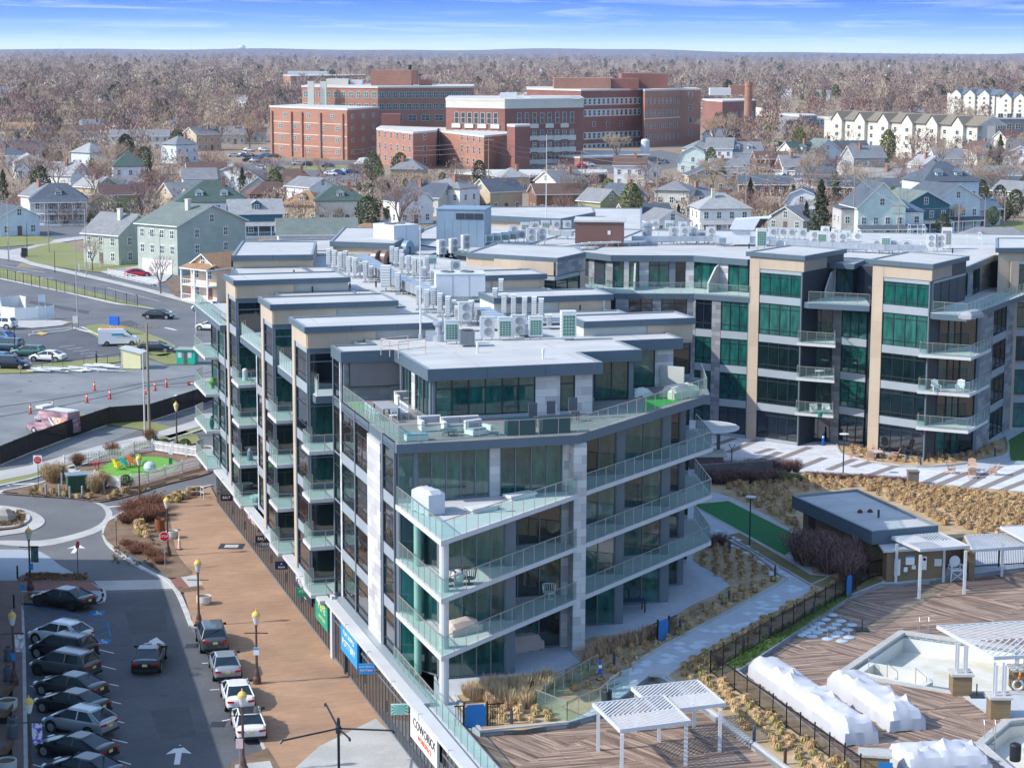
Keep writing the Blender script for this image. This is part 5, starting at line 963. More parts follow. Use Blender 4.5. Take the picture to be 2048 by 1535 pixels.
def fascia(v0,v1,z0,z1,mat,lines,lab,px=.16):
    A=UV(27.3,v1); B=UV(27.3,v0); th=math.atan2(B[1]-A[1],B[0]-A[0]); L=v1-v0; t=thing('shop_sign',lab,'sign',(A[0],A[1],z0),th); mb=MB(); mb.box(0,L,-px-.14,-px,0,z1-z0); mb.bl('board',mat,t)
    for s,size,x,z,m,sx_ in lines: lettering(s,size,m,t,(L*x,-px-.155,(z1-z0)*z),sx=sx_)
    return t
fascia(156.6,162.2,2.45,3.4,M('sign_clear_brown',X(84,72,70),.4,0,0),[('SALT',1.0,.5,.5,M('letter_pink',X(250,214,220),.5,0,0),1.7)],'wide brown fascia board with big pale pink letters over the far shops')
fascia(135.5,142.2,1.95,3.3,MT['sign_navy'],[('PRIMM',.85,.5,.55,txw,1.8),('____',.5,.5,.2,txw,3)],'wide navy fascia board with white letters and a rule beneath')
fascia(130.2,134.2,1.6,3.55,GREEN,[('PÉPÉ',.8,.55,.62,M('letter_gold',(0,0,0)),1.5),('BOUTIQUE',.28,.55,.25,M('letter_gold',(0,0,0)),1.5)],'wide green fascia board with pale gold letters')
fascia(121.2,126.0,1.7,3.7,BLUE,[('PLAY BOWLS',.42,.5,.68,txw,1.3),('POTTERY',.6,.5,.36,txw,1.5)],'wide bright blue fascia board with white letters near the white pillar')
t=fascia(101.8,107.6,1.9,3.7,M('sign_white',(.75,.75,.75),.5,0,0),[('COWORKX',.75,.53,.6,salt_k,1.2),('WORKSPACE',.42,.55,.26,M('letter_orange',X(240,100,40),.5,0,0),1.2)],'white fascia board with black letters above orange letters')
# ================================================================== STREET FURNITURE
lampb=M('lamp_brown',X(96,72,66),.45,.1,.05); lampy=M('lamp_amber',X(226,186,96),.4,0,.05); lampg=M('lamp_frosted',X(216,216,206),.2,0,.03)
def make_lamp():
    t=thing('street_lamp','x','street lamp',(0,0,0),0,'lantern lamps of the promenade and car park')
    mb=MB(); mb.lathe([(.27,0),(.27,.35),(.2,.5),(.16,.75),(.085,.95)],(0,0,0),10); mb.build('base',lampb,t,world=0,smooth=False)
    mb=MB(); mb.lathe([(.085,.95),(.065,3.75),(.11,3.8),(.11,3.86)],(0,0,0),10); mb.bl('pole',lampb,t)
    mb=MB(); mb.lathe([(.09,3.86),(.15,4.0),(.24,4.4),(.24,4.42)],(0,0,0),12); mb.bl('lantern',lampg,t); mb=MB(); mb.lathe([(.27,4.42),(.26,4.55),(.18,4.68),(.05,4.76),(.03,4.9),(0,4.92)],(0,0,0),12); mb.bl('lamp_cap',lampy,t)
    return t
L0=make_lamp(); first=True
arm=M('arm_black',(.03,.028,.028),.5,0,0)
posters={'rose':[(.55,.35,.38),(.9,.85,.86)],'violet':[(.2,.08,.5),(.9,.87,.93)],'jewel':[(.18,.05,.05),(.02,.25,.2)]}
def poster_mat(k):
    a,b=posters[k]; return two('poster_'+k,tuple(a),tuple(b),3.2,3,.7,.42,.52)
for (x,y,lab,extra) in ((336,1111,'lantern lamp beside the stop sign on the promenade bed','arm'),(398,1251,'lantern lamp beside the round white planter on the promenade','arm'),(514,1366,'lantern lamp in the middle of the promenade with a white notice','armn'),(487,1545,'lantern lamp in front of the two white parked cars',''),(61,1180,'dark lantern lamp with a jewel coloured banner near the roundabout','jewel'),(29,1368,'lantern lamp with a rose portrait banner left of the parked cars','rose'),(63,1560,'lantern lamp with a violet banner at the bottom left','violet'),(280,1017,'lantern lamp in front of the white picket fence',''),(354,897,'lantern lamp behind the picket fence by the screened yard','')):
    if first: t=L0; first=False
    else: t=dup(L0,(0,0,0))
    a=P(x,y,.12); t.location=a; WL[t.name]=(Vector(a),0); t['label']=lab
    if 'arm' in extra: mb=MB(); mb.box(-.75,.75,-.02,.02,3.3,3.35); mb.bl('banner_arm',arm,t)
    if extra=='armn': mb=MB(); mb.box(-.17,.17,-.1,-.08,1.9,2.4); mb.build('notice',M('notice_white',(.75,.78,.8),.5,0,0),t,world=0); mb=MB(); mb.box(-.16,.16,-.106,-.101,2.25,2.38); mb.bl('notice_band',BLUE,t)
    if extra in posters:
        mb=MB(); mb.box(-.05,.7,-.02,.02,3.36 if extra!='jewel' else 3.3,3.40); mb.bl('banner_arm',arm,t); mb=MB(); mb.box(.12,.68,-.01,.01,2.15,3.34); mb.bl('banner',poster_mat(extra),t)
    if extra in('jewel','rose'): mb=MB(); mb.box(-.12 if extra=='rose' else .02,.14 if extra=='rose' else .28,-.12,-.1,1.6,2.1); mb.bl('notice',BLUE,t)
def signpost(px,py,lab,h,shape,col,txt=None,mat=None,z=.12,post=None,rz=0,r=.35,tcol=None,back=False):
    a=P(px,py,z); t=thing('road_sign',lab,'road sign',tuple(a),rz); mb=MB(); mb.bar((0,.03,0),(0,.03,h),.035,n=6); mb.bl('post',post or galv,t); mb=MB()
    M4=TR((0,0,h-r))@RO(R(90),4,'X')
    if shape=='oct': mb.lathe([(0,-.01),(r+.035,-.01),(r+.035,.012),(0,.012)],(0,0,0),8,M4=M4@RO(R(22.5),4,'Z')); mb.bl('sign_rim',txw,t); mb=MB(); mb.lathe([(0,.013),(r,.013),(r,.02),(0,.02)],(0,0,0),8,M4=M4@RO(R(22.5),4,'Z')); mb.bl('sign_face',col,t)
    elif shape=='box': mb.box(-r*.7,r*.7,-.015,.015,h-2*r,h); mb.bl('sign_face',col,t)
    elif shape=='noentry': mb.box(-r,r,-.015,.015,h-2*r,h+.1*r); mb.bl('sign_face',txw,t); mb=MB(); mb.lathe([(0,.016),(r*.85,.016),(r*.85,.022),(0,.022)],(0,0,0),18,M4=M4); mb.bl('sign_disc',col,t)
    for k,(s,sz,dz) in enumerate(txt or []): lettering(s,sz,tcol or txw,t,(0,-.03,h-r+dz))
    return t
RED=M('sign_red',X(206,20,40),.4,0,0)
signpost(330,1138,'red octagonal stop sign beside the promenade lamp',3.0,'oct',RED,[('STOP',.26,0)],r=.38)
signpost(77,975,'square white sign with a red disc reading do not enter',3.0,'noentry',RED,[('DO NOT',.12,.12),('ENTER',.14,-.08)],r=.40,post=M('post_green',X(30,110,80),.5,0,0))
signpost(157,1155,'narrow stop sign seen edge on by the kerb',2.9,'oct',RED,None,r=.3,rz=R(72),post=M('post_maroon',X(90,50,60),.5,0,0)); signpost(233,1090,'small white arrow sign on a dark post at the roundabout bed',2.3,'box',txw,[('←',.2,0)],r=.12,post=lampb,tcol=salt_k)
signpost(480,1556,'white parking notice on a grey post at the bottom',2.3,'box',M('notice_pink',X(226,196,200),.6,0,.1,6),None,r=.28); signpost(46,1219,'small blue disabled parking sign at the left kerb',1.9,'box',BLUE,None,r=.22)
for i,(x,y) in enumerate(((35,1156),(28,1215))): sbox('bollard','slim black bollard on the left pavement, '+('farther' if i==0 else 'nearer')+' one','bollard',x,y,.12,lambda m:m.lathe([(.07,0),(.07,1.0),(.0,1.02)],(0,0,0),8),black_m)
def planter(px,py,lab,r=.62): return fthing('planter',lab,'planter',px,py,.12,0,[('pot',M('planter_concrete',X(206,206,200),.8,0,.06,2),lambda m:m.lathe([(r*.85,0),(r,.2),(r,.62),(r*.86,.62),(r*.86,.52)],(0,0,0),20)),('soil',mulch,lambda m:m.lathe([(r*.87,.53),(0,.55)],(0,0,0),16))])
planter(344,1075,'round white planter behind the stop sign',.5); planter(408,1207,'round white planter behind the promenade lamp',.55); planter(15,1418,'round concrete planter between two benches, farther one'); planter(12,1540,'round concrete planter at the bottom left corner')
def bench(px,py,lab,rz=0): return fthing('bench',lab,'bench',px,py,.12,rz,[('seat',wood_br,lambda m:[m.box(-.3+.11*i,-.21+.11*i,-.75,.75,.42,.46) for i in range(5)]),('backrest',wood_br,lambda m:[m.box(.30,.34,-.75,.75,.52+.12*i,.61+.12*i) for i in range(3)]),('leg',black_m,lambda m:m.box(-.28,.28,-.6,-.54,0,.42)),('leg',black_m,lambda m:m.box(-.28,.28,.54,.6,0,.42))])
bench(12,1398,'slatted wooden bench behind the farther concrete planter'); bench(10,1440,'slatted wooden bench in front of the farther concrete planter'); bench(10,1515,'slatted wooden bench behind the bottom left planter')
def bin_(px,py,lab,mat,z=.12): return fthing('litter_bin',lab,'litter bin',px,py,z,0,[('barrel',mat,lambda m:m.lathe([(.27,0),(.3,.1),(.3,.85),(.27,.9)],(0,0,0),14)),('lid',black_m,lambda m:m.lathe([(.27,.88),(.16,.95),(.14,.88),(0,.88)],(0,0,0),14))])
gb=M('bin_grey',X(112,116,122),.4,.3,.08,2); bin_(17,1320,'grey metal bin behind the left lamp, farther one',gb); bin_(16,1360,'grey metal bin beside the left lamp, nearer one',gb); bin_(26,1462,'grey metal bin of a pair, farther one',gb); bin_(25,1475,'grey metal bin of a pair, nearer one',gb)
sbox('fire_pit','rusty brown cylinder standing behind the stop sign','drum',320,1061,.12,lambda m:m.lathe([(.42,0),(.42,1.0),(.36,1.0),(.36,.8),(0,.8)],(0,0,0),18),M('rust',X(140,80,46),.7,.1,.15,2))
def cone(px,py,lab,tall=False,mat=None,z=.0,lie=False,group='orange traffic cones in the yard'):
    om=mat or M('cone_orange',X(236,84,60),.5,0,.03); h=1.15 if tall else .7
    t=fthing('traffic_cone',lab,'traffic cone',px,py,z,ru(0,3),[('base',black_m,lambda m:m.box(-.22,.22,-.22,.22,0,.06)),('cone',om,lambda m:m.lathe([(.15,.06),(.07 if tall else .03,h),(0,h)],(0,0,0),12)),('band',txw,lambda m:m.lathe([(.112 if tall else .085,h*.62),(.095 if tall else .06,h*.78)],(0,0,0),12))],group)
    if lie: t.rotation_euler=(R(84),0,R(60)); t.location.z+=.2
    return t
YL=[('the parked van in the yard',108,870),('the twin utility poles',297,800),('the white pile',140,738),('the pale yellow hut',275,720)]
for x,y,l in ((61,827,'orange cone in the yard above the front of the pink van'),(106,818,'orange cone in the yard above the rear of the pink van'),(174,805,'orange cone in the yard with a yellow tape, middle of the row'),(189,781,'orange cone in the yard nearest the white pile'),(220,797,'orange cone in the yard left of the twin utility poles'),(310,781,'orange cone in the yard just right of the twin utility poles'),(333,774,'orange cone in the yard nearest the apartment balconies')): cone(x,y,l,True)
cone(378,770,'orange cone lying on its side in the yard',False,lie=True); cone(291,788,'orange cone half hidden behind the twin utility poles')
cone(134,981,'small orange cone left of the green utility cabinet',z=.12,group=None); cone(169,983,'small orange cone right of the green utility cabinet',z=.12,group=None)
cone(359,1098,'slim pale cone with a black base on the promenade',True,M('cone_pale',X(230,190,170),.5,0,.03),.12,group=None)
cone(1646,890,'blue cone beside the far wing entrance',True,M('cone_blue',X(20,90,190),.5,0,.03),ZP,group=None); cone(1200,1358,'blue cone at the head of the garden steps',True,M('cone_blue',(0,0,0)),ZP,group=None)
fthing('utility_cabinet','green metal utility cabinet with a pitched lid in front of the picket fence','utility cabinet',153,982,.12,R(20),[('cabinet',M('cabinet_green',X(52,92,66),.5,0,.06),lambda m:m.box(-.85,.85,-.7,.7,0,1.55)),('roof',M('cabinet_roof',X(116,140,146),.5,0,.04),lambda m:m.box(-.95,.95,-.8,.8,1.55,1.66)),('door',M('cabinet_door',X(40,78,56),.5,0,.05),lambda m:m.box(-.7,-.05,-.73,-.70,.1,1.4)),('door',M('cabinet_door',(0,0,0)),lambda m:m.box(.05,.7,-.73,-.70,.1,1.4))])
for i,(x,y) in enumerate(((92,989),(119,991),(140,995),(165,994),(124,968),(208,985))): sbox('bollard','thick grey bollard '+('first','second','third','fourth','behind the others left of','right of')[i]+(' from the left in front of the green cabinet' if i<4 else ' the green utility cabinet'),'bollard',x,y,.12,lambda m:m.lathe([(.1,0),(.1,1.0),(.06,1.06),(0,1.07)],(0,0,0),10),M('bollard_grey',X(150,152,156),.6,0,.05),group='grey bollards round the utility cabinet')
o=plain('boulder','pale boulder on the roundabout island','boulder',6,1038,.2,lambda m:m.lathe([(.0,0),(1.1,.05),(1.0,.5),(.55,.95),(0,1.0)],(0,0,0),7),[M('boulder_grey',X(176,168,158),.9,0,.2,2,bump=.6)])
a=P(390,995,.12); t=thing('hand_rail','small white pipe railing at the far end of the promenade','railing',tuple(a)); mb=MB()
for x,y in ((-.7,.0),(.5,.2),(.9,-.7)): mb.bar((x,y,0),(x,y,1.05),.035)
for h in (.55,1.03): mb.bar((-.7,0,h),(.5,.2,h),.03).bar((.5,.2,h),(.9,-.7,h),.03)
mb.bl('rail',casing,t)
a=P(678,1560,.14); t=thing('outdoor_umbrella','bare dark umbrella frame with four long arms and no canopy at the bottom','umbrella frame',tuple(a)); mb=MB(); mb.bar((0,0,0),(0,0,3.6),.08,n=8); mb.build('pole',M('frame_steel_dark',X(44,58,66),.4,.4,.05),t,world=0); mb=MB(); mb.lathe([(.16,2.75),(.16,3.1),(.1,3.15),(.1,3.45)],(0,0,0),10); mb.bl('hub',MT['frame_steel_dark'],t)
for dx,dy,dz in ((-3.0,-.9,-.4),(3.0,-.6,.1),(-.9,2.2,.7),(.7,-1.2,-.15)): mb=MB(); mb.bar((0,0,3.0),(dx,dy,3.0+dz),.055,n=6).bar((dx,dy,3.0+dz),(dx*1.04,dy*1.04,2.85+dz),.07,n=6); mb.bl('arm',MT['frame_steel_dark'],t)
# ================================================================== CARS
tyre_m=M('tyre',(.018,.018,.018),.85,0,0); rim_m=M('alloy',(.45,.46,.47),.35,.8,0); rim_k=M('alloy_dark',(.05,.05,.052),.4,.6,0); cglass=M('car_glass',(.010,.022,.028),.06,0,0,spec=.9); tail_m=M('tail_lamp',(.45,.01,.015),.25,0,0); head_m=M('head_lamp',(.7,.72,.72),.15,0,0); plate_m=M('number_plate',X(226,214,130),.6,0,0); trim_k=M('plastic_trim',(.02,.02,.022),.6,0,0)
def paint(name,rgb,metal=.35): return M('paint_'+name,hx(rgb),.32,metal,0,coat=.8)
SH={ # L, W, zbelt, zroof, hood z, windshield base y, roof front y, roof rear y, rear glass base y, wheel r
 'sedan':(4.85,1.86,.98,1.45,.88,1.3,.28,-1.0,-2.0,.36),'suv':(4.7,1.92,1.16,1.72,1.02,1.3,.5,-1.75,-2.2,.39),'crossover':(4.55,1.86,1.08,1.6,.96,1.25,.42,-1.3,-2.12,.37),'coupe':(4.9,1.9,.96,1.38,.88,1.2,.18,-.9,-2.1,.37),'wagon':(4.7,1.82,1.02,1.5,.92,1.2,.4,-1.75,-2.15,.35),'box':(4.4,1.86,1.12,1.76,1.05,1.2,.7,-1.9,-2.08,.36)}
def car_meshes(kind):
    L,W_,zb,zr,zh,y1,y2,y3,y4,r=SH[kind]; h=L/2; trunk=y4>-h+.35
    st=[(h,.30,.52,.70),(h-.08,.24,.66,.84),(h-.45,.22,zh-.06,.93),(y1+.55,.22,zh,.97),(y1,.22,zb+.01,1.0),(.2,.22,zb+.02,1.0),(-.8,.22,zb+.03,1.0),(y4+.2,.22,zb+.05,.99),(y4 if trunk else -h+.28,.24,zb+.06,.96),(-h+.10,.28,zb+(.02 if trunk else .02),.90),(-h,.36,zb-.10,.80)]
    mb=MB(); sec=[]
    for (y,z0,z1,k) in st:
        w_=W_/2*k; m=(z0+z1)/2
        ring=[(-w_*.86,z0),(-w_*.98,z0+.14),(-w_,m),(-w_*.96,z1-.10),(-w_*.86,z1-.01),(-w_*.4,z1+.015),(w_*.4,z1+.015),(w_*.86,z1-.01),(w_*.96,z1-.10),(w_,m),(w_*.98,z0+.14),(w_*.86,z0)]
        sec.append([(x,y,z) for x,z in ring])
    n=12
    for s in sec: mb.v.extend(s)
    for a in range(len(sec)-1):
        for i in range(n): j=(i+1)%n; mb.f.append((a*n+i,a*n+j,(a+1)*n+j,(a+1)*n+i)); mb.m.append(0)
    mb.f.append(tuple(range(n-1,-1,-1))); mb.m.append(0); mb.f.append(tuple((len(sec)-1)*n+i for i in range(n))); mb.m.append(0)
    body=mb; mb=MB()
    wb=W_/2*.90; wr=W_/2*.70; zz=zb-.02
    B=[(-wb,y1),(wb,y1),(wb,y4),(-wb,y4)]; T=[(-wr,y2),(wr,y2),(wr*.97,y3),(-wr*.97,y3)]
    def roofring(s,z,dy): return [(-wr*s,y2-dy,z),(-wr*s*.5,y2+.10-dy,z+.0),(wr*s*.5,y2+.10-dy,z),(wr*s,y2-dy,z),(wr*s*.97,y3+dy,z),(wr*s*.5,y3-.06+dy,z),(-wr*s*.5,y3-.06+dy,z),(-wr*s*.97,y3+dy,z)]
    k=len(mb.v); R1=roofring(1.0,zr-.06,0); R2=roofring(.86,zr,.14); mb.v.extend(R1+R2)
    for i in range(8): j=(i+1)%8; mb.f.append((k+j,k+i,k+8+i,k+8+j)); mb.m.append(0)
    mb.f.append(tuple(k+8+7-i for i in range(8))); mb.m.append(0)
    pil=[((-wb,y1,zz),(-wr,y2,zr-.05)),((wb,y1,zz),(wr,y2,zr-.05)),((wb,y4,zz),(wr*.97,y3,zr-.05)),((-wb,y4,zz),(-wr*.97,y3,zr-.05))]
    for a,b in pil: mb.bar(a,b,.05,.045,n=5)
    for s in (-1,1): q=[(s*wb*1.002,y4+.52,zz),(s*wb*1.002,y4,zz),(s*wr*.975,y3,zr-.05),(s*wr*1.002,y3+.24,zr-.05)]; mb.face(q if s<0 else q[::-1])
    for s in (-1,1): ym=(y2+y3)/2+.05; mb.bar((s*wb*1.0,ym+.0,zz),(s*wr*1.0,ym-.02,zr-.05),.04,n=5)
    if kind in('suv','wagon','box','crossover'):
        for s in (-1,1): mb.bar((s*wr*.86,y2-.2,zr+.05),(s*wr*.86,y3+.2,zr+.05),.022,n=4)
    cab=mb
    def lerp(a,b,t): return tuple(a[i]+(b[i]-a[i])*t for i in range(3))
    g=[]
    W1=MB(); zt=zr-.055
    W1.face([(-wb*.97,y1-.02,zz),(wb*.97,y1-.02,zz),(wr,y2,zt),(wr*.5,y2+.10,zt),(-wr*.5,y2+.10,zt),(-wr,y2,zt)]); g.append(('windscreen',W1))
    W2=MB(); W2.face([(wb*.97,y4+.02,zz),(-wb*.97,y4+.02,zz),(-wr*.97,y3,zt),(-wr*.5,y3-.06,zt),(wr*.5,y3-.06,zt),(wr*.97,y3,zt)]); g.append(('rear_window',W2))
    ym=(y2+y3)/2+.05
    for s in (-1,1):
        for (ya,yb,ta,tb) in ((y1-.12,ym,y2-.05,ym),(ym,y4+.5,ym,y3+.22)):
            q=[(s*wb,ya,zz),(s*wb,yb,zz),(s*wr,tb,zt),(s*wr,ta,zt)]; m=MB(); m.face(q if s<0 else q[::-1]); g.append(('side_window',m))
    inner=MB(); inner.box(-wr*.8,wr*.8,y3+.25,y2-.2,zz-.25,zz+.12); inner.v=inner.v
    return body,g,cab
CM={}
def smoothed(me):
    o=link(bpy.data.objects.new('tmp',me)); s=o.modifiers.new('s','SUBSURF'); s.render_levels=s.levels=1; bpy.context.view_layer.update(); m=bpy.data.meshes.new_from_object(o.evaluated_get(bpy.context.evaluated_depsgraph_get())); bpy.data.objects.remove(o); m.name='body'; return m
CM={}
def car(px,py,rz,kind,pm,label,z=0.0,grp='parked cars',rims=None,plates=True,simple=False,loc=None,dark=False):
    key=(kind,pm.name,simple)
    a=P(px,py,z) if loc is None else Vector(loc)
    L,W_,zb,zr,zh,y1,y2,y3,y4,r=SH[kind]; h=L/2
    t=thing('parked_car',label,'car',(a.x,a.y,z),rz,grp)
    if key not in CM:
        body,g,cab=car_meshes(kind); bmesh_=body.mesh('body',[pm],smooth=False)
        try:
            bmesh_.polygons.foreach_set('use_smooth',[True]*len(bmesh_.polygons)); bmesh_.set_sharp_from_angle(angle=R(38))
        except Exception: pass
        CM[key]=(smoothed(bmesh_),[(n,m.mesh(n,cglass)) for n,m in g],cab.mesh('cabin',[pm]))
    o=link(bpy.data.objects.new('body',CM[key][0]),t)
    link(bpy.data.objects.new('cabin',CM[key][2]),t)
    for n,m in CM[key][1]: link(bpy.data.objects.new(n,m),t)
    if 'wheel' not in CM or r not in CM['wheel']:
        CM.setdefault('wheel',{}); m1=MB(); m1.lathe([(r*.62,-.10),(r,-.10),(r,.10),(r*.62,.10)],(0,0,0),16,M4=RO(R(90),4,'Y')); 
        m2=MB(); m2.lathe([(0,.085),(r*.2,.105),(r*.3,.08)],(0,0,0),12,M4=RO(R(90),4,'Y')); 
        for i in range(7): an=2*math.pi*i/7; m2.bar((.092,math.cos(an)*r*.2,math.sin(an)*r*.2),(.092,math.cos(an)*r*.64,math.sin(an)*r*.64),r*.085,n=4)
        m2.lathe([(r*.60,.10),(r*.67,.103)],(0,0,0),16,M4=RO(R(90),4,'Y')); m3=MB(); m3.lathe([(0,.05),(r*.63,.05)],(0,0,0),16,M4=RO(R(90),4,'Y'))
        k=len(m2.v); m2.v.extend(m3.v); m2.f.extend([tuple(k+i for i in f) for f in m3.f]); m2.m.extend([1]*len(m3.f)); CM['wheel'][r]=(m1.mesh('tyre',tyre_m),m2.mesh('rim',[rim_m,trim_k]),m2.mesh('rim',[rim_k,trim_k]))
        ar=MB(); ar.lathe([(0,0),(r+.07,0)],(0,0,0),18,M4=RO(R(90),4,'Y')); CM['wheel'][r]+=(ar.mesh('wheel_arch',trim_k),)
    for s in (-1,1):
        for y in (h-.86,-h+.98):
            w_=link(bpy.data.objects.new('wheel',CM['wheel'][r][0]),t); w_.location=(s*(W_/2-.095),y,r); w_.rotation_euler=(0,0,0 if s>0 else math.pi)
            if not simple: link(bpy.data.objects.new('rim',CM['wheel'][r][2 if dark else 1]),w_); ar=link(bpy.data.objects.new('wheel_arch',CM['wheel'][r][3]),t); ar.location=(s*(W_/2+.004),y,r+.02)
    if simple: return t
    kk=('lamps',kind)
    if kk not in CM:
        tl=MB(); tl.box(-.2,.2,-.03,.03,-.055,.065); hl=MB(); hl.box(-.22,.22,-.12,.04,-.06,.06); pl=MB(); pl.box(-.16,.16,-.01,.01,-.08,.08); mi=MB(); mi.cbox(0,0,0,.2,.12,.14); bp=MB(); bp.box(-W_/2*.82,W_/2*.82,-.05,.02,-.07,.07)
        CM[kk]=(tl.mesh('tail_lamp',tail_m),hl.mesh('headlight',head_m),pl.mesh('number_plate',plate_m),mi.mesh('mirror',trim_k),bp.mesh('bumper_trim',trim_k))
    tl,hl,pl,mi,bp=CM[kk]
    for s in (-1,1):
        o=link(bpy.data.objects.new('tail_lamp',tl),t); o.location=(s*W_*.335,-h+.03,zb-.17); o.rotation_euler=(0,0,s*R(-16)*-1)
        o=link(bpy.data.objects.new('headlight',hl),t); o.location=(s*W_*.34,h-.12,.66); o.rotation_euler=(0,0,-s*R(16))
        o=link(bpy.data.objects.new('mirror',mi),t); o.location=(s*(W_/2+.04),y1-.22,zb+.06)
    o=link(bpy.data.objects.new('number_plate',pl),t); o.location=(0,-h-.0,zb-.22 if zb<1 else zb-.3); o=link(bpy.data.objects.new('bumper_trim',bp),t); o.location=(0,-h+.02,.42); return t
pk=paint('black',(14,16,20),.2); pnavy=paint('navy',(22,30,44),.4); pwh=paint('white',(226,226,224),0); pgr=paint('grey',(98,102,106),.6); pgd=paint('charcoal',(62,62,64),.5); psv=paint('silver',(176,180,182),.6); pgn=paint('green',(58,104,92),.4); ptl=paint('teal',(50,80,92),.4); pred=paint('red',(190,30,50),.1); pbl=paint('blue',(40,84,140),.3)
G1c='cars parked side by side in the left row'; z65=R(64)
car(127,1212,z65,'sedan',pk,'glossy black sedan in the disabled bay, farthest of the left row',grp=G1c,dark=True)
for i,(x,y,k,p,l,d) in enumerate(((122,1286,'crossover',pwh,'white crossover beside the blue hatched bay',0),(128,1315,'suv',pnavy,'black sport utility vehicle between the white crossover and the grey one',0),(131,1349,'suv',pgr,'grey sport utility vehicle with dark wheels, third below the hatched bay',1),(142,1389,'sedan',pgd,'charcoal sedan between the grey and the black parked cars',0),(145,1424,'sedan',pk,'black sedan with silver wheels between the charcoal and the silver cars',0),(160,1463,'crossover',psv,'silver crossover near the bottom of the left row',0),(153,1512,'coupe',pk,'sleek black coupe with the banner lamp at its nose',0),(168,1558,'sedan',pnavy,'dark car cut off at the bottom edge of the left row',0))): car(x,y,z65,k,p,l,grp=G1c,dark=bool(d))
t=car(299,1330,R(3),'coupe',pk,'black coupe driving up the lane, seen from behind',grp=None); t.name='driving_car'; WL[t.name]=(Vector(t.location),R(3))
G2c='cars parked along the promenade kerb'
car(424,1291,R(14),'suv',pgr,'grey sport utility vehicle first along the promenade kerb',grp=G2c); car(450,1345,R(13),'sedan',psv,'silver sedan between the grey vehicle and the white cars',grp=G2c); car(475,1404,R(13),'sedan',pwh,'white sedan farther from the camera of the two white ones at the kerb',grp=G2c); t=car(497,1462,R(12),'sedan',pwh,'white sedan with a black roof behind the tall lamp',grp=G2c)
mb=MB(); mb.box(-.58,.58,-1.0,.25,1.445,1.452); mb.bl('black_roof',pk,t)
G3c='cars in the left middle car park'
for x,y,rz,k,p,l in ((2,657,R(75),'suv',pwh,'white sport utility vehicle at the left edge below the white enclosure'),(16,701,R(72),'box',ptl,'boxy dark teal vehicle at the left edge of the car park'),(57,712,R(78),'wagon',pgn,'green wagon parked between the teal vehicle and the white sedan'),(96,722,R(78),'sedan',pwh,'white sedan beside the person in the car park'),(24,737,R(-100),'suv',pnavy,'navy sport utility vehicle nearest the yard at the left edge'),(-2,684,R(72),'crossover',pbl,'light blue car at the left edge behind the teal vehicle'),(312,703,R(-98),'sedan',pnavy,'dark navy sedan half hidden behind the pale yellow hut'),(-5,728,R(72),'crossover',pbl,'blue car at the left edge behind the navy vehicle')): car(x,y,rz,k,p,l,grp=G3c)
for x,y,rz,k,p,l in ((318,637,R(-104),'sedan',pk,'black sedan driving alone on the wide street'),(424,660,R(72),'sedan',pwh,'white sedan on the street behind the left balconies, nearer one'),(412,622,R(70),'crossover',pwh,'white car on the street behind the left balconies, farther one'),(276,553,R(-80),'sedan',pred,'red sedan on the driveway behind the white rail fence')): car(x,y,rz,k,p,l,grp=None)
def van(px,py,rz,lab,bodym,roofm_,name='van',L=5.9,H=2.5,z=0.0,wrap=False):
    a=P(px,py,z); t=thing(name,lab,'van',tuple(a),rz); h=L/2; W_=2.0; mb=MB()
    prof=[(h,.35),(h,.95),(h-.35,1.12),(h-.95,1.3),(h-1.75,H-.25),(h-2.1,H-.02),(-h+.15,H),(-h,H-.12),(-h,.35)]
    k=0; S=[(-1,.0),(1,.0)]
    for s in (-1,1):
        mb.v.extend([(s*(W_/2-(.12 if z_>1.4 else 0)),y,z_) for y,z_ in prof])
    n=len(prof); mb.f.append(tuple(range(n))); mb.m.append(0); mb.f.append(tuple(n+n-1-i for i in range(n))); mb.m.append(0)
    for i in range(n): j=(i+1)%n; mb.f.append((i,n+i,n+j,j)); mb.m.append(1 if i in (5,6) else 0)
    mb.bl('body',[bodym,roofm_],t)
    m=MB(); m.face([(-.82,h-1.0,1.36),(.82,h-1.0,1.36),(.72,h-1.70,H-.33),(-.72,h-1.70,H-.33)]); 
    for v in range(4): x,y,z_=m.v[v]; m.v[v]=(x,y+.03,z_+.03)
    m.bl('windscreen',cglass,t)
    for s in (-1,1):
        m=MB(); q=[(s*.995,h-1.1,1.32),(s*.995,h-2.1,1.32),(s*.90,h-2.1,2.0),(s*.90,h-1.65,2.0)]; m.face(q if s<0 else q[::-1]); m.bl('side_window',cglass,t)
        for y in (h-1.0,-h+1.15): w=MB(); w.lathe([(.0,.0),(.36,.0),(.36,.2),(.2,.22),(0,.2)],(0,0,0),16,M4=RO(R(90*s),4,'Y')); o=w.bl('wheel',tyre_m,t); o.location=(s*(W_/2-.19),y,.36); r_=MB(); r_.lathe([(0,.225),(.2,.225)],(0,0,0),12,M4=RO(R(90*s),4,'Y')); o2=r_.build('rim',txw if wrap else rim_m,o,world=0)
        m=MB(); m.box(s*.82-.1,s*.82+.1,-h-.03,-h,.9,1.3); m.bl('tail_lamp',tail_m,t); m=MB(); m.box(s*.78-.18,s*.78+.18,h-.03,h+.02,.78,.96); m.bl('headlight',head_m,t)
    m=MB(); m.box(-.98,.98,h-.05,h+.08,.3,.62); m.bl('bumper',trim_k,t); return t
PV=two('van_wrap',X(206,170,174),X(120,92,104),1.1,3,.4,.35,.6,stretch=(.2,.35,2.0)); t=van(108,867,R(58),'pink and plum delivery van with a white stripe behind the screened fence',PV,casing,'delivery_van',L=5.8,H=2.7,wrap=True)
for (ax,bx,c,dx) in ():
    pass
mb=MB(); 
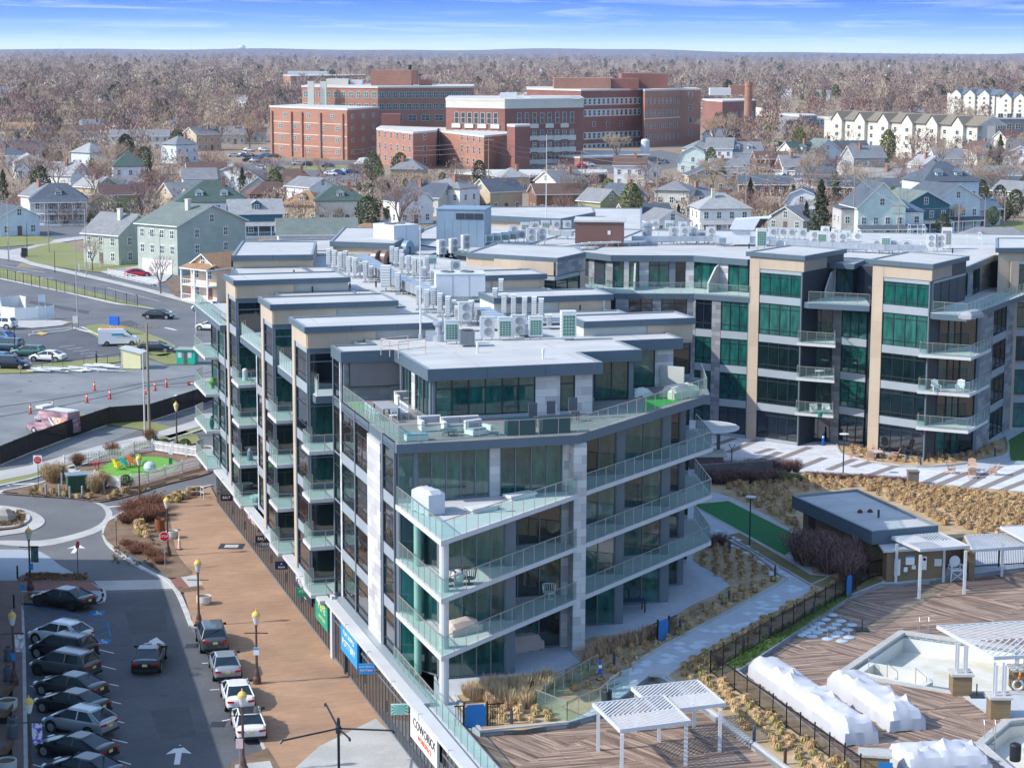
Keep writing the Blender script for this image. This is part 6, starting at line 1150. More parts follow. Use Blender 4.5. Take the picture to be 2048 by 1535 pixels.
def sidequad(pts,m,name,off=.008): q=MB(); q.face([(-(1.0-(.12*(z-1.2)/1.3 if z>1.2 else 0))-off,y,z) for y,z in pts][::-1]); return q.bl(name,m,t)
sidequad([(.55,2.55),(.1,2.6),(-.05,1.9),(-.9,.95),(-1.35,.95),(-.35,1.8),(-.3,2.5)][::-1],casing,'stripe'); sidequad([(-.55,1.95),(-.85,2.0),(-2.7,2.0),(-2.8,.95),(-1.6,.95)],two('van_photo',X(200,110,70),X(236,214,190),3.0,4,.5,.4,.6),'picture')
o=lettering('SALT',.42,txw,t,(-.985,1.35,1.75),R(-90)); o.rotation_euler=(R(90),R(0),R(-90)); o.location=(-.97,1.35,1.72); mb=MB(); mb.box(-.85,.85,.7,1.7,2.7,2.95); mb.bl('roof_unit',casing,t)
o=lettering('SALT',.3,txw,t,(0,-3.02,1.7),0)
t=van(238,690,R(-80),'white service van with a ladder rack and teal lettering in the car park',paint('white',(0,0,0)),casing,'service_van',L=5.5,H=2.3); mb=MB()
for x in (-.5,.5): mb.bar((x,-2.4,2.45),(x,1.2,2.45),.04,n=5)
for k in range(9): mb.bar((-.5,-2.3+k*.42,2.45),(.5,-2.3+k*.42,2.45),.025,n=4)
mb.build('ladder',M('ladder_orange',X(220,140,60),.5,0,.05),t,world=0)
mb=MB(); mb.box(.985,.99,-.9,.7,1.45,1.75); mb.build('side_print',M('print_teal',X(70,160,170),.5,0,.3,6),t,world=0)
# ================================================================== YARD AND STREET THINGS
t=fthing('ticket_hut','pale yellow hut with a slanted white roof at the edge of the yard','hut',268,736,0,R(-8),[('wall',M('hut_yellow',X(232,226,176),.7,0,.05),lambda m:(m.box(-1.25,1.25,-1.1,1.1,.1,2.05),)),('roof',casing,lambda m:(setattr(m,'v',m.v),m.face([(-1.45,-1.3,2.75),(1.45,-1.3,2.1),(1.45,1.3,2.1),(-1.45,1.3,2.75)]),m.face([(-1.45,-1.3,2.65),(-1.45,1.3,2.65),(1.45,1.3,2.0),(1.45,-1.3,2.0)]),m.face([(-1.45,-1.3,2.65),(1.45,-1.3,2.0),(1.45,-1.3,2.1),(-1.45,-1.3,2.75)]),m.face([(-1.45,1.3,2.65),(-1.45,-1.3,2.65),(-1.45,-1.3,2.75),(-1.45,1.3,2.75)]))),('gable',M('hut_yellow',(0,0,0)),lambda m:(m.face([(-1.25,-1.1,2.05),(1.25,-1.1,2.05),(-1.25,-1.1,2.6)]),m.face([(-1.25,1.1,2.05),(-1.25,-1.1,2.05),(-1.25,-1.1,2.6),(-1.25,1.1,2.6)]))),('window',casing,lambda m:m.box(-1.29,-1.25,-.7,.5,1.2,1.9)),('corner_trim',casing,lambda m:(m.box(-1.28,-1.2,-1.14,-1.06,0,2.6)))])
fthing('kiosk','bright teal kiosk with white windows and a flat roof','kiosk',375,727,0,R(-6),[('wall',M('kiosk_teal',X(30,180,150),.6,0,.05),lambda m:m.box(-1.2,1.2,-.9,.9,.1,1.9)),('roof',M('kiosk_roof',X(150,158,150),.8,0,.08),lambda m:m.box(-1.35,1.35,-1.1,1.1,1.9,2.02)),('window',casing,lambda m:m.box(-1.0,-.5,-.93,-.9,.9,1.6)),('window',casing,lambda m:m.box(.3,.8,-.93,-.9,.9,1.6)),('door',M('door_brown',X(110,92,84),.7,0,.1),lambda m:m.box(-.25,.2,-.93,-.9,.15,1.6))])
covered(448,700,0,R(-70),2.2,4.4,1.7,21,'white trailer box beside the teal kiosk, behind the balconies',casing,0,'trailer',edge=.95)
random.seed(5); 
t=thing('panel_pile','heap of long white boards and folded panels on the edge of the yard','board pile',tuple(P(140,740,0))); bp_=M('board_white',X(218,220,220),.6,0,.08,1)
for i in range(26):
    a=P(ru(70,225),ru(733,745),0); mb=MB(); L=ru(1.5,4.5); z0=ru(.02,.45); mb.box(-L/2,L/2,-ru(.06,.4),ru(.06,.3),0,ru(.04,.12),TR((a.x,a.y,z0))@RO(ru(-.5,.3),4,'Z')@RO(ru(-.08,.08),4,'Y')); mb.build('board',bp_,t)
covered(345,808,0,R(15),3.4,1.1,.8,23,'pile of sheeted boards behind the black screened fence',M('sheet_pale',X(200,206,210),.6,0,.08,1),2,'covered pile')
def fence(name,lab,L,z,h,panelm,postm,step,post_w=.06,panel=None,cat='fence',group=None,pickets=None,rails=(.15,.9),world=0,thin=.02,ph=None):
    pts=[P(x,y,z) for x,y in L] if not world else [Vector(p) for p in L]; t=thing(name,lab,cat,tuple(pts[0]),0,group); posts=[]
    for i in range(len(pts)-1):
        a,b=pts[i],pts[i+1]; d=b-a; n=max(1,round(d.length/step)); 
        for k in range(n):
            p=a+d*k/n; q=a+d*(k+1)/n; e=(q-p); l=e.length; rz=math.atan2(e.y,e.x); M4=TR(p)@RO(rz,4,'Z'); posts.append(p)
            mb=MB()
            if pickets:
                g=max(1,int(l/pickets)); w_=thin
                for j in range(g): x=l*(j+.5)/g; mb.box(x-w_,x+w_,-.012,.012,rails[0]*.6,h,M4)
                for r_ in rails: mb.box(0,l,-.022,.022,h*r_-.03,h*r_+.03,M4)
            else: mb.box(0,l,-.015,.015,.05,h,M4)
            mb.build('fence_panel',panelm,t)
        if i==len(pts)-2: posts.append(b)
    for p in posts: mb=MB(); mb.box(p.x-post_w/2,p.x+post_w/2,p.y-post_w/2,p.y+post_w/2,p.z-.3,p.z+(ph or h+.08)); mb.build('post',postm,t)
    return t
mesh_m=M('screen_mesh',(.016,.015,.014),.9,0,.25,.6)
t_=mesh_m.node_tree; b_=t_.nodes['Principled BSDF']; b_.inputs['Alpha'].default_value=.86
fence('screened_fence','long fence hung with black screening along the yard',[(-120,945),(0,930),(60,905),(132,878),(220,848),(300,842),(440,796),(475,786)],0,1.9,mesh_m,M('post_grey_dark',(.05,.05,.05),.5,.3,0),3.2)
fence('iron_fence','thin black wire fence on the grass verge between the two roads',[(-60,535),(0,556),(130,584),(275,612)],.1,1.7,M('wire_dark',(.05,.05,.05),.6,0,0),black_m,3.4,pickets=1.7,rails=(.1,.97),thin=.012,ph=1.8,post_w=.09)
fence('chain_fence','low chain fence between the middle car park and the yard',[(42,748),(126,736),(168,731),(215,726),(240,722),(335,715),(420,716)],0,1.0,M('wire_grey',(.14,.14,.14),.6,0,0),M('post_dark',(.06,.06,.06),.5,0,0),3.2,pickets=1.6,rails=(.98,),thin=.01)
rw=M('rail_white',X(226,226,222),.6,0,.03)
def railfence(L,lab): return fence('rail_fence',lab,L,.1,1.05,rw,rw,2.2,.12,pickets=9,rails=(.35,.65,.95),thin=.001)
railfence([(158,540),(200,535),(240,530),(274,522)],'white three rail fence on the lawn in front of the grey green house'); railfence([(216,549),(262,560),(316,573)],'white three rail fence beside the red car')
wp=M('picket_white',X(232,228,228),.6,0,.03)
isl=[(128,957),(128,935),(150,930),(245,918),(268,906),(305,902),(345,908),(400,916),(398,935),(330,955),(262,975),(240,978),(190,965),(160,965),(128,957)]
fence('picket_fence','white picket fence round the small green dog run',isl,.12,1.15,wp,wp,2.4,.14,pickets=.16,rails=(.2,.75),thin=.04,ph=1.25)
for x,y,r,c,n in ((237,938,R(150),'yellow',(236,208,40)),(252,934,R(160),'teal',(30,160,170)),(266,931,R(170),'orange',(236,120,60)),(283,927,R(175),'lime',(130,210,110))): adir(x,y,.14,r-R(20),M('chair_'+c,hx(n),.6,0,.03),c+' garden chair on the dog run turf'); 
sbox('play_ball','big pale striped ball half sunk in the dog run turf','play ball',300,942,.14,lambda m:m.lathe([(0,-.1),(.5,.1),(.62,.4),(.5,.75),(.25,.92),(0,.97)],(0,0,0),14),M('ball_pale',X(180,196,204),.6,0,.2,3))
for x,y in ((190,936),(197,935)): sbox('play_toy','small red play post in the dog run, '+('left' if x<194 else 'right')+' one','toy',x,y,.14,lambda m:m.lathe([(.04,0),(.04,.35),(.14,.38),(.14,.55),(0,.6)],(0,0,0),8),RED)
t=fthing('waste_station','green and white waste bag station at the picket gate','waste station',342,935,.14,0,[('post',galv,lambda m:m.box(-.03,.03,-.03,.03,0,1.9)),('sign_face',txw,lambda m:m.box(-.2,.2,-.05,-.03,1.35,1.85)),('bin',M('bin_green',X(50,110,90),.5,0,.05),lambda m:m.box(-.16,.16,-.2,-.05,.3,1.0))])
fence('white_enclosure','white vinyl fence box round bins at the left edge of the car park',[(0,620),(4,638),(30,641),(75,639),(108,636)],0.1,1.9,rw,rw,1.8,.13)
fence('white_enclosure','taller white vinyl fence panels behind the box at the left',[(-30,622),(0,622),(40,618),(52,620)],0.1,2.1,rw,rw,1.8,.13)
fthing('sign_board','blue and white hospital style direction board on four white legs','sign board',229,668,0.1,R(-20),[('board',M('board_blue',X(36,96,190),.5,0,.03),lambda m:(m.box(-.75,.75,-.2,.2,1.3,2.55))),('board_face',casing,lambda m:m.box(-.78,-.76,-.22,.22,1.3,2.5))]+[('leg',casing,lambda m,x=x:m.box(x-.07,x+.07,-.07,.07,0,1.35)) for x in (-.65,0,.65)])
fthing('sign_board','blank white notice board on two posts beside the tall light pole','sign board',151,658,.1,0,[('board',casing,lambda m:m.box(-.4,.4,-.03,.03,.9,1.9)),('leg',wood_br,lambda m:m.box(-.46,-.40,-.03,.03,0,1.9)),('leg',wood_br,lambda m:m.box(.40,.46,-.03,.03,0,1.9))])
fthing('sign_board','pale blue notice board behind the white vinyl enclosure','sign board',84,612,.1,0,[('board',M('board_pale_blue',X(160,186,206),.5,0,.1,2),lambda m:m.box(-.45,.45,-.03,.03,.7,1.8)),('leg',casing,lambda m:m.box(-.5,-.45,-.03,.03,0,1.8)),('leg',casing,lambda m:m.box(.45,.5,-.03,.03,0,1.8))])
wood_p=M('pole_wood',X(150,138,124),.9,0,.15,2); wireM=M('wire_black',(.02,.02,.02),.6,0,0); wireG=M('wire_grey_line',(.25,.25,.25),.6,0,0)
POLES={}
def upole(px,py,ytop,lab,arms=2,mat=None,r=.16,key=None,armw=1.3,z=0,light=0):
    a=P(px,py,z); h=a.y; # height so that the top meets ytop
    zt=z
    for _ in range(40):
        zt+=.5 if Q((a.x,a.y,zt))[1]>ytop else 0
    lo,hi=z,zt
    t=thing('utility_pole',lab,'utility pole',tuple(a)); mb=MB(); mb.bar((0,0,0),(0,0,zt-z),r,r*.6,8); mb.bl('pole',mat or wood_p,t)
    for k in range(arms): mb=MB(); zz=(zt-z)-.5-1.6*k; mb.box(-armw,armw,-.06,.06,zz-.07,zz+.07); 
    for k in range(arms):
        zz=(zt-z)-.5-1.6*k; mb=MB(); mb.box(-armw,armw,-.06,.06,zz-.07,zz+.07)
        for x in (-.9,-.35,.35,.9): mb.lathe([(.06,0),(.08,.1),(.04,.22),(0,.24)],(x*armw,0,zz+.07),6)
        mb.bl('cross_arm',mat or wood_p,t)
    if light: mb=MB(); mb.bar((0,0,zt-z-.6),(light,0,zt-z-.1),.05,n=5); mb.box(light-.4,light+.3,-.12,.12,zt-z-.2,zt-z-.05); mb.bl('lamp_arm',galv,t)
    if key: POLES[key]=Vector((a.x,a.y,zt-.5))
    return t
upole(299,874,655,'tall wooden utility pole in the yard with two cross arms',2,armw=1.25,key='A',r=.17); upole(290,877,712,'pale steel pole standing close beside the tall wooden utility pole',0,M('pole_pale',X(206,200,206),.5,.1,.03),.10)
lp=M('light_pole',X(178,170,170),.5,.3,.05)
upole(155,638,482,'tall grey light pole at the edge of the middle car park',0,lp,.1); upole(173,553,420,'grey light pole on the verge beside the spreading bare tree',0,lp,.1); upole(393,700,540,'thin pale pole in front of the far left balconies',0,M('pole_pale',(0,0,0)),.07); upole(322,585,470,'dark thin pole beside the peach house tree',0,lp,.09,light=-1.5)
upole(18,524,398,'light pole with a street name sign at the far left corner',0,lp,.1,light=-2.5); upole(98,505,405,'wooden pole in front of the lilac grey house',0,wood_p,.12)
upole(53,620,605,'thin dark post in front of the white vinyl enclosure',0,black_m,.05); 
for i,(x,y,y2,lab) in enumerate(((30,712,645,'thin black post with a bent top in the left car park'),(110,545,505,'small blue sign on a post on the corner lawn'),(17,524,482,'traffic signal post at the far left corner'),(55,512,450,'black signal post with a cabinet at the corner'))):
    upole(x,y,y2,lab,0,black_m,.07)
plain('signal_cabinet','black traffic signal cabinet on the corner lawn','cabinet',49,513,.1,lambda m:m.box(-.5,.5,-.4,.4,0,1.7),[black_m])
def wire(A,B,sag,mat,lab,grp='overhead wires',r=.035):
    n=14; pts=[A.lerp(B,i/n)-Vector((0,0,4*sag*(i/n)*(1-i/n))) for i in range(n+1)]; mb=MB()
    for i in range(n): mb.bar(pts[i],pts[i+1],r,n=3,cap=False)
    o=mb.build('overhead_wire',mat); tag(o,lab,'wire',grp)
def PD(px,py,y):  # a point seen at this pixel at ground distance y
    d=P(px,py,0)-Vector((0,0,CH)); k=y/d.y; return Vector((0,0,CH))+d*k
ya=P(299,874,0).y
wire(PD(-40,818,ya-10),PD(296,764,ya),.2,wireM,'upper dark wire crossing in front of the yard cones',r=.03); wire(PD(-40,838,ya-10),PD(296,770,ya),.3,wireM,'lower dark wire crossing in front of the yard cones',r=.03); wire(PD(299,764,ya),PD(430,742,ya+6),.1,wireM,'upper dark wire right of the yard utility pole',r=.03); wire(PD(299,771,ya),PD(430,757,ya+6),.1,wireM,'lower dark wire right of the yard utility pole',r=.03)
def person(px,py,z,lab,topc,legc,hat,rz=0,h=1.72):
    a=P(px,py,z); me=bpy.data.meshes.new('body'); s=h/1.72
    V=[(0,0,.95),(0,0,1.15),(0,.01,1.40),(0,0,1.5),(0,.01,1.60),(0,.02,1.68),(.11,0,.9),(.12,.02,.5),(.13,-.02,.08),(.13,.10,.04),(-.11,0,.9),(-.12,-.02,.5),(-.13,0,.08),(-.13,.12,.04),(.2,0,1.40),(.26,.03,1.12),(.24,.15,.92),(.25,.19,.86),(-.2,0,1.40),(-.27,-.02,1.12),(-.26,.06,.88),(-.26,.09,.80)]
    E_=[(0,1),(1,2),(2,3),(3,4),(4,5),(0,6),(6,7),(7,8),(8,9),(0,10),(10,11),(11,12),(12,13),(2,14),(14,15),(15,16),(16,17),(2,18),(18,19),(19,20),(20,21)]
    me.from_pydata([(x*s,y*s,z_*s) for x,y,z_ in V],E_,[]); o=bpy.data.objects.new('person',me); link(o); rr=[.15,.15,.16,.055,.10,.08,.09,.065,.045,.035,.09,.065,.045,.035,.06,.045,.035,.035,.06,.045,.035,.035]
    sk=o.modifiers.new('s','SKIN'); ly=me.skin_vertices[0].data
    for i,r_ in enumerate(rr): ly[i].radius=(r_*s,r_*s*(.72 if i in(0,1,2) else 1))
    ly[0].use_root=True; su=o.modifiers.new('u','SUBSURF'); su.levels=1; su.render_levels=1
    bpy.context.view_layer.update(); dg=bpy.context.evaluated_depsgraph_get(); m2=bpy.data.meshes.new_from_object(o.evaluated_get(dg)); bpy.data.objects.remove(o)
    o=bpy.data.objects.new('person',m2); link(o); o.location=a; o.rotation_euler=(0,0,rz); WL[o.name]=(Vector(a),rz)
    skin=M('skin',X(196,150,124),.6,0,0); m2.materials.clear()
    for m in (skin,topc,legc): m2.materials.append(m)
    for p in m2.polygons: c=p.center; p.material_index=0 if c.z>1.5*s or (abs(c.x)>.2*s and c.z<.93*s and c.z>.6*s) else (1 if c.z>.93*s else 2); p.use_smooth=True
    hm=MB(); hm.lathe([(.115*s,1.63*s),(.12*s,1.68*s),(.09*s,1.76*s),(0,1.79*s)],(0,.0,0),10); hm.build('hair',hat,o,world=0); tag(o,lab,'person'); return o
person(105,729,0,'person in a dark red top and pale cap standing beside the white sedan',M('top_red',X(110,30,50),.9,0,0),M('jeans',X(130,140,160),.9,0,0),M('cap_pale',X(214,200,190),.8,0,0),R(90))
person(193,728,0,'person in black bending over at the chain fence by the yard',M('top_black',(.012,.012,.014),.9,0,0),M('top_black',(0,0,0)),M('hair_black',(.02,.015,.012),.8,0,0),R(-60),1.6)
# ================================================================== POOL DECK
pergm=M('pergola_white',X(196,198,200),.5,0,.03,1)
def pergola(L4,zt,zb,posts,lab,pedestal=None,dirs=True,open_q=(1,0,0,1)):
    c=[P(x,y,zt) for x,y in L4]; O=c[0]; t=thing('pergola',lab,'pergola',(O.x,O.y,zb)); 
    def at(u,v): return (c[0]*(1-u)+c[1]*u)*(1-v)+(c[3]*(1-u)+c[2]*u)*v
    for i in range(4):
        a,b=c[i],c[(i+1)%4]; d=(b-a).normalized(); s=Vector((-d.y,d.x,0))*.05; mb=MB(); e=d*(.05 if i%2 else -.05); mb.prism([(a-s-e)[:2],(b-s+e)[:2],(b+s+e)[:2],(a+s-e)[:2]],zt-.2,zt-.0); mb.build('beam',pergm,t)
    mb=MB(); q=0
    for (u0,v0) in ((0,0),(.5,0),(0,.5),(.5,.5)):
        op=open_q[q]; q+=1; n=7
        for k in range(-n,n+1):
            w_=.5; off=k/n*w_
            if op:   p0=(max(0,off),max(0,-off)); p1=(min(w_,w_+off),min(w_,w_-off))
            else:    p0=(max(0,off),min(w_,w_+off)); p1=(min(w_,w_+off),max(0,off)); 
            if p1[0]-p0[0]<.02: continue
            A=at(u0+p0[0],v0+p0[1]); B=at(u0+p1[0],v0+p1[1]); d=(B-A).normalized(); s=Vector((-d.y,d.x,0))*.05; mb.prism([(A-s)[:2],(B-s)[:2],(B+s)[:2],(A+s)[:2]],zt-.07+q*.002,zt-.04+q*.002)
    o=mb.build('louvre_roof',pergm,t)
    for (x,y) in posts:
        a=P(x,y,zb); 
        if pedestal:
            m=MB(); m.box(a.x-.55,a.x+.55,a.y-.55,a.y+.55,zb,zb+1.15); m.build('pedestal',pedestal,t); m=MB(); m.box(a.x-.65,a.x+.65,a.y-.65,a.y+.65,zb+1.15,zb+1.28); m.build('pedestal_cap',concr,t)
            for dx,dy in ((-.25,-.25),(.25,-.25),(-.25,.25),(.25,.25)): m=MB(); m.box(a.x+dx-.06,a.x+dx+.06,a.y+dy-.06,a.y+dy+.06,zb+1.28,zt-.15); m.build('post',pergm,t)
        else: m=MB(); m.box(a.x-.09,a.x+.09,a.y-.09,a.y+.09,zb,zt-.2); m.build('post',pergm,t)
    return t
pergola([(1187,1405),(1241,1457),(1380,1439),(1327,1388)],ZD+2.55,ZD,[(1196,1500),(1243,1556),(1371,1530),(1318,1482)],'white louvred pergola, nearest the camera at the bottom of the deck',open_q=(0,1,0,1))
pergola([(1264,1373),(1318,1420),(1450,1404),(1395,1358)],ZD+2.5,ZD,[(1271,1462),(1439,1502),(1388,1452)],'white louvred pergola just behind the nearest one on the front deck',open_q=(0,1,0,1))
brnw=bricky('brown_siding',X(134,116,88),X(126,108,82),X(96,80,60),1.6,.12,.008)
pergola([(1875,1250),(1989,1312),(2200,1300),(2085,1238)],ZD+3.2,ZD,[(1920,1385),(1996,1432),(2040,1375)],'large white louvred pergola on brown pedestals beside the drained pool',brnw,open_q=(1,0,1,0))
pergola([(1784,1072),(1841,1097),(1938,1090),(1880,1064)],ZD+3.2,ZD,[(1791,1172),(1838,1196),(1928,1187),(1886,1163)],'white louvred pergola in front of the brown pool house wall',open_q=(1,0,0,1))
pergola([(1930,1070),(1945,1098),(2110,1086),(2060,1062)],ZD+2.6,ZD,[(2003,1152),(2090,1150)],'long white louvred pergola right of the pool house',open_q=(0,0,0,0)); pergola([(2002,1052),(2050,1078),(2130,1074),(2080,1048)],ZD+3.2,ZD,[(2075,1120)],'white louvred pergola at the right edge behind the others',open_q=(1,1,1,1))
covered(1497,1352,ZD,math.atan2((P(1700,1500,ZD)-P(1497,1352,ZD)).y,(P(1700,1500,ZD)-P(1497,1352,ZD)).x),(P(1712,1490,ZD)-P(1497,1352,ZD)).length,1.9,1.25,31,'longest white shrink wrapped bundle beside the black iron fence',cloth,9,'wrapped furniture')
covered(1654,1378,ZD,math.atan2((P(1775,1462,ZD)-P(1654,1378,ZD)).y,(P(1775,1462,ZD)-P(1654,1378,ZD)).x),(P(1775,1462,ZD)-P(1654,1378,ZD)).length+.3,2.1,1.2,32,'middle white shrink wrapped bundle left of the large pergola',cloth,8,'wrapped furniture')
covered(1812,1560,ZD,R(10),4.6,3.0,1.1,33,'white shrink wrapped bundle cut off at the bottom edge',cloth,7,'wrapped furniture')
ub=M('base_grey',X(190,204,212),.35,.3,.05)
UB=None
for i,(x,y) in enumerate(((1664,1230),(1650,1239),(1639,1247),(1629,1254),(1620,1260),(1611,1265),(1602,1270),(1681,1242),(1672,1249),(1663,1256),(1645,1260),(1634,1265),(1624,1273),(1703,1250),(1694,1260),(1677,1266),(1670,1272),(1698,1275),(1684,1282),(1655,1278))):
    a=P(x,y,ZD); lab='round pale parasol base on the deck by the drained pool'
    if UB is None:
        t=UB=thing('umbrella_weight',lab,'parasol base',tuple(a),0,'round parasol bases stored on the pool deck'); mb=MB(); mb.lathe([(.36,0),(.38,.05),(.3,.1),(.06,.14),(0,.14)],(0,0,0),18); mb.bl('base',ub,t); mb=MB(); mb.lathe([(.035,.13),(.035,.45),(0,.45)],(0,0,0),8); mb.bl('socket',steel,t)
    else: dup(UB,(a.x,a.y,ZD))
for x,y,l in ((1724,1260,'flat black parasol stand beside the round pale bases'),(1953,1392,'flat black parasol stand between two brown pedestals')):
    fthing('parasol_stand',l,'parasol stand',x,y,ZD,0,[('base',black_m,lambda m:m.box(-.4,.4,-.4,.4,0,.08)),('pole',black_m,lambda m:m.bar((0,0,.08),(0,0,.75),.04))])
ironm=M('iron_black',(.018,.016,.018),.45,.2,0)
def iron(L,lab,z=ZP,cat='fence'): return fence('iron_fence',lab,L,z,1.3,ironm,ironm,1.75,.075,pickets=.13,rails=(.12,.93),thin=.011,ph=1.42)
iron([(1421,1346),(1690,1190)],'black iron fence from the corner up to the blue gate of the pool deck'); iron([(1701,1184),(1738,1158),(1774,1150)],'short black iron fence between the blue gate and the pool house'); iron([(1421,1346),(1720,1560)],'black iron fence running down past the long white bundle'); iron([(1945,1136),(2100,1126)],'black iron fence behind the long pergola at the right'); 
def gate(px,py,rz,lab,z=ZP,W_=1.1,H_=1.35):
    return fthing('blue_gate',lab,'gate',px,py,z,rz,[('panel',blue_gate,lambda m:(m.prism([(-W_/2,-.03),(W_/2,-.03),(W_/2,.03),(-W_/2,.03)],.05,H_-.12),m.prism([(-W_/2+.12,-.028),(W_/2-.12,-.028),(W_/2-.12,.028),(-W_/2+.12,.028)],H_-.12,H_))),('post',ironm,lambda m:m.box(-W_/2-.1,-W_/2-.02,-.05,.05,0,H_+.15)),('post',ironm,lambda m:m.box(W_/2+.02,W_/2+.1,-.05,.05,0,H_+.15)),('side_rail',ironm,lambda m:([m.box(W_/2+.1+.13*i,W_/2+.13+.13*i,-.012,.012,.1,H_) for i in range(7)],m.box(W_/2+.08,W_/2+1.0,-.02,.02,H_-.06,H_),m.box(W_/2+.08,W_/2+1.0,-.02,.02,.1,.15))),('side_rail',ironm,lambda m:([m.box(-W_/2-.13-.13*i,-W_/2-.1-.13*i,-.012,.012,.1,H_) for i in range(4)],m.box(-W_/2-.6,-W_/2-.08,-.02,.02,H_-.06,H_)))])
gate(951,1456,R(12),'blue arched gate panel at the corner of the front grass bed',ZP-.1,1.15); gate(1326,1281,R(52),'blue gate between two black rail pieces beside the middle bed'); gate(1697,1190,R(58),'narrow blue gate in the long iron fence of the pool',ZP,.9)
t=fthing('gate_pillar','pale pillar and blue gate cut off at the bottom edge','gate pillar',1748,1556,ZD,R(-10),[('pillar',brnw,lambda m:m.box(-.75,.75,-.5,.5,0,1.3)),('cap',concr,lambda m:m.box(-.85,.85,-.6,.6,1.3,1.42)),('panel',blue_gate,lambda m:m.box(.2,.9,-.62,-.55,.1,1.1))])
t=thing('garden_steps','glass railed steps dropping from the garden path to the front deck','steps',tuple(P(1190,1425,ZD)))
for i in range(4): L_=[(1190+i*5,1392-i*10),(1215+i*6,1380-i*10),(1240+i*4,1371-i*9),(1215+i*4,1384-i*9)]; pp=PP([(1195+i*8,1400-i*9),(1222+i*8,1386-i*9),(1240+i*8,1380-i*9),(1212+i*8,1394-i*9)],ZD); mb=MB(); mb.prism([p[:2] for p in pp],ZD,ZD+.15*(i+1)); mb.build('step',conc,t)
for A_ in ([(1072,1418),(1196,1345)],[(1072,1418),(1134,1443)],[(1134,1443),(1200,1415),(1257,1366)]): railing(t,[P(x,y,ZP)[:2] for x,y in A_],ZP,h=1.15,step=1.15)
bin_(1213,1410,'black litter bin at the foot of the garden steps',black_m,ZD)
def bollard_light(px,py,lab,z=ZP,k=0): sbox('bollard_light',lab,'bollard light',px,py,z,(lambda m:m.lathe([(.085,0),(.085,.75),(.06,.78),(.06,.84),(.09,.86),(0,.9)],(0,0,0),10)),M('bollard_slate',X(70,78,90),.5,.2,.03) if k==0 else M('bollard_rust',X(80,50,44),.5,.2,.03),group='bollard lights in the garden beds')
for x,y,l in ((1228,1332,'bollard light in the bed below the ground patio'),(1360,1264,'bollard light right of the middle blue gate'),(1458,1206,'bollard light in the bed beside the path bend'),(1550,1155,'bollard light at the point of the bed where the path turns'),(1459,1105,'bollard light at the top of the upper bed'),(1508,1484,'bollard light in the tuft bed beside the front deck'),(1023,1447,'bollard light in the front bed beside the blue gate'),(1538,1276,'bollard light on the grass inside the iron fence, middle one'),(1628,1228,'bollard light on the grass inside the iron fence, upper one'),(1486,1300,'bollard light in the sand outside the iron fence'),(1841,930,'bollard light in the round bed under the far corner balcony'),(1990,915,'bollard light at the right end of the round bed')): bollard_light(x,y,l)
bollard_light(1570,1528,'rusty brown bollard light in the tuft bed at the bottom',k=1)
def garden_lamp(px,py,ytop,lab,z=ZP,disc=True):
    a=P(px,py,z); zt=z
    while Q((a.x,a.y,zt))[1]>ytop: zt+=.05
    h=zt-z; t=thing('garden_lamp',lab,'garden lamp',tuple(a)); mb=MB(); mb.bar((0,0,0),(0,0,h-.05 if disc else h-.5),.06,.05,8); mb.bl('pole',slate_dk,t); mb=MB()
    if disc: mb.lathe([(0,h-.06),(.42,h-.04),(.42,h),(0,h+.03)],(0,0,0),18); mb.bl('lamp_head',casing,t)
    else: 
        for s in (-1,1): mb.bar((0,0,h-.5),(s*.3,0,h),.03,n=5)
        mb.bl('lamp_bracket',slate_dk,t); mb=MB(); mb.lathe([(.34,h),(.34,h+.05),(0,h+.06)],(0,0,0),14); mb.bl('lamp_head',casing,t)
garden_lamp(1686,950,868,'disc topped garden lamp in the courtyard'); garden_lamp(1499,1090,993,'disc topped garden lamp beside the green bocce court'); garden_lamp(1463,940,888,'fork topped garden lamp behind the dark planted wall',disc=False)
cw=M('teak_pink',X(196,158,134),.7,0,.08,3)
def firepit(px,py,lab,rot):
    a=P(px,py,ZP+.03); fthing('fire_table',lab,'table',px,py,ZP+.03,0,[('table_top',M('pit_top',X(190,184,178),.7,0,.05),lambda m:m.lathe([(.3,.52),(.72,.55),(.72,.62),(0,.62)],(0,0,0),18)),('base',slate_dk,lambda m:m.lathe([(.45,0),(.35,.52)],(0,0,0),14))])
    for k,an in enumerate(rot):
        x=a.x+math.cos(an)*1.75; y=a.y+math.sin(an)*1.5; t=thing('adirondack_chair','wooden garden chair '+('on the left of','behind','on the right of','in front of')[k]+' the '+('left' if px<1850 else 'right')+' courtyard fire table','garden chair',(x,y,ZP+.03),an-R(90),'wooden chairs round the courtyard fire tables')
        for nm,mat,fn in adir_parts(cw): mb=MB(); fn(mb); mb.bl(nm,mat,t)
firepit(1750,915,'round fire table with four wooden chairs, left one in the courtyard',(R(170),R(80),R(-20),R(-110))); firepit(1944,948,'round fire table with four wooden chairs, right one in the courtyard',(R(165),R(80),R(-10),R(-100)))
sbox('courtyard_plinth','square brown stone plinth at the edge of the courtyard','plinth',1825,968,ZP,lambda m:(m.box(-.45,.45,-.4,.4,0,1.1),m.box(-.5,.5,-.45,.45,1.1,1.2)),M('stone_brown',X(128,118,108),.8,0,.1,2))
t=thing('garden_wall','dark stone planter wall with a bare hedge, left of the bocce court','garden wall',tuple(P(1400,975,ZP))); 
wallm=bricky('dark_stone',X(112,104,102),X(98,92,90),X(70,66,64),.8,.2,.01)
A=P(1390,965,ZP);B=P(1545,955,ZP); mb=MB(); mb.prism([A[:2],B[:2],(B.x,B.y+.5),(A.x,A.y+.5)],ZP,ZP+1.5); mb.build('wall',wallm,t)
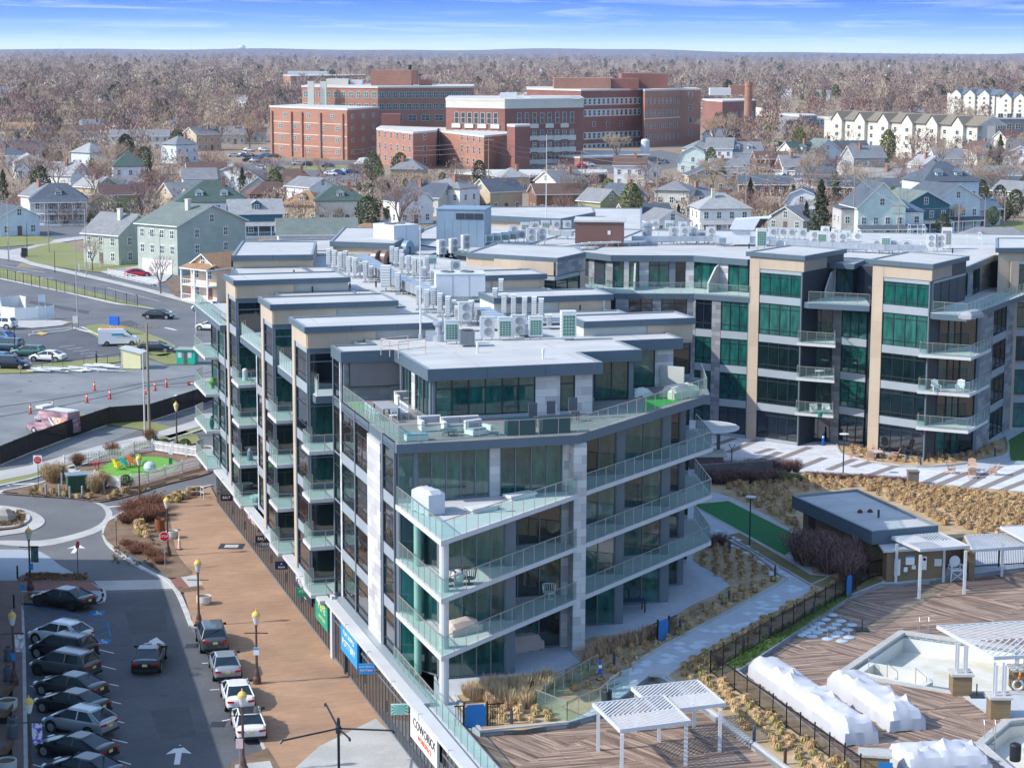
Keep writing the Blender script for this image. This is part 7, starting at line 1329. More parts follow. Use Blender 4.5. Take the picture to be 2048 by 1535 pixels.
t=thing('garden_wall','pale capped stone counter under the oval canopy','garden wall',tuple(P(1390,930,ZP))); A=P(1380,938,ZP);B=P(1447,938,ZP); mb=MB(); mb.prism([A[:2],B[:2],(B.x,B.y+3),(A.x,A.y+3)],ZP,ZP+1.1); mb.build('wall',wallm,t); mb=MB(); mb.prism([(A.x-.2,A.y-.2),(B.x+.3,B.y-.2),(B.x+.3,B.y+3.2),(A.x-.2,A.y+3.2)],ZP+1.1,ZP+1.22); mb.build('counter',concr,t)
c=P(1405,852,ZP+3.3); t=thing('canopy','oval louvred canopy on one post beside the courtyard','canopy',(c.x,c.y,ZP)); n=20; outl=[(c.x+3.2*math.cos(a)*(1.15 if math.cos(a)<0 else 1),c.y+2.9*math.sin(a)) for a in [2*math.pi*i/n for i in range(n)]]; mb=MB()
for k in range(-14,15):
    y=c.y+k*.2; xs=[]
    for i in range(n):
        (x1_,y1_),(x2_,y2_)=outl[i],outl[(i+1)%n]
        if (y1_-y)*(y2_-y)<0: xs.append(x1_+(x2_-x1_)*(y-y1_)/(y2_-y1_))
    if len(xs)==2: mb.box(min(xs),max(xs),y-.06,y+.06,ZP+3.2,ZP+3.28)
mb.build('louvre',pergm,t); mb=MB()
for i in range(n): a_,b_=outl[i],outl[(i+1)%n]; mb.bar((*a_,ZP+3.22),(*b_,ZP+3.22),.1,n=5)
mb.build('rim',pergm,t); p_=P(1436,925,ZP); mb=MB(); mb.box(p_.x-.15,p_.x+.15,p_.y-.12,p_.y+.12,ZP,ZP+3.2); mb.build('post',slate,t)
ZR=ZP+3.3; hr=[P(1584,990,ZR),P(1744,1062,ZR),P(1877,1050,ZR),P(1715,977,ZR)]; hc=sum((Vector(p) for p in hr),Vector())/4
t=thing('pool_house','brown sided pool house with a slate edged flat grey roof','pool house',(hc.x,hc.y,ZP)); mb=MB(); pl=[p[:2] for p in hr]
roof(pl,ZR,.95,t,par=.15)
wl_=[tuple((Vector(p[:2])+(Vector(hc[:2])-Vector(p[:2])).normalized()*1.1)) for p in hr]; mb=MB(); mb.prism(wl_,ZD,ZR-.9); mb.build('wall',brnw,t)
A=Vector(wl_[0]);B=Vector(wl_[1]); dd=(B-A).normalized(); nn=Vector((dd.y,-dd.x)); mb=MB(); q0=A+dd*.9+nn*.02; q1=A+dd*2.0+nn*.02; mb.prism([tuple(q0),tuple(q1),tuple(q1-nn*.1),tuple(q0-nn*.1)],ZP,ZR-1.1); mb.build('door',M('door_maroon',X(70,34,44),.5,0,.05),t)
for x,y in ((1720,1024),(1740,1023)): plain('roof_dome','small dark red dome on the pool house roof, '+('left' if x<1730 else 'right')+' one','roof vent',x,y,ZR-.12,lambda m:m.lathe([(.2,0),(.2,.08),(.1,.2),(0,.22)],(0,0,0),10),[M('dome_red',X(90,30,36),.5,0,.05)])
plain('vent_pipe','dark upright vent pipe on the pool house roof','vent pipe',1757,1034,ZR-.12,lambda m:m.lathe([(.08,0),(.08,.55),(.0,.57)],(0,0,0),8),[black_m])
w0=P(1772,1172,ZD); w1=P(1885,1163,ZD); w2=P(1895,1160,ZD); w3=P(1940,1158,ZD); t=thing('changing_block','low brown sided block with notices below the pool house pergola','pool building',tuple(w0)); mb=MB(); mb.prism([w0[:2],w1[:2],(w1.x,w1.y+4),(w0.x,w0.y+4)],ZD,ZD+2.45); mb.prism([w2[:2],w3[:2],(w3.x,w3.y+.4),(w2.x,w2.y+.4)],ZD,ZD+2.0) if False else None; mb.build('wall',brnw,t)
mb=MB(); mb.prism([(w0.x-.3,w0.y-.3),(w1.x+.2,w1.y-.3),(w1.x+.2,w1.y+4),(w0.x-.3,w0.y+4)],ZD+2.45,ZD+2.6); mb.build('roof',pergm,t); mb=MB(); mb.prism([(w1.x+.2,w1.y+2.5),(w3.x,w3.y+2.5),(w3.x,w3.y+2.8),(w1.x+.2,w1.y+2.8)],ZD,ZD+2.4); mb.prism([(w3.x-.1,w3.y),(w3.x+.3,w3.y),(w3.x+.3,w3.y+2.7),(w3.x-.1,w3.y+2.7)],ZD,ZD+2.3); mb.build('wing_wall',brnw,t)
for fx,zz,wd,ht,m in ((.13,.75,.42,1.2,txw),(.13,1.9,.42,.12,M('head_violet',X(120,120,200),.5,0,0)),(.33,1.45,.6,.55,txw),(.33,1.98,.6,.13,BLUE),(.30,.95,.26,.42,txw),(.30,1.3,.26,.1,GREEN),(.44,1.1,.28,.28,txw),(.62,1.0,.32,.95,txw),(.84,1.2,.5,.5,casing)):
    x=w0.x+(w1.x-w0.x)*fx; y=w0.y+(w1.y-w0.y)*fx; mb=MB(); mb.box(x,x+wd,y-.06,y-.03-(.002 if m in(BLUE,GREEN) else 0),ZD+zz,ZD+zz+ht); mb.build('notice',m,t)
x=w0.x+(w1.x-w0.x)*.62; y=w0.y+(w1.y-w0.y)*.62; mb=MB(); mb.lathe([(0,-.001),(.11,-.001)],(x+.16,y-.065,ZD+1.75),10,M4=RO(R(90),4,'X')); mb.build('notice_heart',RED,t)
a=P(1911,1160,ZD); t=thing('lifeguard_chair','white slatted lifeguard chair in the alcove of the pool building','lifeguard chair',tuple(a),R(8))
for nm,fn in [('seat',lambda m:m.box(-.45,.45,-.35,.35,.75,.82)),('backrest',lambda m:m.lathe([(0,0),(.4,0),(.4,.06),(0,.06)],(0,.33,1.3),12,M4=RO(R(90),4,'X'))),('armrest',lambda m:m.box(-.5,-.4,-.35,.35,1.05,1.12)),('armrest',lambda m:m.box(.4,.5,-.35,.35,1.05,1.12)),('cross_brace',lambda m:(m.bar((-.42,-.36,.1),(.42,-.36,.7),.035,n=4),m.bar((.42,-.36,.1),(-.42,-.36,.7),.035,n=4)))]+[('leg',lambda m,x=x,y=y:m.bar((x*.4,y*.32,1.1),(x*.5,y*.42,0),.05,n=4)) for x in (-1,1) for y in (-1,1)]: mb=MB(); fn(mb); mb.bl(nm,wc,t)
t=fthing('life_ring','white life ring with an orange rescue tube on the right brown pedestal','life ring',2031,1362,ZD+.5,0,[('ring',casing,lambda m:[m.bar((.28*math.cos(a),-.62,.28*math.sin(a)),(.28*math.cos(a+.45),-.62,.28*math.sin(a+.45)),.07,n=6) for a in [i*.449 for i in range(14)]]),('rescue_tube',M('tube_orange',X(240,140,40),.5,0,0),lambda m:m.bar((0,-.62,.25),(.12,-.62,.8),.07))])
bin_(2030,1520,'black litter bin beside the small drained pool',black_m,ZD)
# ================================================================== TUFTS, SHRUBS, GRASSES
def tuft_mesh(name,mat,r=.45,h=.42,n=150,seed=0,blade=.026,up=.5,mat2=None):
    rr=random.Random(seed); mb=MB()
    for i in range(n):
        a=rr.uniform(0,6.283); e=rr.uniform(0,1)**.7; l=r*rr.uniform(.55,1.05); base=Vector((math.cos(a),math.sin(a),0))*r*.12; mid=base+Vector((math.cos(a)*l*.5*e,math.sin(a)*l*.5*e,h*rr.uniform(.7,1.05))); tip=Vector((math.cos(a)*l*e*1.15,math.sin(a)*l*e*1.15,h*(1.0-.75*e)*rr.uniform(.6,1.1)))
        s=Vector((-math.sin(a),math.cos(a),0))*blade; q=0 if rr.random()<.7 or mat2 is None else 1
        mb.face([base-s,base+s,mid+s,mid-s],q); mb.face([mid-s,mid+s,tip],q)
    mb.lathe([(r*.5,0),(r*.55,h*.2),(r*.3,h*.45),(0,h*.55)],(0,0,0),9,mi=1)
    return mb.mesh(name,[mat,mat2 or mat])
tf1=M('straw_gold',X(190,158,112),.9,0,.2,2); tf2=M('straw_pale',X(212,186,142),.9,0,.2,2); tf3=M('straw_brown',X(160,128,94),.9,0,.2,2); tfg=M('tuft_green',X(110,122,62),.9,0,.15,2)
TFm=[tuft_mesh('tuft',tf1,.44,.42,210,k,mat2=[tf2,tf3,tfg][k%3]) for k in range(6)]; TFs=[tuft_mesh('tuft',tf3,.40,.36,90,20+k,mat2=[tf1,tf2][k%2]) for k in range(4)]
random.seed(21)
def inpoly(p,poly):
    c=False; n=len(poly)
    for i in range(n):
        a,b=poly[i],poly[(i+1)%n]
        if (a[1]>p[1])!=(b[1]>p[1]) and p[0]<(b[0]-a[0])*(p[1]-a[1])/(b[1]-a[1])+a[0]: c=not c
    return c
def grid_in(poly_px,z,step,jit,rz=R(25)):
    W_=pz(poly_px,z); xs=[p[0] for p in W_]; ys=[p[1] for p in W_]; cx,cy=sum(xs)/len(xs),sum(ys)/len(ys); out=[]; n=int(60/step)
    for i in range(-n,n):
        for j in range(-n,n):
            x=(i+.5*(j%2))*step; y=j*step*.87; x,y=x*math.cos(rz)-y*math.sin(rz),x*math.sin(rz)+y*math.cos(rz); p=(cx+x+ru(-jit,jit),cy+y+ru(-jit,jit))
            if inpoly(p,W_): out.append(p)
    return out
TL=[('the front blue gate',951,1440),('the glass railed steps',1130,1400),('the nearest pergola',1290,1420),('the front patio',1060,1340),('the stone pier',1150,1290),('the middle blue gate',1326,1270),('the iron fence corner',1425,1330),('the long white bundle',1600,1430),('the path bend',1590,1180),('the ground patio tip',1450,1160),('the narrow blue gate',1697,1180),('the bottom bollard light',1570,1510),('the lower bollard light of the tuft bed',1508,1470),('the upper bed point',1550,1150)]
tb=[]
bf=[(1345,1350),(1422,1300),(1560,1224),(1690,1146),(1700,1152),(1440,1318),(1420,1348),(1712,1548),(1620,1552)]
for p in grid_in(bf,ZP,.98,.13,R(35)): tb.append((p,1.0,TFm))
for p in grid_in([(1190,1400),(1262,1334),(1340,1285),(1550,1165),(1545,1158),(1460,1185),(1380,1225),(1300,1268),(1240,1290),(1160,1335),(1110,1365)],ZP,1.0,.15,R(35)): tb.append((p,.95,TFs if ru(0,1)<.6 else TFm))
for p in grid_in([(975,1452),(1130,1438),(1072,1418),(1060,1400),(960,1425)],ZP,.95,.12): tb.append((p,1.0,TFm))
for p in grid_in([(1402,1132),(1460,1168),(1545,1150),(1500,1115),(1435,1082),(1400,1110)],ZP,1.0,.15): tb.append((p,.95,TFs))
tb.sort(key=lambda e:e[0][1])
for k,(p,s,ms) in enumerate(tb[:280]):
    o=bpy.data.objects.new('grass_tuft',random.choice(ms)); link(o); o.location=(p[0],p[1],ZP+.01); s*=ru(.8,1.15); o.scale=(s,s,s*ru(.85,1.1)); o.rotation_euler=(0,0,ru(0,6)); q=Q(o.location); tag(o,'round straw grass tuft '+where(q[0],q[1],TL),'grass tuft','round grass tufts planted in rows'); WL[o.name]=(Vector(o.location),0)
def scatter_stuff(name,lab,pts,meshes,mats_from,zz,smin=.8,smax=1.2,rot=True,zs=(1,1)):
    """many small plants nobody would count, as one mesh"""
    V=[];F=[];MI=[];off=0; mats=[]
    for me in meshes:
        for m in me.materials:
            if m not in mats: mats.append(m)
    data=[]
    for me in meshes:
        v=np.empty(len(me.vertices)*3); me.vertices.foreach_get('co',v); v=v.reshape(-1,3); f=[tuple(p.vertices) for p in me.polygons]; mi=[mats.index(me.materials[p.material_index]) for p in me.polygons]; data.append((v,f,mi))
    LV_=[];LS=[];LT=[]
    co=[];loops=[];starts=[];tot=[];mis=[];nv=0;nl=0
    pre=[]
    for v,f,mi in data: pre.append((v,np.concatenate([np.array(x) for x in f]),np.array([len(x) for x in f]),np.array(mi)))
    for p in pts:
        v,fl,ln,mi=pre[random.randrange(len(pre))]; s=ru(smin,smax)*(p[2] if len(p)>2 else 1); a=ru(0,6.28) if rot else 0; c,sn=math.cos(a),math.sin(a); w_=np.empty_like(v); w_[:,0]=(v[:,0]*c-v[:,1]*sn)*s+p[0]; w_[:,1]=(v[:,0]*sn+v[:,1]*c)*s+p[1]; w_[:,2]=v[:,2]*s*ru(*zs)+(zz if not callable(zz) else zz(p)); co.append(w_); loops.append(fl+nv); tot.append(ln); mis.append(mi); nv+=len(v)
    co=np.concatenate(co); loops=np.concatenate(loops); tot=np.concatenate(tot); mis=np.concatenate(mis); starts=np.concatenate([[0],np.cumsum(tot)[:-1]])
    me=bpy.data.meshes.new(name); me.vertices.add(len(co)); me.vertices.foreach_set('co',co.ravel()); me.loops.add(len(loops)); me.loops.foreach_set('vertex_index',loops.astype(np.int32)); me.polygons.add(len(tot)); me.polygons.foreach_set('loop_start',starts.astype(np.int32)); me.polygons.foreach_set('loop_total',tot.astype(np.int32)); me.polygons.foreach_set('material_index',mis.astype(np.int32))
    for m in mats: me.materials.append(m)
    me.update(calc_edges=True); me.validate(); o=bpy.data.objects.new(name,me); link(o); o['kind']='stuff'; o['label']=lab; return o
rest=[(p[0],p[1],s) for p,s,_ in tb[280:]]
C1=grid_in([(1440,965),(1480,950),(1700,955),(1850,975),(2060,995),(2060,1070),(1960,1066),(1890,1050),(1720,975),(1580,985),(1600,1060),(1480,1000)],ZP,.85,.3)
C2=grid_in([(1720,952),(1850,972),(2070,998),(2070,1060),(1900,1020),(1760,985)],ZP,.62,.25)
bedDp=grid_in([(1685,886),(1700,905),(1800,926),(1900,925),(2005,905),(1990,888),(1850,918),(1690,880)],ZP,.8,.2)
scatter_stuff('grass_tufts','rows of straw coloured grass tufts round the pool house and courtyard',[(x,y,1.0) for x,y in C1]+[(x,y,.9) for x,y in C2]+[(x,y,.8) for x,y in bedDp]+rest,TFs+TFm[:2],None,ZP+.01)
def grass_mesh(h,n,seed,mats,spread=.3,bl=.018): 
    rr=random.Random(seed); mb=MB()
    for i in range(n):
        a=rr.uniform(0,6.283); d=rr.uniform(0,1); b=Vector((math.cos(a)*.12,math.sin(a)*.12,0)); t_=Vector((math.cos(a)*spread*d,math.sin(a)*spread*d,h*rr.uniform(.65,1.1))); s=Vector((-math.sin(a),math.cos(a),0))*bl; mb.face([b-s,b+s,b.lerp(t_,.6)+s*.9,b.lerp(t_,.6)-s*.9],i%len(mats)); mb.face([b.lerp(t_,.6)-s,b.lerp(t_,.6)+s,t_],i%len(mats))
    return mb.mesh('grass',mats)
gp=M('reed_pink',X(206,172,144),.9,0,.15,2); gp2=M('reed_straw',X(186,160,118),.9,0,.15,2); gb2=M('reed_brown',X(150,112,96),.9,0,.15,2)
GM=[grass_mesh(.85,60,k,[gp,gp2,tf2],.5) for k in range(4)]; GB=[grass_mesh(.7,50,10+k,[gb2,gp,gp2],.45) for k in range(4)]
scatter_stuff('tall_grass','tall pinkish dry grass in the front bed below the corner flat',[(p[0],p[1]) for p in grid_in([(918,1392),(985,1415),(1050,1420),(1068,1408),(1120,1372),(1108,1362),(1040,1370),(980,1376)],ZP,.38,.2)],GM,None,ZP)
scatter_stuff('tall_grass','brown dry grass in the bed beside the ground patio',[(p[0],p[1]) for p in grid_in([(1162,1318),(1180,1305),(1290,1268),(1318,1262),(1320,1275),(1210,1312),(1172,1335)],ZP,.42,.2)],GB,None,ZP)
scatter_stuff('tall_grass','dry grass fringe in front of the far wing windows',[(p[0],p[1]) for p in grid_in([(1700,884),(1850,922),(1880,918),(1860,905),(1700,872)],ZP,.5,.2)],GB,None,ZP)
scatter_stuff('lawn_grass','short green grass inside the iron fence',[(p[0],p[1]) for p in grid_in([(1440,1326),(1690,1180),(1706,1187),(1480,1334)],ZP,.3,.15)],[grass_mesh(.2,14,33,[M('blade_green',X(88,118,52),.9,0,.2,2),tfg],.2,.015)],None,ZP)
def shrub_mesh(r,h,n,seed,mats,th=.014):
    rr=random.Random(seed); mb=MB()
    for i in range(n):
        a=rr.uniform(0,6.283); d=rr.uniform(0,1)**.6; b=Vector((math.cos(a)*r*.25*d,math.sin(a)*r*.25*d,0)); q=b
        tip=Vector((math.cos(a)*r*d,math.sin(a)*r*d,h*rr.uniform(.55,1.05)*(1-.25*d*d))); m_=b.lerp(tip,.5)+Vector((rr.uniform(-.1,.1),rr.uniform(-.1,.1),0))*r; s=Vector((-math.sin(a),math.cos(a),0))*th
        mb.face([b-s*1.5,b+s*1.5,m_+s,m_-s],i%len(mats)); mb.face([m_-s,m_+s,tip],i%len(mats))
        for k in range(5): c=m_.lerp(tip,rr.uniform(0,.9)); e=c+Vector((rr.uniform(-1,1),rr.uniform(-1,1),rr.uniform(.2,1)))*r*.28; s2=Vector((rr.uniform(-1,1),rr.uniform(-1,1),0))*th; mb.face([c-s2,c+s2,e],(i+k)%len(mats))
    return mb.mesh('shrub',mats)
bt=[M('twig_rust',X(150,104,78),.9,0,.2,2),M('twig_brown',X(122,88,70),.9,0,.2,2)]; bp2=[M('twig_mauve',X(150,118,112),.9,0,.2,2),M('twig_dark',X(96,74,70),.9,0,.2,2)]; by=[M('twig_straw',X(188,164,122),.9,0,.2,2),M('twig_straw_dark',X(150,126,92),.9,0,.2,2)]; bd=[M('twig_black',X(84,64,66),.9,0,.2,2),M('twig_mauve',(0,0,0))]
SM={'rust':shrub_mesh(1.0,1.0,260,1,bt),'mauve':shrub_mesh(1.0,1.3,240,2,bp2),'straw':shrub_mesh(.8,1.5,300,3,by),'dark':shrub_mesh(1.0,1.0,220,4,bd)}
def shrub(px,py,z,kind,s,lab,zs=1.0,group=None):
    o=bpy.data.objects.new('shrub',SM[kind]); link(o); o.location=P(px,py,z); o.scale=(s,s,s*zs); o.rotation_euler=(0,0,ru(0,6)); tag(o,lab,'shrub',group); return o
SL=[('the stop sign',330,1100),('the arrow sign',233,1080),('the near picket fence lamp',280,1000),('the round white planter',344,1075)]
for x,y,s in ((262,1030,1.5),(288,1022,1.5),(310,1015,1.3),(275,1045,1.3),(300,1040,1.4),(250,1045,1.0),(320,1030,1.1)): shrub(x,y,.13,'rust',s,'rusty bare shrub at the top of the promenade bed',1.0,'rusty shrubs in the promenade bed')
for x,y,s in ((285,1102,1.1),(305,1112,1.1),(255,1092,.9),(270,1105,1.0),(318,1125,.9)): shrub(x,y,.13,'rust',s,'low brown bare shrub left of the stop sign post',.7,'brown shrubs in the lower promenade bed')
for x,y,l in ((105,965,'tall straw grass clump left of the dog run'),(95,960,'straw grass clump nearest the do not enter sign'),(118,958,'straw grass clump behind the green cabinet'),(190,985,'straw shrub right of the green cabinet'),(205,975,'straw shrub against the picket fence')): shrub(x,y,.13,'straw',1.25,l)
for x,y,l in ((155,930,'brown shrub behind the picket fence, left one'),(225,908,'brown shrub behind the picket fence, right one'),(300,880,'reddish saplings at the foot of the utility poles')): shrub(x,y,.13,'rust',1.0,l,1.3)
DB=[('the picket fence',240,950),]
for i,(x,y,s) in enumerate(((278,1056,1.0),(290,1063,.8),(281,1071,.8),(294,1073,.75),(274,1068,.6),(333,1004,.8),(346,1000,.8),(355,994,.8),(362,998,.7),(372,995,.8),(381,990,.9),(355,1004,.7),(392,988,.9),(105,985,.6),(130,991,.6),(155,995,.5),(180,995,.6),(231,990,.7),(247,984,.6),(255,982,.6),(70,978,.5),(84,982,.5),(219,997,.5))):
    o=bpy.data.objects.new('grass_mound',TFm[i%6]); link(o); o.location=P(x,y,.13); o.scale=(s*1.7,s*1.7,s*1.9); q='by the rusty shrubs left of the stop sign' if 1050<y and x<300 else ('along the top edge of the promenade' if x>320 else 'in the bed round the green cabinet'); tag(o,'round straw grass mound '+q,'grass mound','straw mounds in the street beds')
for i,x in enumerate(range(1600,1725,14)): shrub(x,1120+ (x-1600)*.3+random.uniform(-12,14),ZP,'mauve',1.5+.3*random.random(),'tall mauve bare shrub beside the pool house',1.2,'mauve shrubs along the pool house wall')
for x in range(1405,1560,13): shrub(x,968-random.uniform(0,8),ZP,'dark',1.1,'dark bare shrub in front of the dark stone wall',1.1,'dark hedge shrubs by the stone wall')
for x in range(1400,1600,16): shrub(x,948-random.uniform(0,6),ZP+.2,'mauve',.9,'thin bare shrub behind the dark stone wall',1.1,'thin shrubs behind the stone wall')
for x in range(1620,1815,17): shrub(x,952+(x-1620)*.06,ZP,'dark',.8,'low dark bare shrub on the courtyard edge',.6,'low shrubs on the courtyard edge')
for x,y in ((1395,1090),(1418,1092),(1440,1088)): shrub(x,y,ZP,'dark',1.0,'dark bare shrub under the lowest right balcony',.9,'dark shrubs under the lowest right balcony')
leafg=M('leaf_dark_green',X(70,92,50),.9,0,.3,3); leafg2=M('leaf_olive',X(112,116,64),.9,0,.3,3)
def leafball(r,h,n,seed,mats,sz=.09,base=0,cone=0):
    rr=random.Random(seed); mb=MB()
    for i in range(n):
        a=rr.uniform(0,6.283); z=rr.uniform(0,1); k=(math.sin(math.pi*min(1,max(.02,z)))**.5) if not cone else (1-z)**.8*(.8+.35*math.sin(z*26+a*2)); d=rr.uniform(.55,1)*k*r; c=Vector((math.cos(a)*d,math.sin(a)*d,base+z*h)); u=Vector((rr.gauss(0,1),rr.gauss(0,1),rr.gauss(0,1))).normalized(); v=u.orthogonal(); s=sz*rr.uniform(.6,1.5); mb.face([c-u*s,c+v*s*.6,c+u*s,c-v*s*.6],i%len(mats))
    return mb.mesh('leaves',mats)
LB=leafball(.5,1.0,900,5,[leafg,leafg2],.05)
o=bpy.data.objects.new('bush',LB); link(o); o.location=P(252,975,.13); o.scale=(1.25,1.25,1.25); tag(o,'round dark green bush in front of the picket fence','bush')
for i,(x,y,s,l) in enumerate(((1530,955,1.5,'low green spreading bush beside the dark stone wall'),(1560,958,1.3,'green spreading bush at the courtyard corner'),(1590,960,1.0,'small green bush on the courtyard edge'),(1620,1120,1.4,'green bush at the end of the bocce court'),(306,890,.7,'small conifer left of the screened fence lamp'),(370,905,.9,'small conifer right of the screened fence lamp'),(330,895,.6,'smallest conifer behind the picket fence'),(400,562,.9,'clipped green bush at the corner of the peach house'),(440,562,1.0,'clipped bush right of the peach house porch'))):
    o=bpy.data.objects.new('bush',LB); link(o); z=ZP if x>1000 else .12; o.location=P(x,y,z); o.scale=(s*1.6,s*1.6,s*(.55 if x>1000 else 1.6)); tag(o,l,'bush')
plain('low_plants','low dark ground plants on the roundabout island','plants',20,1028,.16,lambda m:None,[leafg]) if False else None
scatter_stuff('ground_cover','low brown and green ground cover in the street beds',[(p.x,p.y) for p in PP([(ru(0,50),ru(1022,1052)) for _ in range(90)]+[(ru(50,175),ru(1148,1160)) for _ in range(120)]+[(ru(55,190),ru(1186,1200)) for _ in range(60)]+[(ru(225,330),ru(1080,1130)) for _ in range(60)]+[(ru(60,330),ru(975,992)) for _ in range(80)],.13)],[grass_mesh(.22,22,41,[leafg,tf3],.28,.02),grass_mesh(.2,22,42,[tf3,gb2],.3,.02)],None,.14)
# ================================================================== THE TOWN
def hgt(px,pyb,pyt):
    a=P(px,pyb,0); z=0
    while Q((a.x,a.y,z))[1]>pyt: z+=.1
    return a,z
brk=bricky('brick_red',X(168,122,102),X(156,110,92),X(150,122,108),.9,.3,.02,var=.12,nscale=.08); brk2=bricky('brick_dark',X(146,98,86),X(134,88,78),X(124,94,86),.9,.3,.02,var=.12,nscale=.08); band_w=M('band_cream',X(206,202,188),.8,0,.06,.2)
hroof=M('hospital_roof',X(190,188,180),.9,0,.1,.05); wg=glass('glass_far',(.03,.06,.065),.1,.1); wg2=glass('glass_far_green',(.06,.16,.15),.1,.1)
HW={}
def hwin(bld,A,B,z0,nf,fh,n,ww,wh,g=None,skip=0,x0=0,x1=1,fm=None):
    M4,L=wallM(bld,A,B); g=g or wg
    for f in range(nf):
        for i in range(n): add_window(bld,M4,L*(x0+(x1-x0)*(i+.5)/n)-ww/2,z0+f*fh,ww,wh,1 if ww<2 else 2,(.5,) if wh>1.2 else (),fm or white_p,(g,),(i*7+f)%3)
def block(name,lab,top,base,H=None,mat=None,depth=None,cat='hospital building',bld=None,par=1.0,capm=None,ret=False):
    """top: left, corner, right pixels of the roof edge; base: (index, pixel y of the ground under that corner)"""
    if H is None: _,H=hgt(top[base[0]][0],base[1],top[base[0]][1])
    c=[P(x,y,H) for x,y in top]; back=Vector(c[0])+(Vector(c[2])-Vector(c[1])) if depth is None else None
    poly=[p[:2] for p in c]+([back[:2]] if back is not None else [(c[2].x,c[2].y+depth),(c[0].x,c[0].y+depth)])
    t=bld or thing(name,lab,cat,(c[1].x,c[1].y,0)); mb=MB(); mb.prism(poly,0,H-.01); mb.build('wall',mat or brk,t)
    mb=MB(); cc=Vector((sum(p[0] for p in poly)/len(poly),sum(p[1] for p in poly)/len(poly))); ex=[tuple(cc+(Vector(p)-cc)*1.01) for p in poly]; mb.prism(ex,H-.5,H+.15,1,top=0); mb.build('roof',[hroof,capm or M('coping_pale',X(206,200,192),.7,0,.04)],t); return t,c,H
t,c,H=block('hospital_block','large red brick hospital block with blank panels and few windows, leftmost of the front',[(540,212),(694,218),(757,214)],(1,320))
for k in range(4): hwin(t,c[0],c[1],2.0+k*4.3,1,4,5 if k<3 else 3,2.4,1.5,wg2,x0=.05,x1=.97)
hwin(t,c[1],c[2],2.0,4,4.3,3,2.2,1.6,wg2)
for fx in (.02,.28,.42,.66,.94): M4,L=wallM(t,c[0],c[1]); mb=MB(); mb.box(L*fx,L*fx+1.0,-.7,0,0,H-1.8); o=mb.bl('pilaster',brk,t); o.matrix_local=M4
for z in (4.2,8.4,12.8): clad(t,c[0],c[1],0,(c[1]-c[0]).length*.999,z,z+.25,band_w,'string_course',.06)
t,c2,H2=block('hospital_block','long red brick hospital block with green blinds, behind the leftmost block',[(604,172),(756,174),(944,173)],(1,308),depth=45)
hwin(t,c2[0],c2[1],H2-4.3,1,4,10,2.0,2.3,wg2); hwin(t,c2[0],c2[1],H2-8.8,1,4,10,2.0,2.3,wg2); hwin(t,c2[1],c2[2],H2-4.3,1,4,14,2.1,2.3,wg2); hwin(t,c2[1],c2[2],H2-8.8,1,4,14,2.1,2.3,wg2); hwin(t,c2[1],c2[2],H2-13.2,1,4,7,3.6,2.3,wg2); hwin(t,c2[1],c2[2],H2-17.6,1,4,9,2.1,2.0,wg2)
for px_ in (622,647): a=P(px_,173,H2); mb=MB(); mb.box(a.x-1.2,a.x+1.2,a.y-1.4,a.y+1,H2-14,H2+2); mb.build('flue_shaft',band_w,t)
def hbox(px,py,H,w_,d_,h_,nm,mat,t,lab=None):
    a=P(px,py,H); mb=MB(); mb.box(a.x,a.x+w_,a.y,a.y+d_,H-.2,H+h_); return mb.build(nm,mat,t)
hbox(742,172,H2,16,14,6.2,'penthouse',brk,t); hbox(790,170,H2,9,12,6.0,'penthouse',brk2,t); hbox(838,171,H2,5,8,2.4,'penthouse',brk2,t); hbox(652,170,H2,9,10,2.4,'plant_box',band_w,t); hbox(700,170,H2,5,8,2.0,'plant_box',casing,t); a=P(820,168,H2); mb=MB(); mb.lathe([(.7,0),(.7,8)],(a.x,a.y,H2),10); mb.build('stack',trim_k,t); 
t,c4,H4=block('hospital_block','brick hospital block with a broad cream band and white balcony panels',[(892,197),(1010,199),(1167,197)],(1,330),depth=40,mat=brk2,capm=band_w)
for A,B,n in ((c4[0],c4[1],7),(c4[1],c4[2],8)):
    clad(t,A,B,0,(B-A).length*.999,H4-3.2,H4-.5,band_w,'cream_band',.15)
    for f in range(5):
        z=H4-8.6-f*4.2; hwin(t,A,B,z,1,4,n,1.7,3.9 if f==0 else 1.9,wg,x0=.13,x1=.9)
        for i in range(n):
            x=(B-A).length*(.13+.77*(i+.5)/n)
            if i%2==0 or f>0: clad(t,A,B,x-1.9,x+1.6,z-1.6-.3*(i%2),z-.1,band_w,'balcony_panel',.4)
hbox(1000,196,H4,6,6,1.8,'plant_box',casing,t); hbox(1060,197,H4,18,6,1.0,'plant_box',casing,t)
t,c5,H5=block('hospital_block','low three storey brick block in front of the hospital with white framed windows',[(753,257),(826,265),(872,261)],(1,338),depth=25)
hwin(t,c5[0],c5[1],1.5,3,4.0,6,1.5,2.2,wg); hwin(t,c5[1],c5[2],1.5,3,4.0,1,2.6,2.2,wg)
t,c5,H5=block('hospital_block','low brick block with dark windows and a stair tower at its right',[(872,261),(968,272),(1014,268)],(1,343),depth=28); hwin(t,c5[0],c5[1],1.5,3,4.0,4,1.5,2.4,wg,x0=.5,x1=.98); hwin(t,c5[0],c5[1],1.5,3,4.0,1,1.6,3.4,glass('glass_teal',(0,0,0)),x0=.02,x1=.1)
block('','',[(1014,250),(1030,251),(1060,250)],(1,343),bld=t,depth=8,mat=brk2); hbox(763,254,H5,7,7,4.8,'penthouse',brk2,t)
t,c6,H6=block('hospital_block','tall dark brick hospital block with white and teal window strips',[(1055,177),(1162,180),(1287,178)],(1,296),mat=brk2,depth=40)
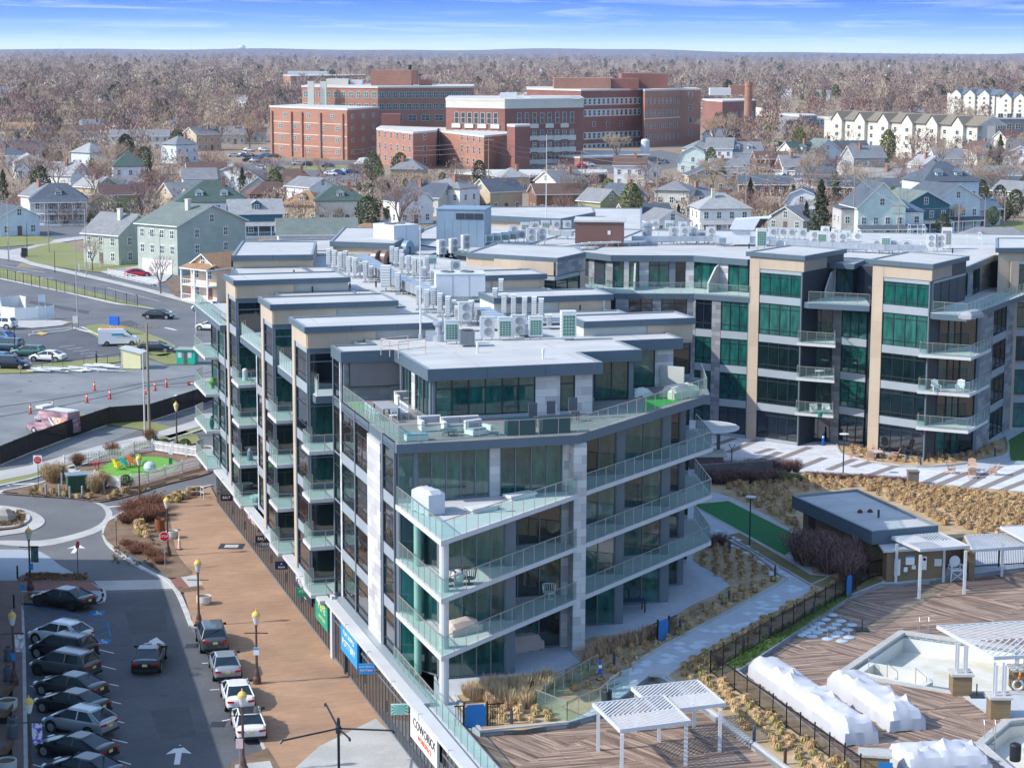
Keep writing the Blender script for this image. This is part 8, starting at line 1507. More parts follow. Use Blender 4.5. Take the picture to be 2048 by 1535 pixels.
for f in range(6):
    if f==2: hwin(t,c6[1],c6[2],H6-6-4.7*f,1,4,3,1.8,2.2,x0=.1,x1=.75); continue
    clad(t,c6[1],c6[2],2,(c6[2]-c6[1]).length-2,H6-6.4-4.7*f,H6-3.4-4.7*f,M('strip_white',X(190,196,194),.6,0,.06),'window_strip',.03); hwin(t,c6[1],c6[2],H6-6-4.7*f,1,4,13,1.6,2.3,wg if f%2 else glass('glass_teal',(0,0,0)),x0=.03,x1=.97)
hbox(1108,178,H6,24,20,4.6,'penthouse',brk,t); hbox(1150,178,H6,27,18,4.4,'penthouse',brk2,t); hbox(1243,177,H6,20,26,6.4,'penthouse',brk2,t)
t,c7,H7=block('hospital_block','reddish brick hospital tower with rows of small white windows, right end',[(1290,180),(1361,178),(1402,178)],(1,288),depth=30); hwin(t,c7[0],c7[1],H7-6,1,4,9,1.1,2.4); hwin(t,c7[0],c7[1],2.5,2,5,9,1.1,2.4); hwin(t,c7[0],c7[1],H7-11,1,4,9,1.1,2.4); hwin(t,c7[1],c7[2],4,5,5.4,1,1.6,2.2); clad(t,c7[0],c7[1],0,(c7[1]-c7[0]).length,H7-12.2,H7-11.8,band_w,'string_course',.1)
t,c8,H8=block('school_building','long low brick school building with a pale clerestory roof, far left behind the hospital',[(566,150),(581,152),(728,150)],(1,176),depth=30,cat='school'); hbox(575,148,H8,45,16,3.0,'clerestory',casing,t)
t,c9,H9=block('boiler_house','dark brick boiler house with cluttered plant on its roof behind the brick stack',[(1414,200),(1445,202),(1512,200)],(1,262),depth=25,mat=brk2,cat='boiler house'); hbox(1420,190,H9,12,8,4,'plant_box',casing,t); hbox(1460,188,H9,14,10,5,'penthouse',brk,t); hwin(t,c9[1],c9[2],H9-8,1,4,6,1.4,2.2,wg2)
a,hh=hgt(1495,272,164); o=plain('chimney_stack','tall round red brick chimney stack right of the hospital','chimney stack',1495,272,0,lambda m:m.lathe([(2.3,0),(1.7,hh*.9),(1.9,hh*.93),(1.9,hh),(1.4,hh),(1.4,hh-1)],(0,0,0),18),[brk])
a,hh=hgt(1290,321,279); plain('storage_tank','white cylindrical oxygen tank standing in front of the hospital','tank',1290,321,0,lambda m:m.lathe([(1.5,0),(1.6,.6),(1.6,hh-.6),(1.2,hh),(0,hh+.2)],(0,0,0),18),[casing])
cream=bricky('siding_cream',X(204,201,190),X(198,195,184),X(190,186,172),3,.2,.02); rbr=M('roof_olive_brown',X(128,120,106),.9,0,.12,1)
def gables(t,A,B,H,n,w_,rm,wm):
    M4,L=wallM(t,A,B); mb=MB(); mb.face([(-1,-1,H),(L+1,-1,H),(L+1,7,H+3.4),(-1,7,H+3.4)]); mb.face([(L+1,14,H),(-1,14,H),(-1,7,H+3.4),(L+1,7,H+3.4)]); mb.face([(-1,14,H),(-1,-1,H),(-1,7,H+3.4)],1); mb.face([(L+1,-1,H),(L+1,14,H),(L+1,7,H+3.4)],1); o=mb.bl('roof',[rm,wm],t); o.matrix_local=M4
    for i in range(n):
        x=L*(i+.35)/n; mb=MB(); mb.box(x-w_/2,x+w_/2,-1.4,1,0,H-.01,mi=1); mb.face([(x-w_/2,-1.4,H),(x+w_/2,-1.4,H),(x,-1.4,H+3)],1); mb.face([(x-w_/2-.5,-1.8,H-.3),(x,-1.8,H+3.3),(x,6,H+3.3),(x-w_/2-.5,2,H-.3)]); mb.face([(x,-1.8,H+3.3),(x+w_/2+.5,-1.8,H-.3),(x+w_/2+.5,2,H-.3),(x,6,H+3.3)]); o=mb.bl('gable_bay',[rm,wm],t); o.matrix_local=M4
        for f in range(int(H/3)): add_window(t,M4,x-.8,1+f*3,1.7,1.5,2,(),white_p,(wg,),1) ; 
        WIN[t.name][-int(H/3):]=[(e[0],e[1]@TR((0,-1.43,0)),*e[2:]) for e in WIN[t.name][-int(H/3):]]
    hwin(t,A,B,1,int(H/3),3,n*2,1.7,1.5)
t,ca,Ha=block('apartment_house','cream four storey apartment house with a row of white gables',[(1664,238),(1955,252),(1975,246)],(0,305),mat=cream,depth=20,cat='apartment house'); gables(t,ca[0],ca[1],Ha,6,6.0,rbr,cream)
t,cb,Hb=block('apartment_house','white apartment house with blue grey gabled roofs, upper right',[(1905,188),(1990,190),(2000,188)],(0,228),mat=cream,depth=16,cat='apartment house'); gables(t,cb[0],cb[1],Hb,3,8,M('roof_blue_grey',X(96,112,126),.9,0,.1,1),cream)
t,cb,Hb=block('apartment_house','white apartment house with blue grey roofs at the right edge',[(2005,196),(2090,198),(2100,196)],(0,236),mat=cream,depth=16,cat='apartment house'); gables(t,cb[0],cb[1],Hb,3,8,MT['roof_blue_grey'],cream)
t,cb,Hb=block('apartment_house','modern grey and white flat roofed building at the right edge',[(1992,236),(2100,236),(2110,234)],(0,292),mat=M('render_grey',X(120,120,122),.8,0,.05,.3),depth=16,cat='apartment house',capm=casing); hwin(t,cb[0],cb[1],3,3,4.4,6,2.4,2.2)
t,cb,Hb=block('office_building','small modern glass fronted office between the chimney stack and the cream apartments',[(1562,228),(1600,232),(1634,230)],(1,270),mat=stone_gy,depth=14,cat='office'); hwin(t,cb[1],cb[2],Hb-6,1,4,4,2.6,4.5)
t,cb,Hb=block('office_building','flat roofed store with a pale blue upper wall and brick base',[(1605,236),(1636,238),(1690,236)],(1,268),mat=M('render_pale_blue',X(176,200,206),.8,0,.05,.3),depth=18,cat='store')
t,cb,Hb=block('low_building','long dark roofed low medical building with a brick wall below the hospital',[(1040,306),(1160,314),(1300,310)],(1,330),mat=brk,depth=26,cat='medical building'); t,cb,Hb=block('low_building','dark low building below the brick stair tower',[(910,345),(1060,352),(1215,345)],(1,372),mat=M('wall_brown_dark',X(84,70,66),.9,0,.1,.5),depth=14,cat='medical building')
t,cb,Hb=block('gymnasium','low building with a grey blue pitched roof left of the tall hospital block',[(1000,185),(1050,188),(1062,186)],(1,205),mat=casing,depth=20,cat='gymnasium')
HC={'white':(228,228,226),'cream':(222,212,186),'blue':(92,134,160),'lblue':(206,216,223),'teal':(70,110,124),'grey':(168,170,170),'ggrn':(170,180,168),'tan':(196,178,150),'olive':(158,160,116),'yel':(206,168,96),'pink':(222,196,168),'brn':(128,96,78),'lil':(190,184,184),'aqua':(206,222,216)}
RC={'slate':(92,102,112),'dgrn':(80,100,94),'grn':(122,134,126),'brn':(112,90,80),'mar':(106,82,80),'grey':(140,142,144),'tan':(170,134,100),'blk':(74,76,80),'ltg':(168,170,170),'blu':(96,118,140)}
def hm(k): return bricky('siding_'+k,hx(HC[k]),hx(tuple(c*.96 for c in HC[k])),hx(tuple(c*.8 for c in HC[k])),3,.18,.015)
def rm(k): return bricky('shingle_'+k,hx(RC[k]),hx(tuple(c*.9 for c in RC[k])),hx(tuple(c*.75 for c in RC[k])),.5,.3,.03,'xy')
_hw={}
def hwm(w_,h_):
    k=(w_,h_)
    if k not in _hw:
        m=MB(); m.box(-w_/2-.12,w_/2+.12,-.06,.02,-.12,h_+.12); m.box(-w_/2,w_/2,-.075,-.06,0,h_,mi=1); m.box(-.04,.04,-.085,-.075,0,h_); m.box(-w_/2,w_/2,-.085,-.075,h_/2-.04,h_/2+.04); _hw[k]=m.mesh('window',[white_p,wg])
    return _hw[k]
ROOFS=[]
def house(px,py,w_,d_,h_,rz,rt,wall,roofc,rh,lab,porch=0,chim=0,dorm=0,cat='house',garage=0,simple=False,loc=None,grp=None):
    a=P(px,py,0) if loc is None else Vector(loc); t=thing('house',lab,cat,(a.x,a.y,0),R(rz),grp); W2=w_/2; D=d_; mb=MB(); mb.box(-W2,W2,0,D,0,h_)
    if rt=='g': mb.face([(-W2,D,h_),(-W2,0,h_),(-W2,D/2,h_+rh)]); mb.face([(W2,0,h_),(W2,D,h_),(W2,D/2,h_+rh)])
    if rt=='G': mb.face([(-W2,0,h_),(W2,0,h_),(0,0,h_+rh)]); mb.face([(W2,D,h_),(-W2,D,h_),(0,D,h_+rh)])
    if rt=='B': q=[(-W2,h_),(-W2*.72,h_+rh*.65),(0,h_+rh),(W2*.72,h_+rh*.65),(W2,h_)]; mb.face([(x,0,z) for x,z in q][::-1]); mb.face([(x,D,z) for x,z in q])
    mb.bl('wall',hm(wall),t); r=MB(); e=.5; th=.18
    def slab_(q): 
        r.face(q); r.face([(x,y,z-th) for x,y,z in q][::-1],1)
        for i in range(len(q)): A,B=q[i],q[(i+1)%len(q)]; r.face([(A[0],A[1],A[2]-th),(B[0],B[1],B[2]-th),B,A],1)
    k=e*rh/(D/2) if rt in('g','h') else e*rh/W2; hz_=h_+th
    if rt=='g': slab_([(-W2-e,-e,hz_-k),(W2+e,-e,hz_-k),(W2+e,D/2,hz_+rh),(-W2-e,D/2,hz_+rh)]); slab_([(W2+e,D+e,hz_-k),(-W2-e,D+e,hz_-k),(-W2-e,D/2,hz_+rh),(W2+e,D/2,hz_+rh)])
    elif rt=='G': slab_([(-W2-e,-e,hz_-k),(0,-e,hz_+rh),(0,D+e,hz_+rh),(-W2-e,D+e,hz_-k)][::-1]); slab_([(W2+e,-e,hz_-k),(0,-e,hz_+rh),(0,D+e,hz_+rh),(W2+e,D+e,hz_-k)])
    elif rt=='B':
        q=[(-W2-.2,h_),(-W2*.72,h_+rh*.65),(0,h_+rh),(W2*.72,h_+rh*.65),(W2+.2,h_)]
        for i in range(4): (x0,z0),(x1,z1)=q[i],q[i+1]; slab_([(x0,-e,z0+th),(x1,-e,z1+th),(x1,D+e,z1+th),(x0,D+e,z0+th)])
    elif rt=='h':
        g=min(W2,D/2)*.98; A=[(-W2-e,-e,hz_),(W2+e,-e,hz_),(W2+e,D+e,hz_),(-W2-e,D+e,hz_)]; p0=(-W2+g,D/2,hz_+rh); p1=(W2-g,D/2,hz_+rh)
        r.face([A[0],A[1],p1,p0]).face([A[1],A[2],p1]).face([A[2],A[3],p0,p1]).face([A[3],A[0],p0]).face([(x,y,z-.02) for x,y,z in A][::-1],1)
    elif rt=='f': r.box(-W2-.2,W2+.2,-.2,D+.2,h_,h_+.3)
    ro=r.bl('roof',[rm(roofc),white_p],t)
    if simple and simple!=2: return t
    nf=max(1,int(h_/2.8)); nx=max(2,int(w_/2.6)); wm_=hwm(.9,1.35)
    for f in range(nf):
        for i in range(nx):
            x=-W2+w_*(i+.5)/nx
            if f==0 and i==nx//2 and not garage: continue
            if garage and f==0: continue
            o=link(bpy.data.objects.new('window',wm_),t); o.location=(x,-.01,.9+f*2.8)
        for s in (-1,1):
            for y in (D*.28,D*.7): o=link(bpy.data.objects.new('window',wm_),t); o.location=(s*(W2+.01),y,.9+f*2.8); o.rotation_euler=(0,0,R(90)*s)
    if rt in 'GB' and rh>1.8: o=link(bpy.data.objects.new('window',wm_),t); o.location=(0,-.01,h_+.3)
    if rt=='g' and rh>1.8:
        for s in (-1,1): o=link(bpy.data.objects.new('window',wm_),t); o.location=(s*(W2+.01),D/2,h_+.2); o.rotation_euler=(0,0,R(90)*s)
    if not garage and nx>1: m=MB(); x=-W2+w_*(nx//2+.5)/nx; m.box(x-.5,x+.5,-.07,0,.1,2.2); m.build('door',M('door_brown',(0,0,0)) if wall!='pink' else brk2,t,world=0)
    if garage:
        for i in range(garage): x=-W2+w_*(i+.5)/garage*.75+w_*.12; m=MB(); m.box(x-1.9,x+1.9,-.08,0,.05,2.5); m.bl('garage_door',white_p,t)
    if chim: m=MB(); x=W2*.35*(1 if chim>0 else -1); m.box(x-.4,x+.4,D*.35-.4,D*.35+.4,h_,h_+rh+1.1); m.box(x-.47,x+.47,D*.35-.47,D*.35+.47,h_+rh+1.0,h_+rh+1.15); m.build('chimney',brk if abs(chim)==1 else hm('cream'),ro,world=0)
    if dorm:
        for i in range(dorm): x=w_*((i+.5)/dorm-.5)*.7; m=MB(); z=h_+rh*.25; m.box(x-.9,x+.9,D*.12,D*.4,h_,z+1.3); m.face([(x-1.15,D*.12-.25,z+1.25),(x+1.15,D*.12-.25,z+1.25),(x,D*.12-.25,z+2.0)]); m.face([(x-1.2,D*.12-.3,z+1.22),(x,D*.12-.3,z+2.05),(x,D*.5,z+2.05),(x-1.2,D*.45,z+1.22)][::-1],1); m.face([(x+1.2,D*.12-.3,z+1.22),(x,D*.12-.3,z+2.05),(x,D*.5,z+2.05),(x+1.2,D*.45,z+1.22)],1); m.build('dormer',[hm(wall),rm(roofc)],ro,world=0); o=link(bpy.data.objects.new('window',hwm(.9,.9)),t); o.location=(x,D*.12-.01,z+.1)
    if porch:
        pd=1.9; m=MB(); zt=2.7*porch; m.face([(-W2-.2,-pd-.3,zt),(W2+.2,-pd-.3,zt),(W2+.2,0,zt+.7),(-W2-.2,0,zt+.7)]); m.box(-W2-.2,W2+.2,-pd-.3,0,zt-.2,zt-.01,mi=1); m.bl('porch_roof',[rm(roofc),white_p],t); m=MB(); m.box(-W2,W2,-pd,0,0,.35)
        if porch>1: m.box(-W2,W2,-pd,0,2.55,2.75); 
        for f in range(porch): z=.35+f*2.4; m.box(-W2,W2,-pd-.03,-pd+.03,z+.8,z+.88); [m.box(-W2+w_*j/(nx*6)-.02,-W2+w_*j/(nx*6)+.02,-pd-.02,-pd+.02,z,z+.8) for j in range(nx*6+1)]
        m.bl('porch',white_p,t)
        for i in range(nx+1): x=-W2+w_*i/nx; m=MB(); m.box(x-.1,x+.1,-pd-.1,-pd+.1,.3,zt-.2); m.bl('porch_post',white_p,t)
    return t
for a_ in [
(40,472,9,9,4.2,35,'G','lblue','slate',2.2,'pale blue white house with a slate roof at the far left corner',0,0,0),
(118,450,12.5,9,5.6,12,'h','lil','slate',3.6,'lilac grey house with a hip slate roof and a two level white porch',2,0,1),
(205,433,6,7,3.4,20,'G','olive','brn',1.8,'small olive house wing beside the lilac grey house',0,0,0),(240,426,9,8,4.6,20,'g','olive','mar',2.0,'olive green house with a dark maroon roof',0,0,0),
(310,420,12,8,4.2,8,'g','white','mar',2.4,'long white house with a maroon roof and brick end chimney',0,-1,0),
(425,455,16,13,5.6,10,'h','white','dgrn',4.6,'big white house with a steep dark green hip roof',0,1,2),
(203,528,9.5,10,5.8,-36,'g','ggrn','grey',3.4,'angular grey house with a wooden deck beside the grey green one',0,2,0),
(316,546,10.5,17,8.8,-38,'g','ggrn','grn',3.2,'grey green three storey house with two white garage doors',0,2,0,'house',2),
(408,602,6.5,16,5.6,-42,'G','pink','tan',1.9,'peach house with a tan roof and a two level porch',2,0,0),
(636,520,15,9,5,8,'g','white','grn',2.6,'white house with a long pale green roof behind the near apartment roof',0,0,0),
(515,474,11,8,5.2,14,'g','teal','ltg',2.6,'dark teal house with a pale grey roof and dormer',1,0,1),
(590,402,12,9,5,10,'h','tan','brn',3.2,'tan house with a broad brown hip roof and red trim',0,1,0),(548,418,12,8,3.6,16,'h','brn','brn',3,'low brown house with a dark brown hip roof',0,0,0),
(600,446,10,9,4,-18,'h','tan','tan',3.2,'tan house with an orange tan roof',0,0,1),(682,448,12,9,5.2,8,'h','cream','dgrn',3.2,'cream house with a mottled green hip roof and a dormer',0,1,1),
(832,448,9,8,5,30,'B','white','blk',2.8,'white gambrel house behind the spreading bare tree',0,0,0),(905,425,12,8,3.2,10,'g','white','ltg',2,'white bungalow with a pale grey roof above the blue grey plant room',0,0,0),
(262,375,10,9,6,14,'h','white','dgrn',4,'tall white house with a pointed dark green roof',0,1,0),(230,398,12,8,3.6,18,'g','white','grey',2,'low white house in front of the pointed green roof',0,0,0),
(102,372,7,7,5,10,'g','yel','brn',2,'yellow ochre house with a small upper porch',1,0,0),(400,392,9,8,5,12,'g','white','grey',2.4,'white house with a blue tarpaulin beside it',0,0,0),(465,390,14,9,5.6,-20,'G','white','grey',2.4,'large white house behind the dark pine',0,0,0),(500,392,8,8,4.6,-20,'G','lblue','grey',2.2,'pale blue gabled house behind the dark pine',0,0,0),
(1120,428,12,9,5,12,'g','brn','brn',2.2,'brown wooden house right of the roof mast',0,0,0),(1270,436,7,9,5.4,40,'G','grey','slate',2.6,'grey gabled house beside the ivy covered tree',0,1,0),(1222,440,7,8,4.6,40,'G','olive','grey',2.6,'olive house with a white edged gable beside the ivy covered tree',0,0,0),
(1450,470,11.5,10,5.6,8,'h','white','ltg',3.2,'white house with a pale grey hip roof and front porch, centre right',1,-2,0),(1345,470,9,8,3,25,'G','white','grey',2.4,'low white house left of the white hip roofed house',0,0,0),(1395,432,8,8,5,30,'g','grey','grey',2.2,'grey house with a brick chimney behind the white hip roofed house',0,1,0),
(1602,436,8,9,3.6,-10,'B','lblue','slate',3.4,'pale blue gambrel house behind the big pine',0,0,0),(1570,462,9,8,2.8,-35,'G','grey','grey',2.6,'low grey gabled house left of the big pine',0,0,0),
(1385,345,10,8,3.4,-10,'B','aqua','grey',5.2,'aqua house with a tall gambrel gable',0,0,0),(1408,330,9,9,5.4,20,'h','pink','grey',3,'pinkish house with a grey hip roof',0,0,0),(1488,332,13,9,5,5,'g','white','grey',3.2,'white house with a broad grey roof below the brick chimney stack',0,0,2),(1545,345,11,8,4.6,5,'g','brn','brn',2.2,'brown roofed house right of the broad grey roof',0,0,0),
(1612,342,10,10,6,30,'g','white','dgrn',3.6,'white house with dark green roof and red chimney',0,1,1),(1655,342,10,10,7,20,'G','lblue','grn',3.6,'pale house with a green gabled roof',0,1,0),(1712,338,13,10,6,25,'g','white','slate',3.4,'white house with a wide slate roof in front of the cream apartments',0,0,1),(1738,352,9,12,4.6,25,'G','white','brn',2.8,'white gabled barn like house by the motel roof',0,0,0),
(1718,480,8,8,6.6,5,'f','lil','slate',.3,'pale grey flat roofed house left of the half timbered house',0,0,0),(1762,482,10.5,12,7.4,8,'G','aqua','slate',5,'pale aqua house with a half timbered steep gable',1,0,1),(1805,480,9,9,6,8,'h','white','blu',2.8,'white porch fronted house with a blue grey roof',1,0,0),(1850,468,12,12,6.4,20,'G','teal','grn',3,'dark teal house with a green grey gable roof',1,0,0),(1914,464,12,13,7.4,24,'G','lblue','slate',3.2,'pale blue gabled house right of the dark teal house',1,0,0),(1900,450,14,12,10,14,'h','lblue','slate',4.4,'tall pale blue house with a steep slate roof and two dormers',0,0,2),(1965,452,10,9,4,24,'g','lblue','blu',2.2,'pale blue house wing at the right of the tall slate roof',0,0,0),
(1990,510,16,9,2.8,-10,'h','grey','grey',2.2,'low bungalow with a mottled grey hip roof at the right edge',0,0,0),(1962,512,9,6,2.6,-10,'G','grey','grey',1.8,'low grey gabled bungalow wing at the right edge',0,0,0),
(1300,462,11,9,3.2,15,'g','cream','slate',2.6,'cream bungalow with a dark slate roof behind the brown stair house',0,0,0),(1085,452,9,7,2.8,5,'g','tan','tan',1.4,'tan roofed shed behind the back roof',0,0,0),
(740,500,9,8,3,10,'h','tan','tan',2,'tan hip roofed house behind the white air handler',0,0,0),(2030,300,9,9,5,20,'g','cream','brn',2.6,'cream house with a brown roof at the right edge',0,0,0),(2010,372,12,9,3.4,-10,'g','cream','grey',2.4,'cream house with a pale ridged roof at the right edge',0,0,0)]: house(*a_)
for a_ in [(1600,392,34,9,3.2,-3,'g','brn','slate',2.2,'long low dark slate roofed motel, left part',0,0,0),(1760,398,34,9,3.2,-3,'g','brn','slate',2.2,'long low dark slate roofed motel, right part',0,0,0),(1850,372,40,9,3.0,-2,'g','brn','grey',2.0,'long low grey roofed motel behind the dark one',0,0,0),(1985,398,26,9,3.6,-4,'g','brn','slate',2.4,'long low slate roofed building behind the pale blue houses',0,0,0),
(52,282,18,9,5.6,3,'g','cream','tan',2.2,'long cream apartment row at the far left',0,0,0),(148,290,26,9,5.6,5,'g','cream','brn',2.4,'long cream apartment row with a brown roof left of the big ivy tree',0,0,0),(255,300,14,9,5.6,5,'g','cream','grey',2.2,'cream apartment row end left of the big ivy tree',0,0,0),(300,300,15,9,5.6,5,'g','cream','grey',2.2,'cream apartment row right of the big ivy tree',0,0,0),(378,300,12,9,4.6,20,'G','cream','grey',2.4,'cream gabled end house above the car park',0,0,0),(420,288,18,9,4,5,'g','grey','grey',2.2,'grey roofed apartment row above the car park',0,0,0),(490,284,18,9,4,5,'g','cream','brn',2.2,'cream apartment row left of the hospital',0,0,0)]: house(*a_)
random.seed(11)
TLM=[('leftmost hospital block',640,330),('hospital stair tower',1035,345),('white oxygen tank',1290,321),('brick chimney stack',1495,258),('cream gabled apartments',1800,305),('white hip roofed house',1450,470),('pointed green roof',262,375),('big dark green roof',425,455),('lilac grey house',118,450),('red hospital tower',1361,290),('brown hip roofed house',590,402),('cream hip roofed house',682,448),('motel roofs',1700,395),('pale blue houses',1900,465),('cream apartment rows',200,295),('school building',620,178),('upper right apartments',1950,230),('hospital car park',500,345),('roof mast',1092,420),('aqua gambrel house',1385,345),('corner lawn',120,500),('peach house',430,590)]
HXC=[(520,262,1110,350),(1040,250,1420,335),(1410,238,1520,270),(1655,262,1990,318),(1556,250,1700,278),(1985,230,2060,300),(1895,205,2005,240),(560,160,740,182)]
def hosp(x,y,m=0): return any(a-m<x<c_+m and b-m<y<d+m for a,b,c_,d in HXC)
HP=[]
tries=0
while len(HP)<120 and tries<4000:
    tries+=1; x=ru(-20,2060); y=119+ru(0,1)**1.35*225 if ru(0,1)<.75 else ru(330,440)
    if hosp(x,y,12) or (y>300 and 420<x<1420 and y<355): continue
    if any(abs(x-a)<3.2*(4100/b2) and abs(y-b)<9+(y-120)*.05 for a,b,b2 in HP): continue
    HP.append((x,y,P(x,y,0).y))
for x,y,d in HP:
    wk=random.choice(['white','white','cream','grey','white','lblue','white','tan','white']); rk=random.choice(['slate','grey','brn','ltg','grey','ltg','grey']); rt=random.choice('gGghg'); sz=('broad','small','tall','low')[int(x)%4]
    nm={'g':'side gabled','G':'front gabled','h':'hip roofed'}[rt]; cn={'lblue':'pale blue','pink':'peach','ltg':'pale grey','blk':'black','brn':'brown','grn':'green'}
    house(x,y,ru(8,12),ru(8,10),6.4 if sz=='tall' else ru(3.6,5.6),ru(-50,50),rt,wk,rk,ru(2,3.4),cn.get(wk,wk)+' '+nm+' house, '+cn.get(rk,rk)+' roof, '+where(x,y,TLM,3),0,random.choice((0,1,-1)),0,simple=(2 if y>150 else 1),grp='scattered houses of the town')
bark=M('bark_grey',X(140,126,112),.95,0,.15,1); bark2=M('bark_brown',X(108,92,80),.95,0,.15,1)
TWK={'mauve':M('twigs_mauve',X(146,124,116),.95,0,.15,.3),'brown':M('twigs_brown',X(148,130,114),.95,0,.15,.3),'tan':M('twigs_tan',X(178,158,134),.95,0,.15,.3),'rust':M('twigs_rust',X(148,118,108),.95,0,.15,.3)}
def tree_meshes(seed,tk,h=12,spread=.42,slv=3):
    rr=random.Random(seed); T=MB(); C_=MB()
    def grow(p,d,l,r,lev):
        q=p+d*l; (T if lev<3 else C_).bar(p,q,r,r*.68,n=5 if lev<2 else 3,cap=False)
        if lev>=5:
            for _ in range(slv):
                a=p.lerp(q,rr.random()); v=(d+Vector((rr.gauss(0,.6),rr.gauss(0,.6),rr.gauss(.15,.45)))).normalized()*h*rr.uniform(.05,.10); s=v.cross(Vector((rr.random(),rr.random(),rr.random()))).normalized()*h*.0021; C_.face([a-s,a+s,a+v])
            return
        n=3 if lev<4 else 2
        if lev==0: n=4
        for i in range(n):
            az=6.283*(i+rr.random()*.6)/n; s=spread*rr.uniform(.75,1.35)*(1.25 if lev==0 else 1); u=d.orthogonal().normalized(); w_=d.cross(u); nd=(d*math.cos(s)+(u*math.cos(az)+w_*math.sin(az))*math.sin(s)); nd.z+=.10; nd.normalize(); grow(q if lev<1 or rr.random()<.65 else p.lerp(q,.7),nd,l*rr.uniform(.62,.86),r*.62,lev+1)
    grow(Vector((0,0,-.2)),Vector((rr.uniform(-.05,.05),rr.uniform(-.05,.05),1)).normalized(),h*.26,h*.020,0)
    return T.mesh('trunk',bark if seed%2 else bark2),C_.mesh('crown',TWK[tk])
TB=[(tree_meshes(k,['mauve','brown','tan','rust'][k%4],12,[.40,.48,.36,.44][k%4]),['mauve','grey brown','tan','rusty'][k%4]) for k in range(8)]
def ever(seed,cone,h,r,mats,n=1500,sz=.22): 
    T=MB(); T.bar((0,0,0),(0,0,h*.5),h*.02,h*.012,6); return (T.mesh('trunk',bark2),leafball(r,h*.92,n,seed,mats,sz,h*.08,cone))
pineg=[M('needles_dark',X(62,74,52),.95,0,.25,.6),M('needles_olive',X(88,94,60),.95,0,.25,.6)]; yel=[M('willow_yellow',X(214,184,70),.9,0,.2,.6)]
EV=[(ever(1,1,11,2.6,pineg),'dark pointed conifer'),(ever(2,0,9,2.9,pineg),'dark rounded evergreen'),(ever(3,0,10,2.4,[leafg2,pineg[1]]),'olive green evergreen')]
def tree(px,py,src,lab,s=1.0,grp='bare and evergreen trees of the town'):
    (tm_,cm_),_=src; a=P(px,py,0); t=thing('tree',lab,'tree',tuple(a),ru(0,6.28),grp); t.scale=(s,s,s*ru(.92,1.08)); link(bpy.data.objects.new('trunk',tm_),t); link(bpy.data.objects.new('crown',cm_),t); return t
BIG=[(800,478,4,1.25,'wide spreading bare tree behind the near apartment roof'),(185,542,2,.55,'small leaning bare tree on the corner lawn'),(322,588,0,.62,'thin bare tree in front of the grey green house'),(218,262,0,1.6,'tall pale bare tree above the cream apartment rows'),(440,300,6,1.5,'tall bare tree left of the hospital car park'),(500,302,2,1.5,'tall bare tree in front of the cream rows by the hospital'),(378,300,4,1.4,'tall bare tree behind the white victorian house'),(1235,330,2,1.15,'pale bare tree in front of the red hospital tower'),(1425,300,6,1.6,'pale sycamore right of the red hospital tower'),(1450,302,2,1.4,'pale sycamore below the brick chimney stack'),(620,300,4,.9,'bare tree in front of the leftmost hospital block'),(1015,420,5,1.0,'bare tree left of the roof mast'),(1150,425,1,1.1,'mauve bare tree in front of the brown wooden house')]
for x,y,k,s,l in BIG: tree(x,y,TB[k],l,s)
for x,y,k,s,l in ((735,468,1,1.0,'dark rounded evergreen behind the near apartment roof'),(1215,420,2,.8,'ivy covered green tree left of the grey gabled house'),(1262,462,2,1.1,'tall olive evergreen in front of the grey gabled house'),(1640,492,0,1.3,'broad dark pine left of the half timbered house'),(485,398,0,.8,'ragged dark pine in front of the white houses'),(745,365,1,1.0,'evergreen at the foot of the low brick block'),(800,368,1,1.0,'second evergreen at the foot of the low brick block'),(252,330,1,1.2,'dark ivy covered tree among the cream rows'),(1885,480,1,.62,'clipped round evergreen by the pale blue porch'),(1775,330,2,1.2,'ivy covered tree in front of the cream apartments'),(2020,285,1,.9,'green pine in front of the modern grey building'),(12,235,1,1.3,'dark evergreen at the far left edge'),(8,420,0,1.0,'dark conifer at the left edge by the pale blue house')): tree(x,y,EV[k],l,s)
tw=(ever(9,0,11,4,yel,900,.3),''); tree(935,182,tw,'bright yellow willow behind the long hospital block',1.0)
NT=0; tries=0; PT=[]
roadx=[(0,0,0,0)]
while NT<250 and tries<9000:
    tries+=1; y=172+ru(0,1)**.9*300; x=ru(-30,2080)
    if y>392 and 840<x<1130: continue
    if hosp(x,y,4) or (300<y<362 and 380<x<1420) or (x<560 and y>470) or (y>455 and x<1250) or (y>440 and 60<x<560 and ru(0,1)<.7): continue
    if any(abs(x-a)<9+ (y-150)*.05 and abs(y-b)<5+(y-150)*.02 for a,b in PT): continue
    PT.append((x,y)); NT+=1
    e=ru(0,1)<(.14 if x<1100 else .26); src=random.choice(EV if e else TB); s=ru(.7,1.2) if y<420 else ru(.5,.8)
    if 335<y<440 and 560<x<1400: s*=.7
    lab=('large ' if s>1 else 'mid sized ' if s>.8 else 'small ')+(src[1] if e else src[1]+' bare tree')+' '+where(x,y,TLM,3); tree(x,y,src,lab,s)
HWD=[(P(x,y,0).x,d) for x,y,d in HP]
def clear(p): return all(not(abs(p.x-a)<7 and -max(50,b*.13)<p.y-b<12) for a,b in HWD)
random.seed(4)
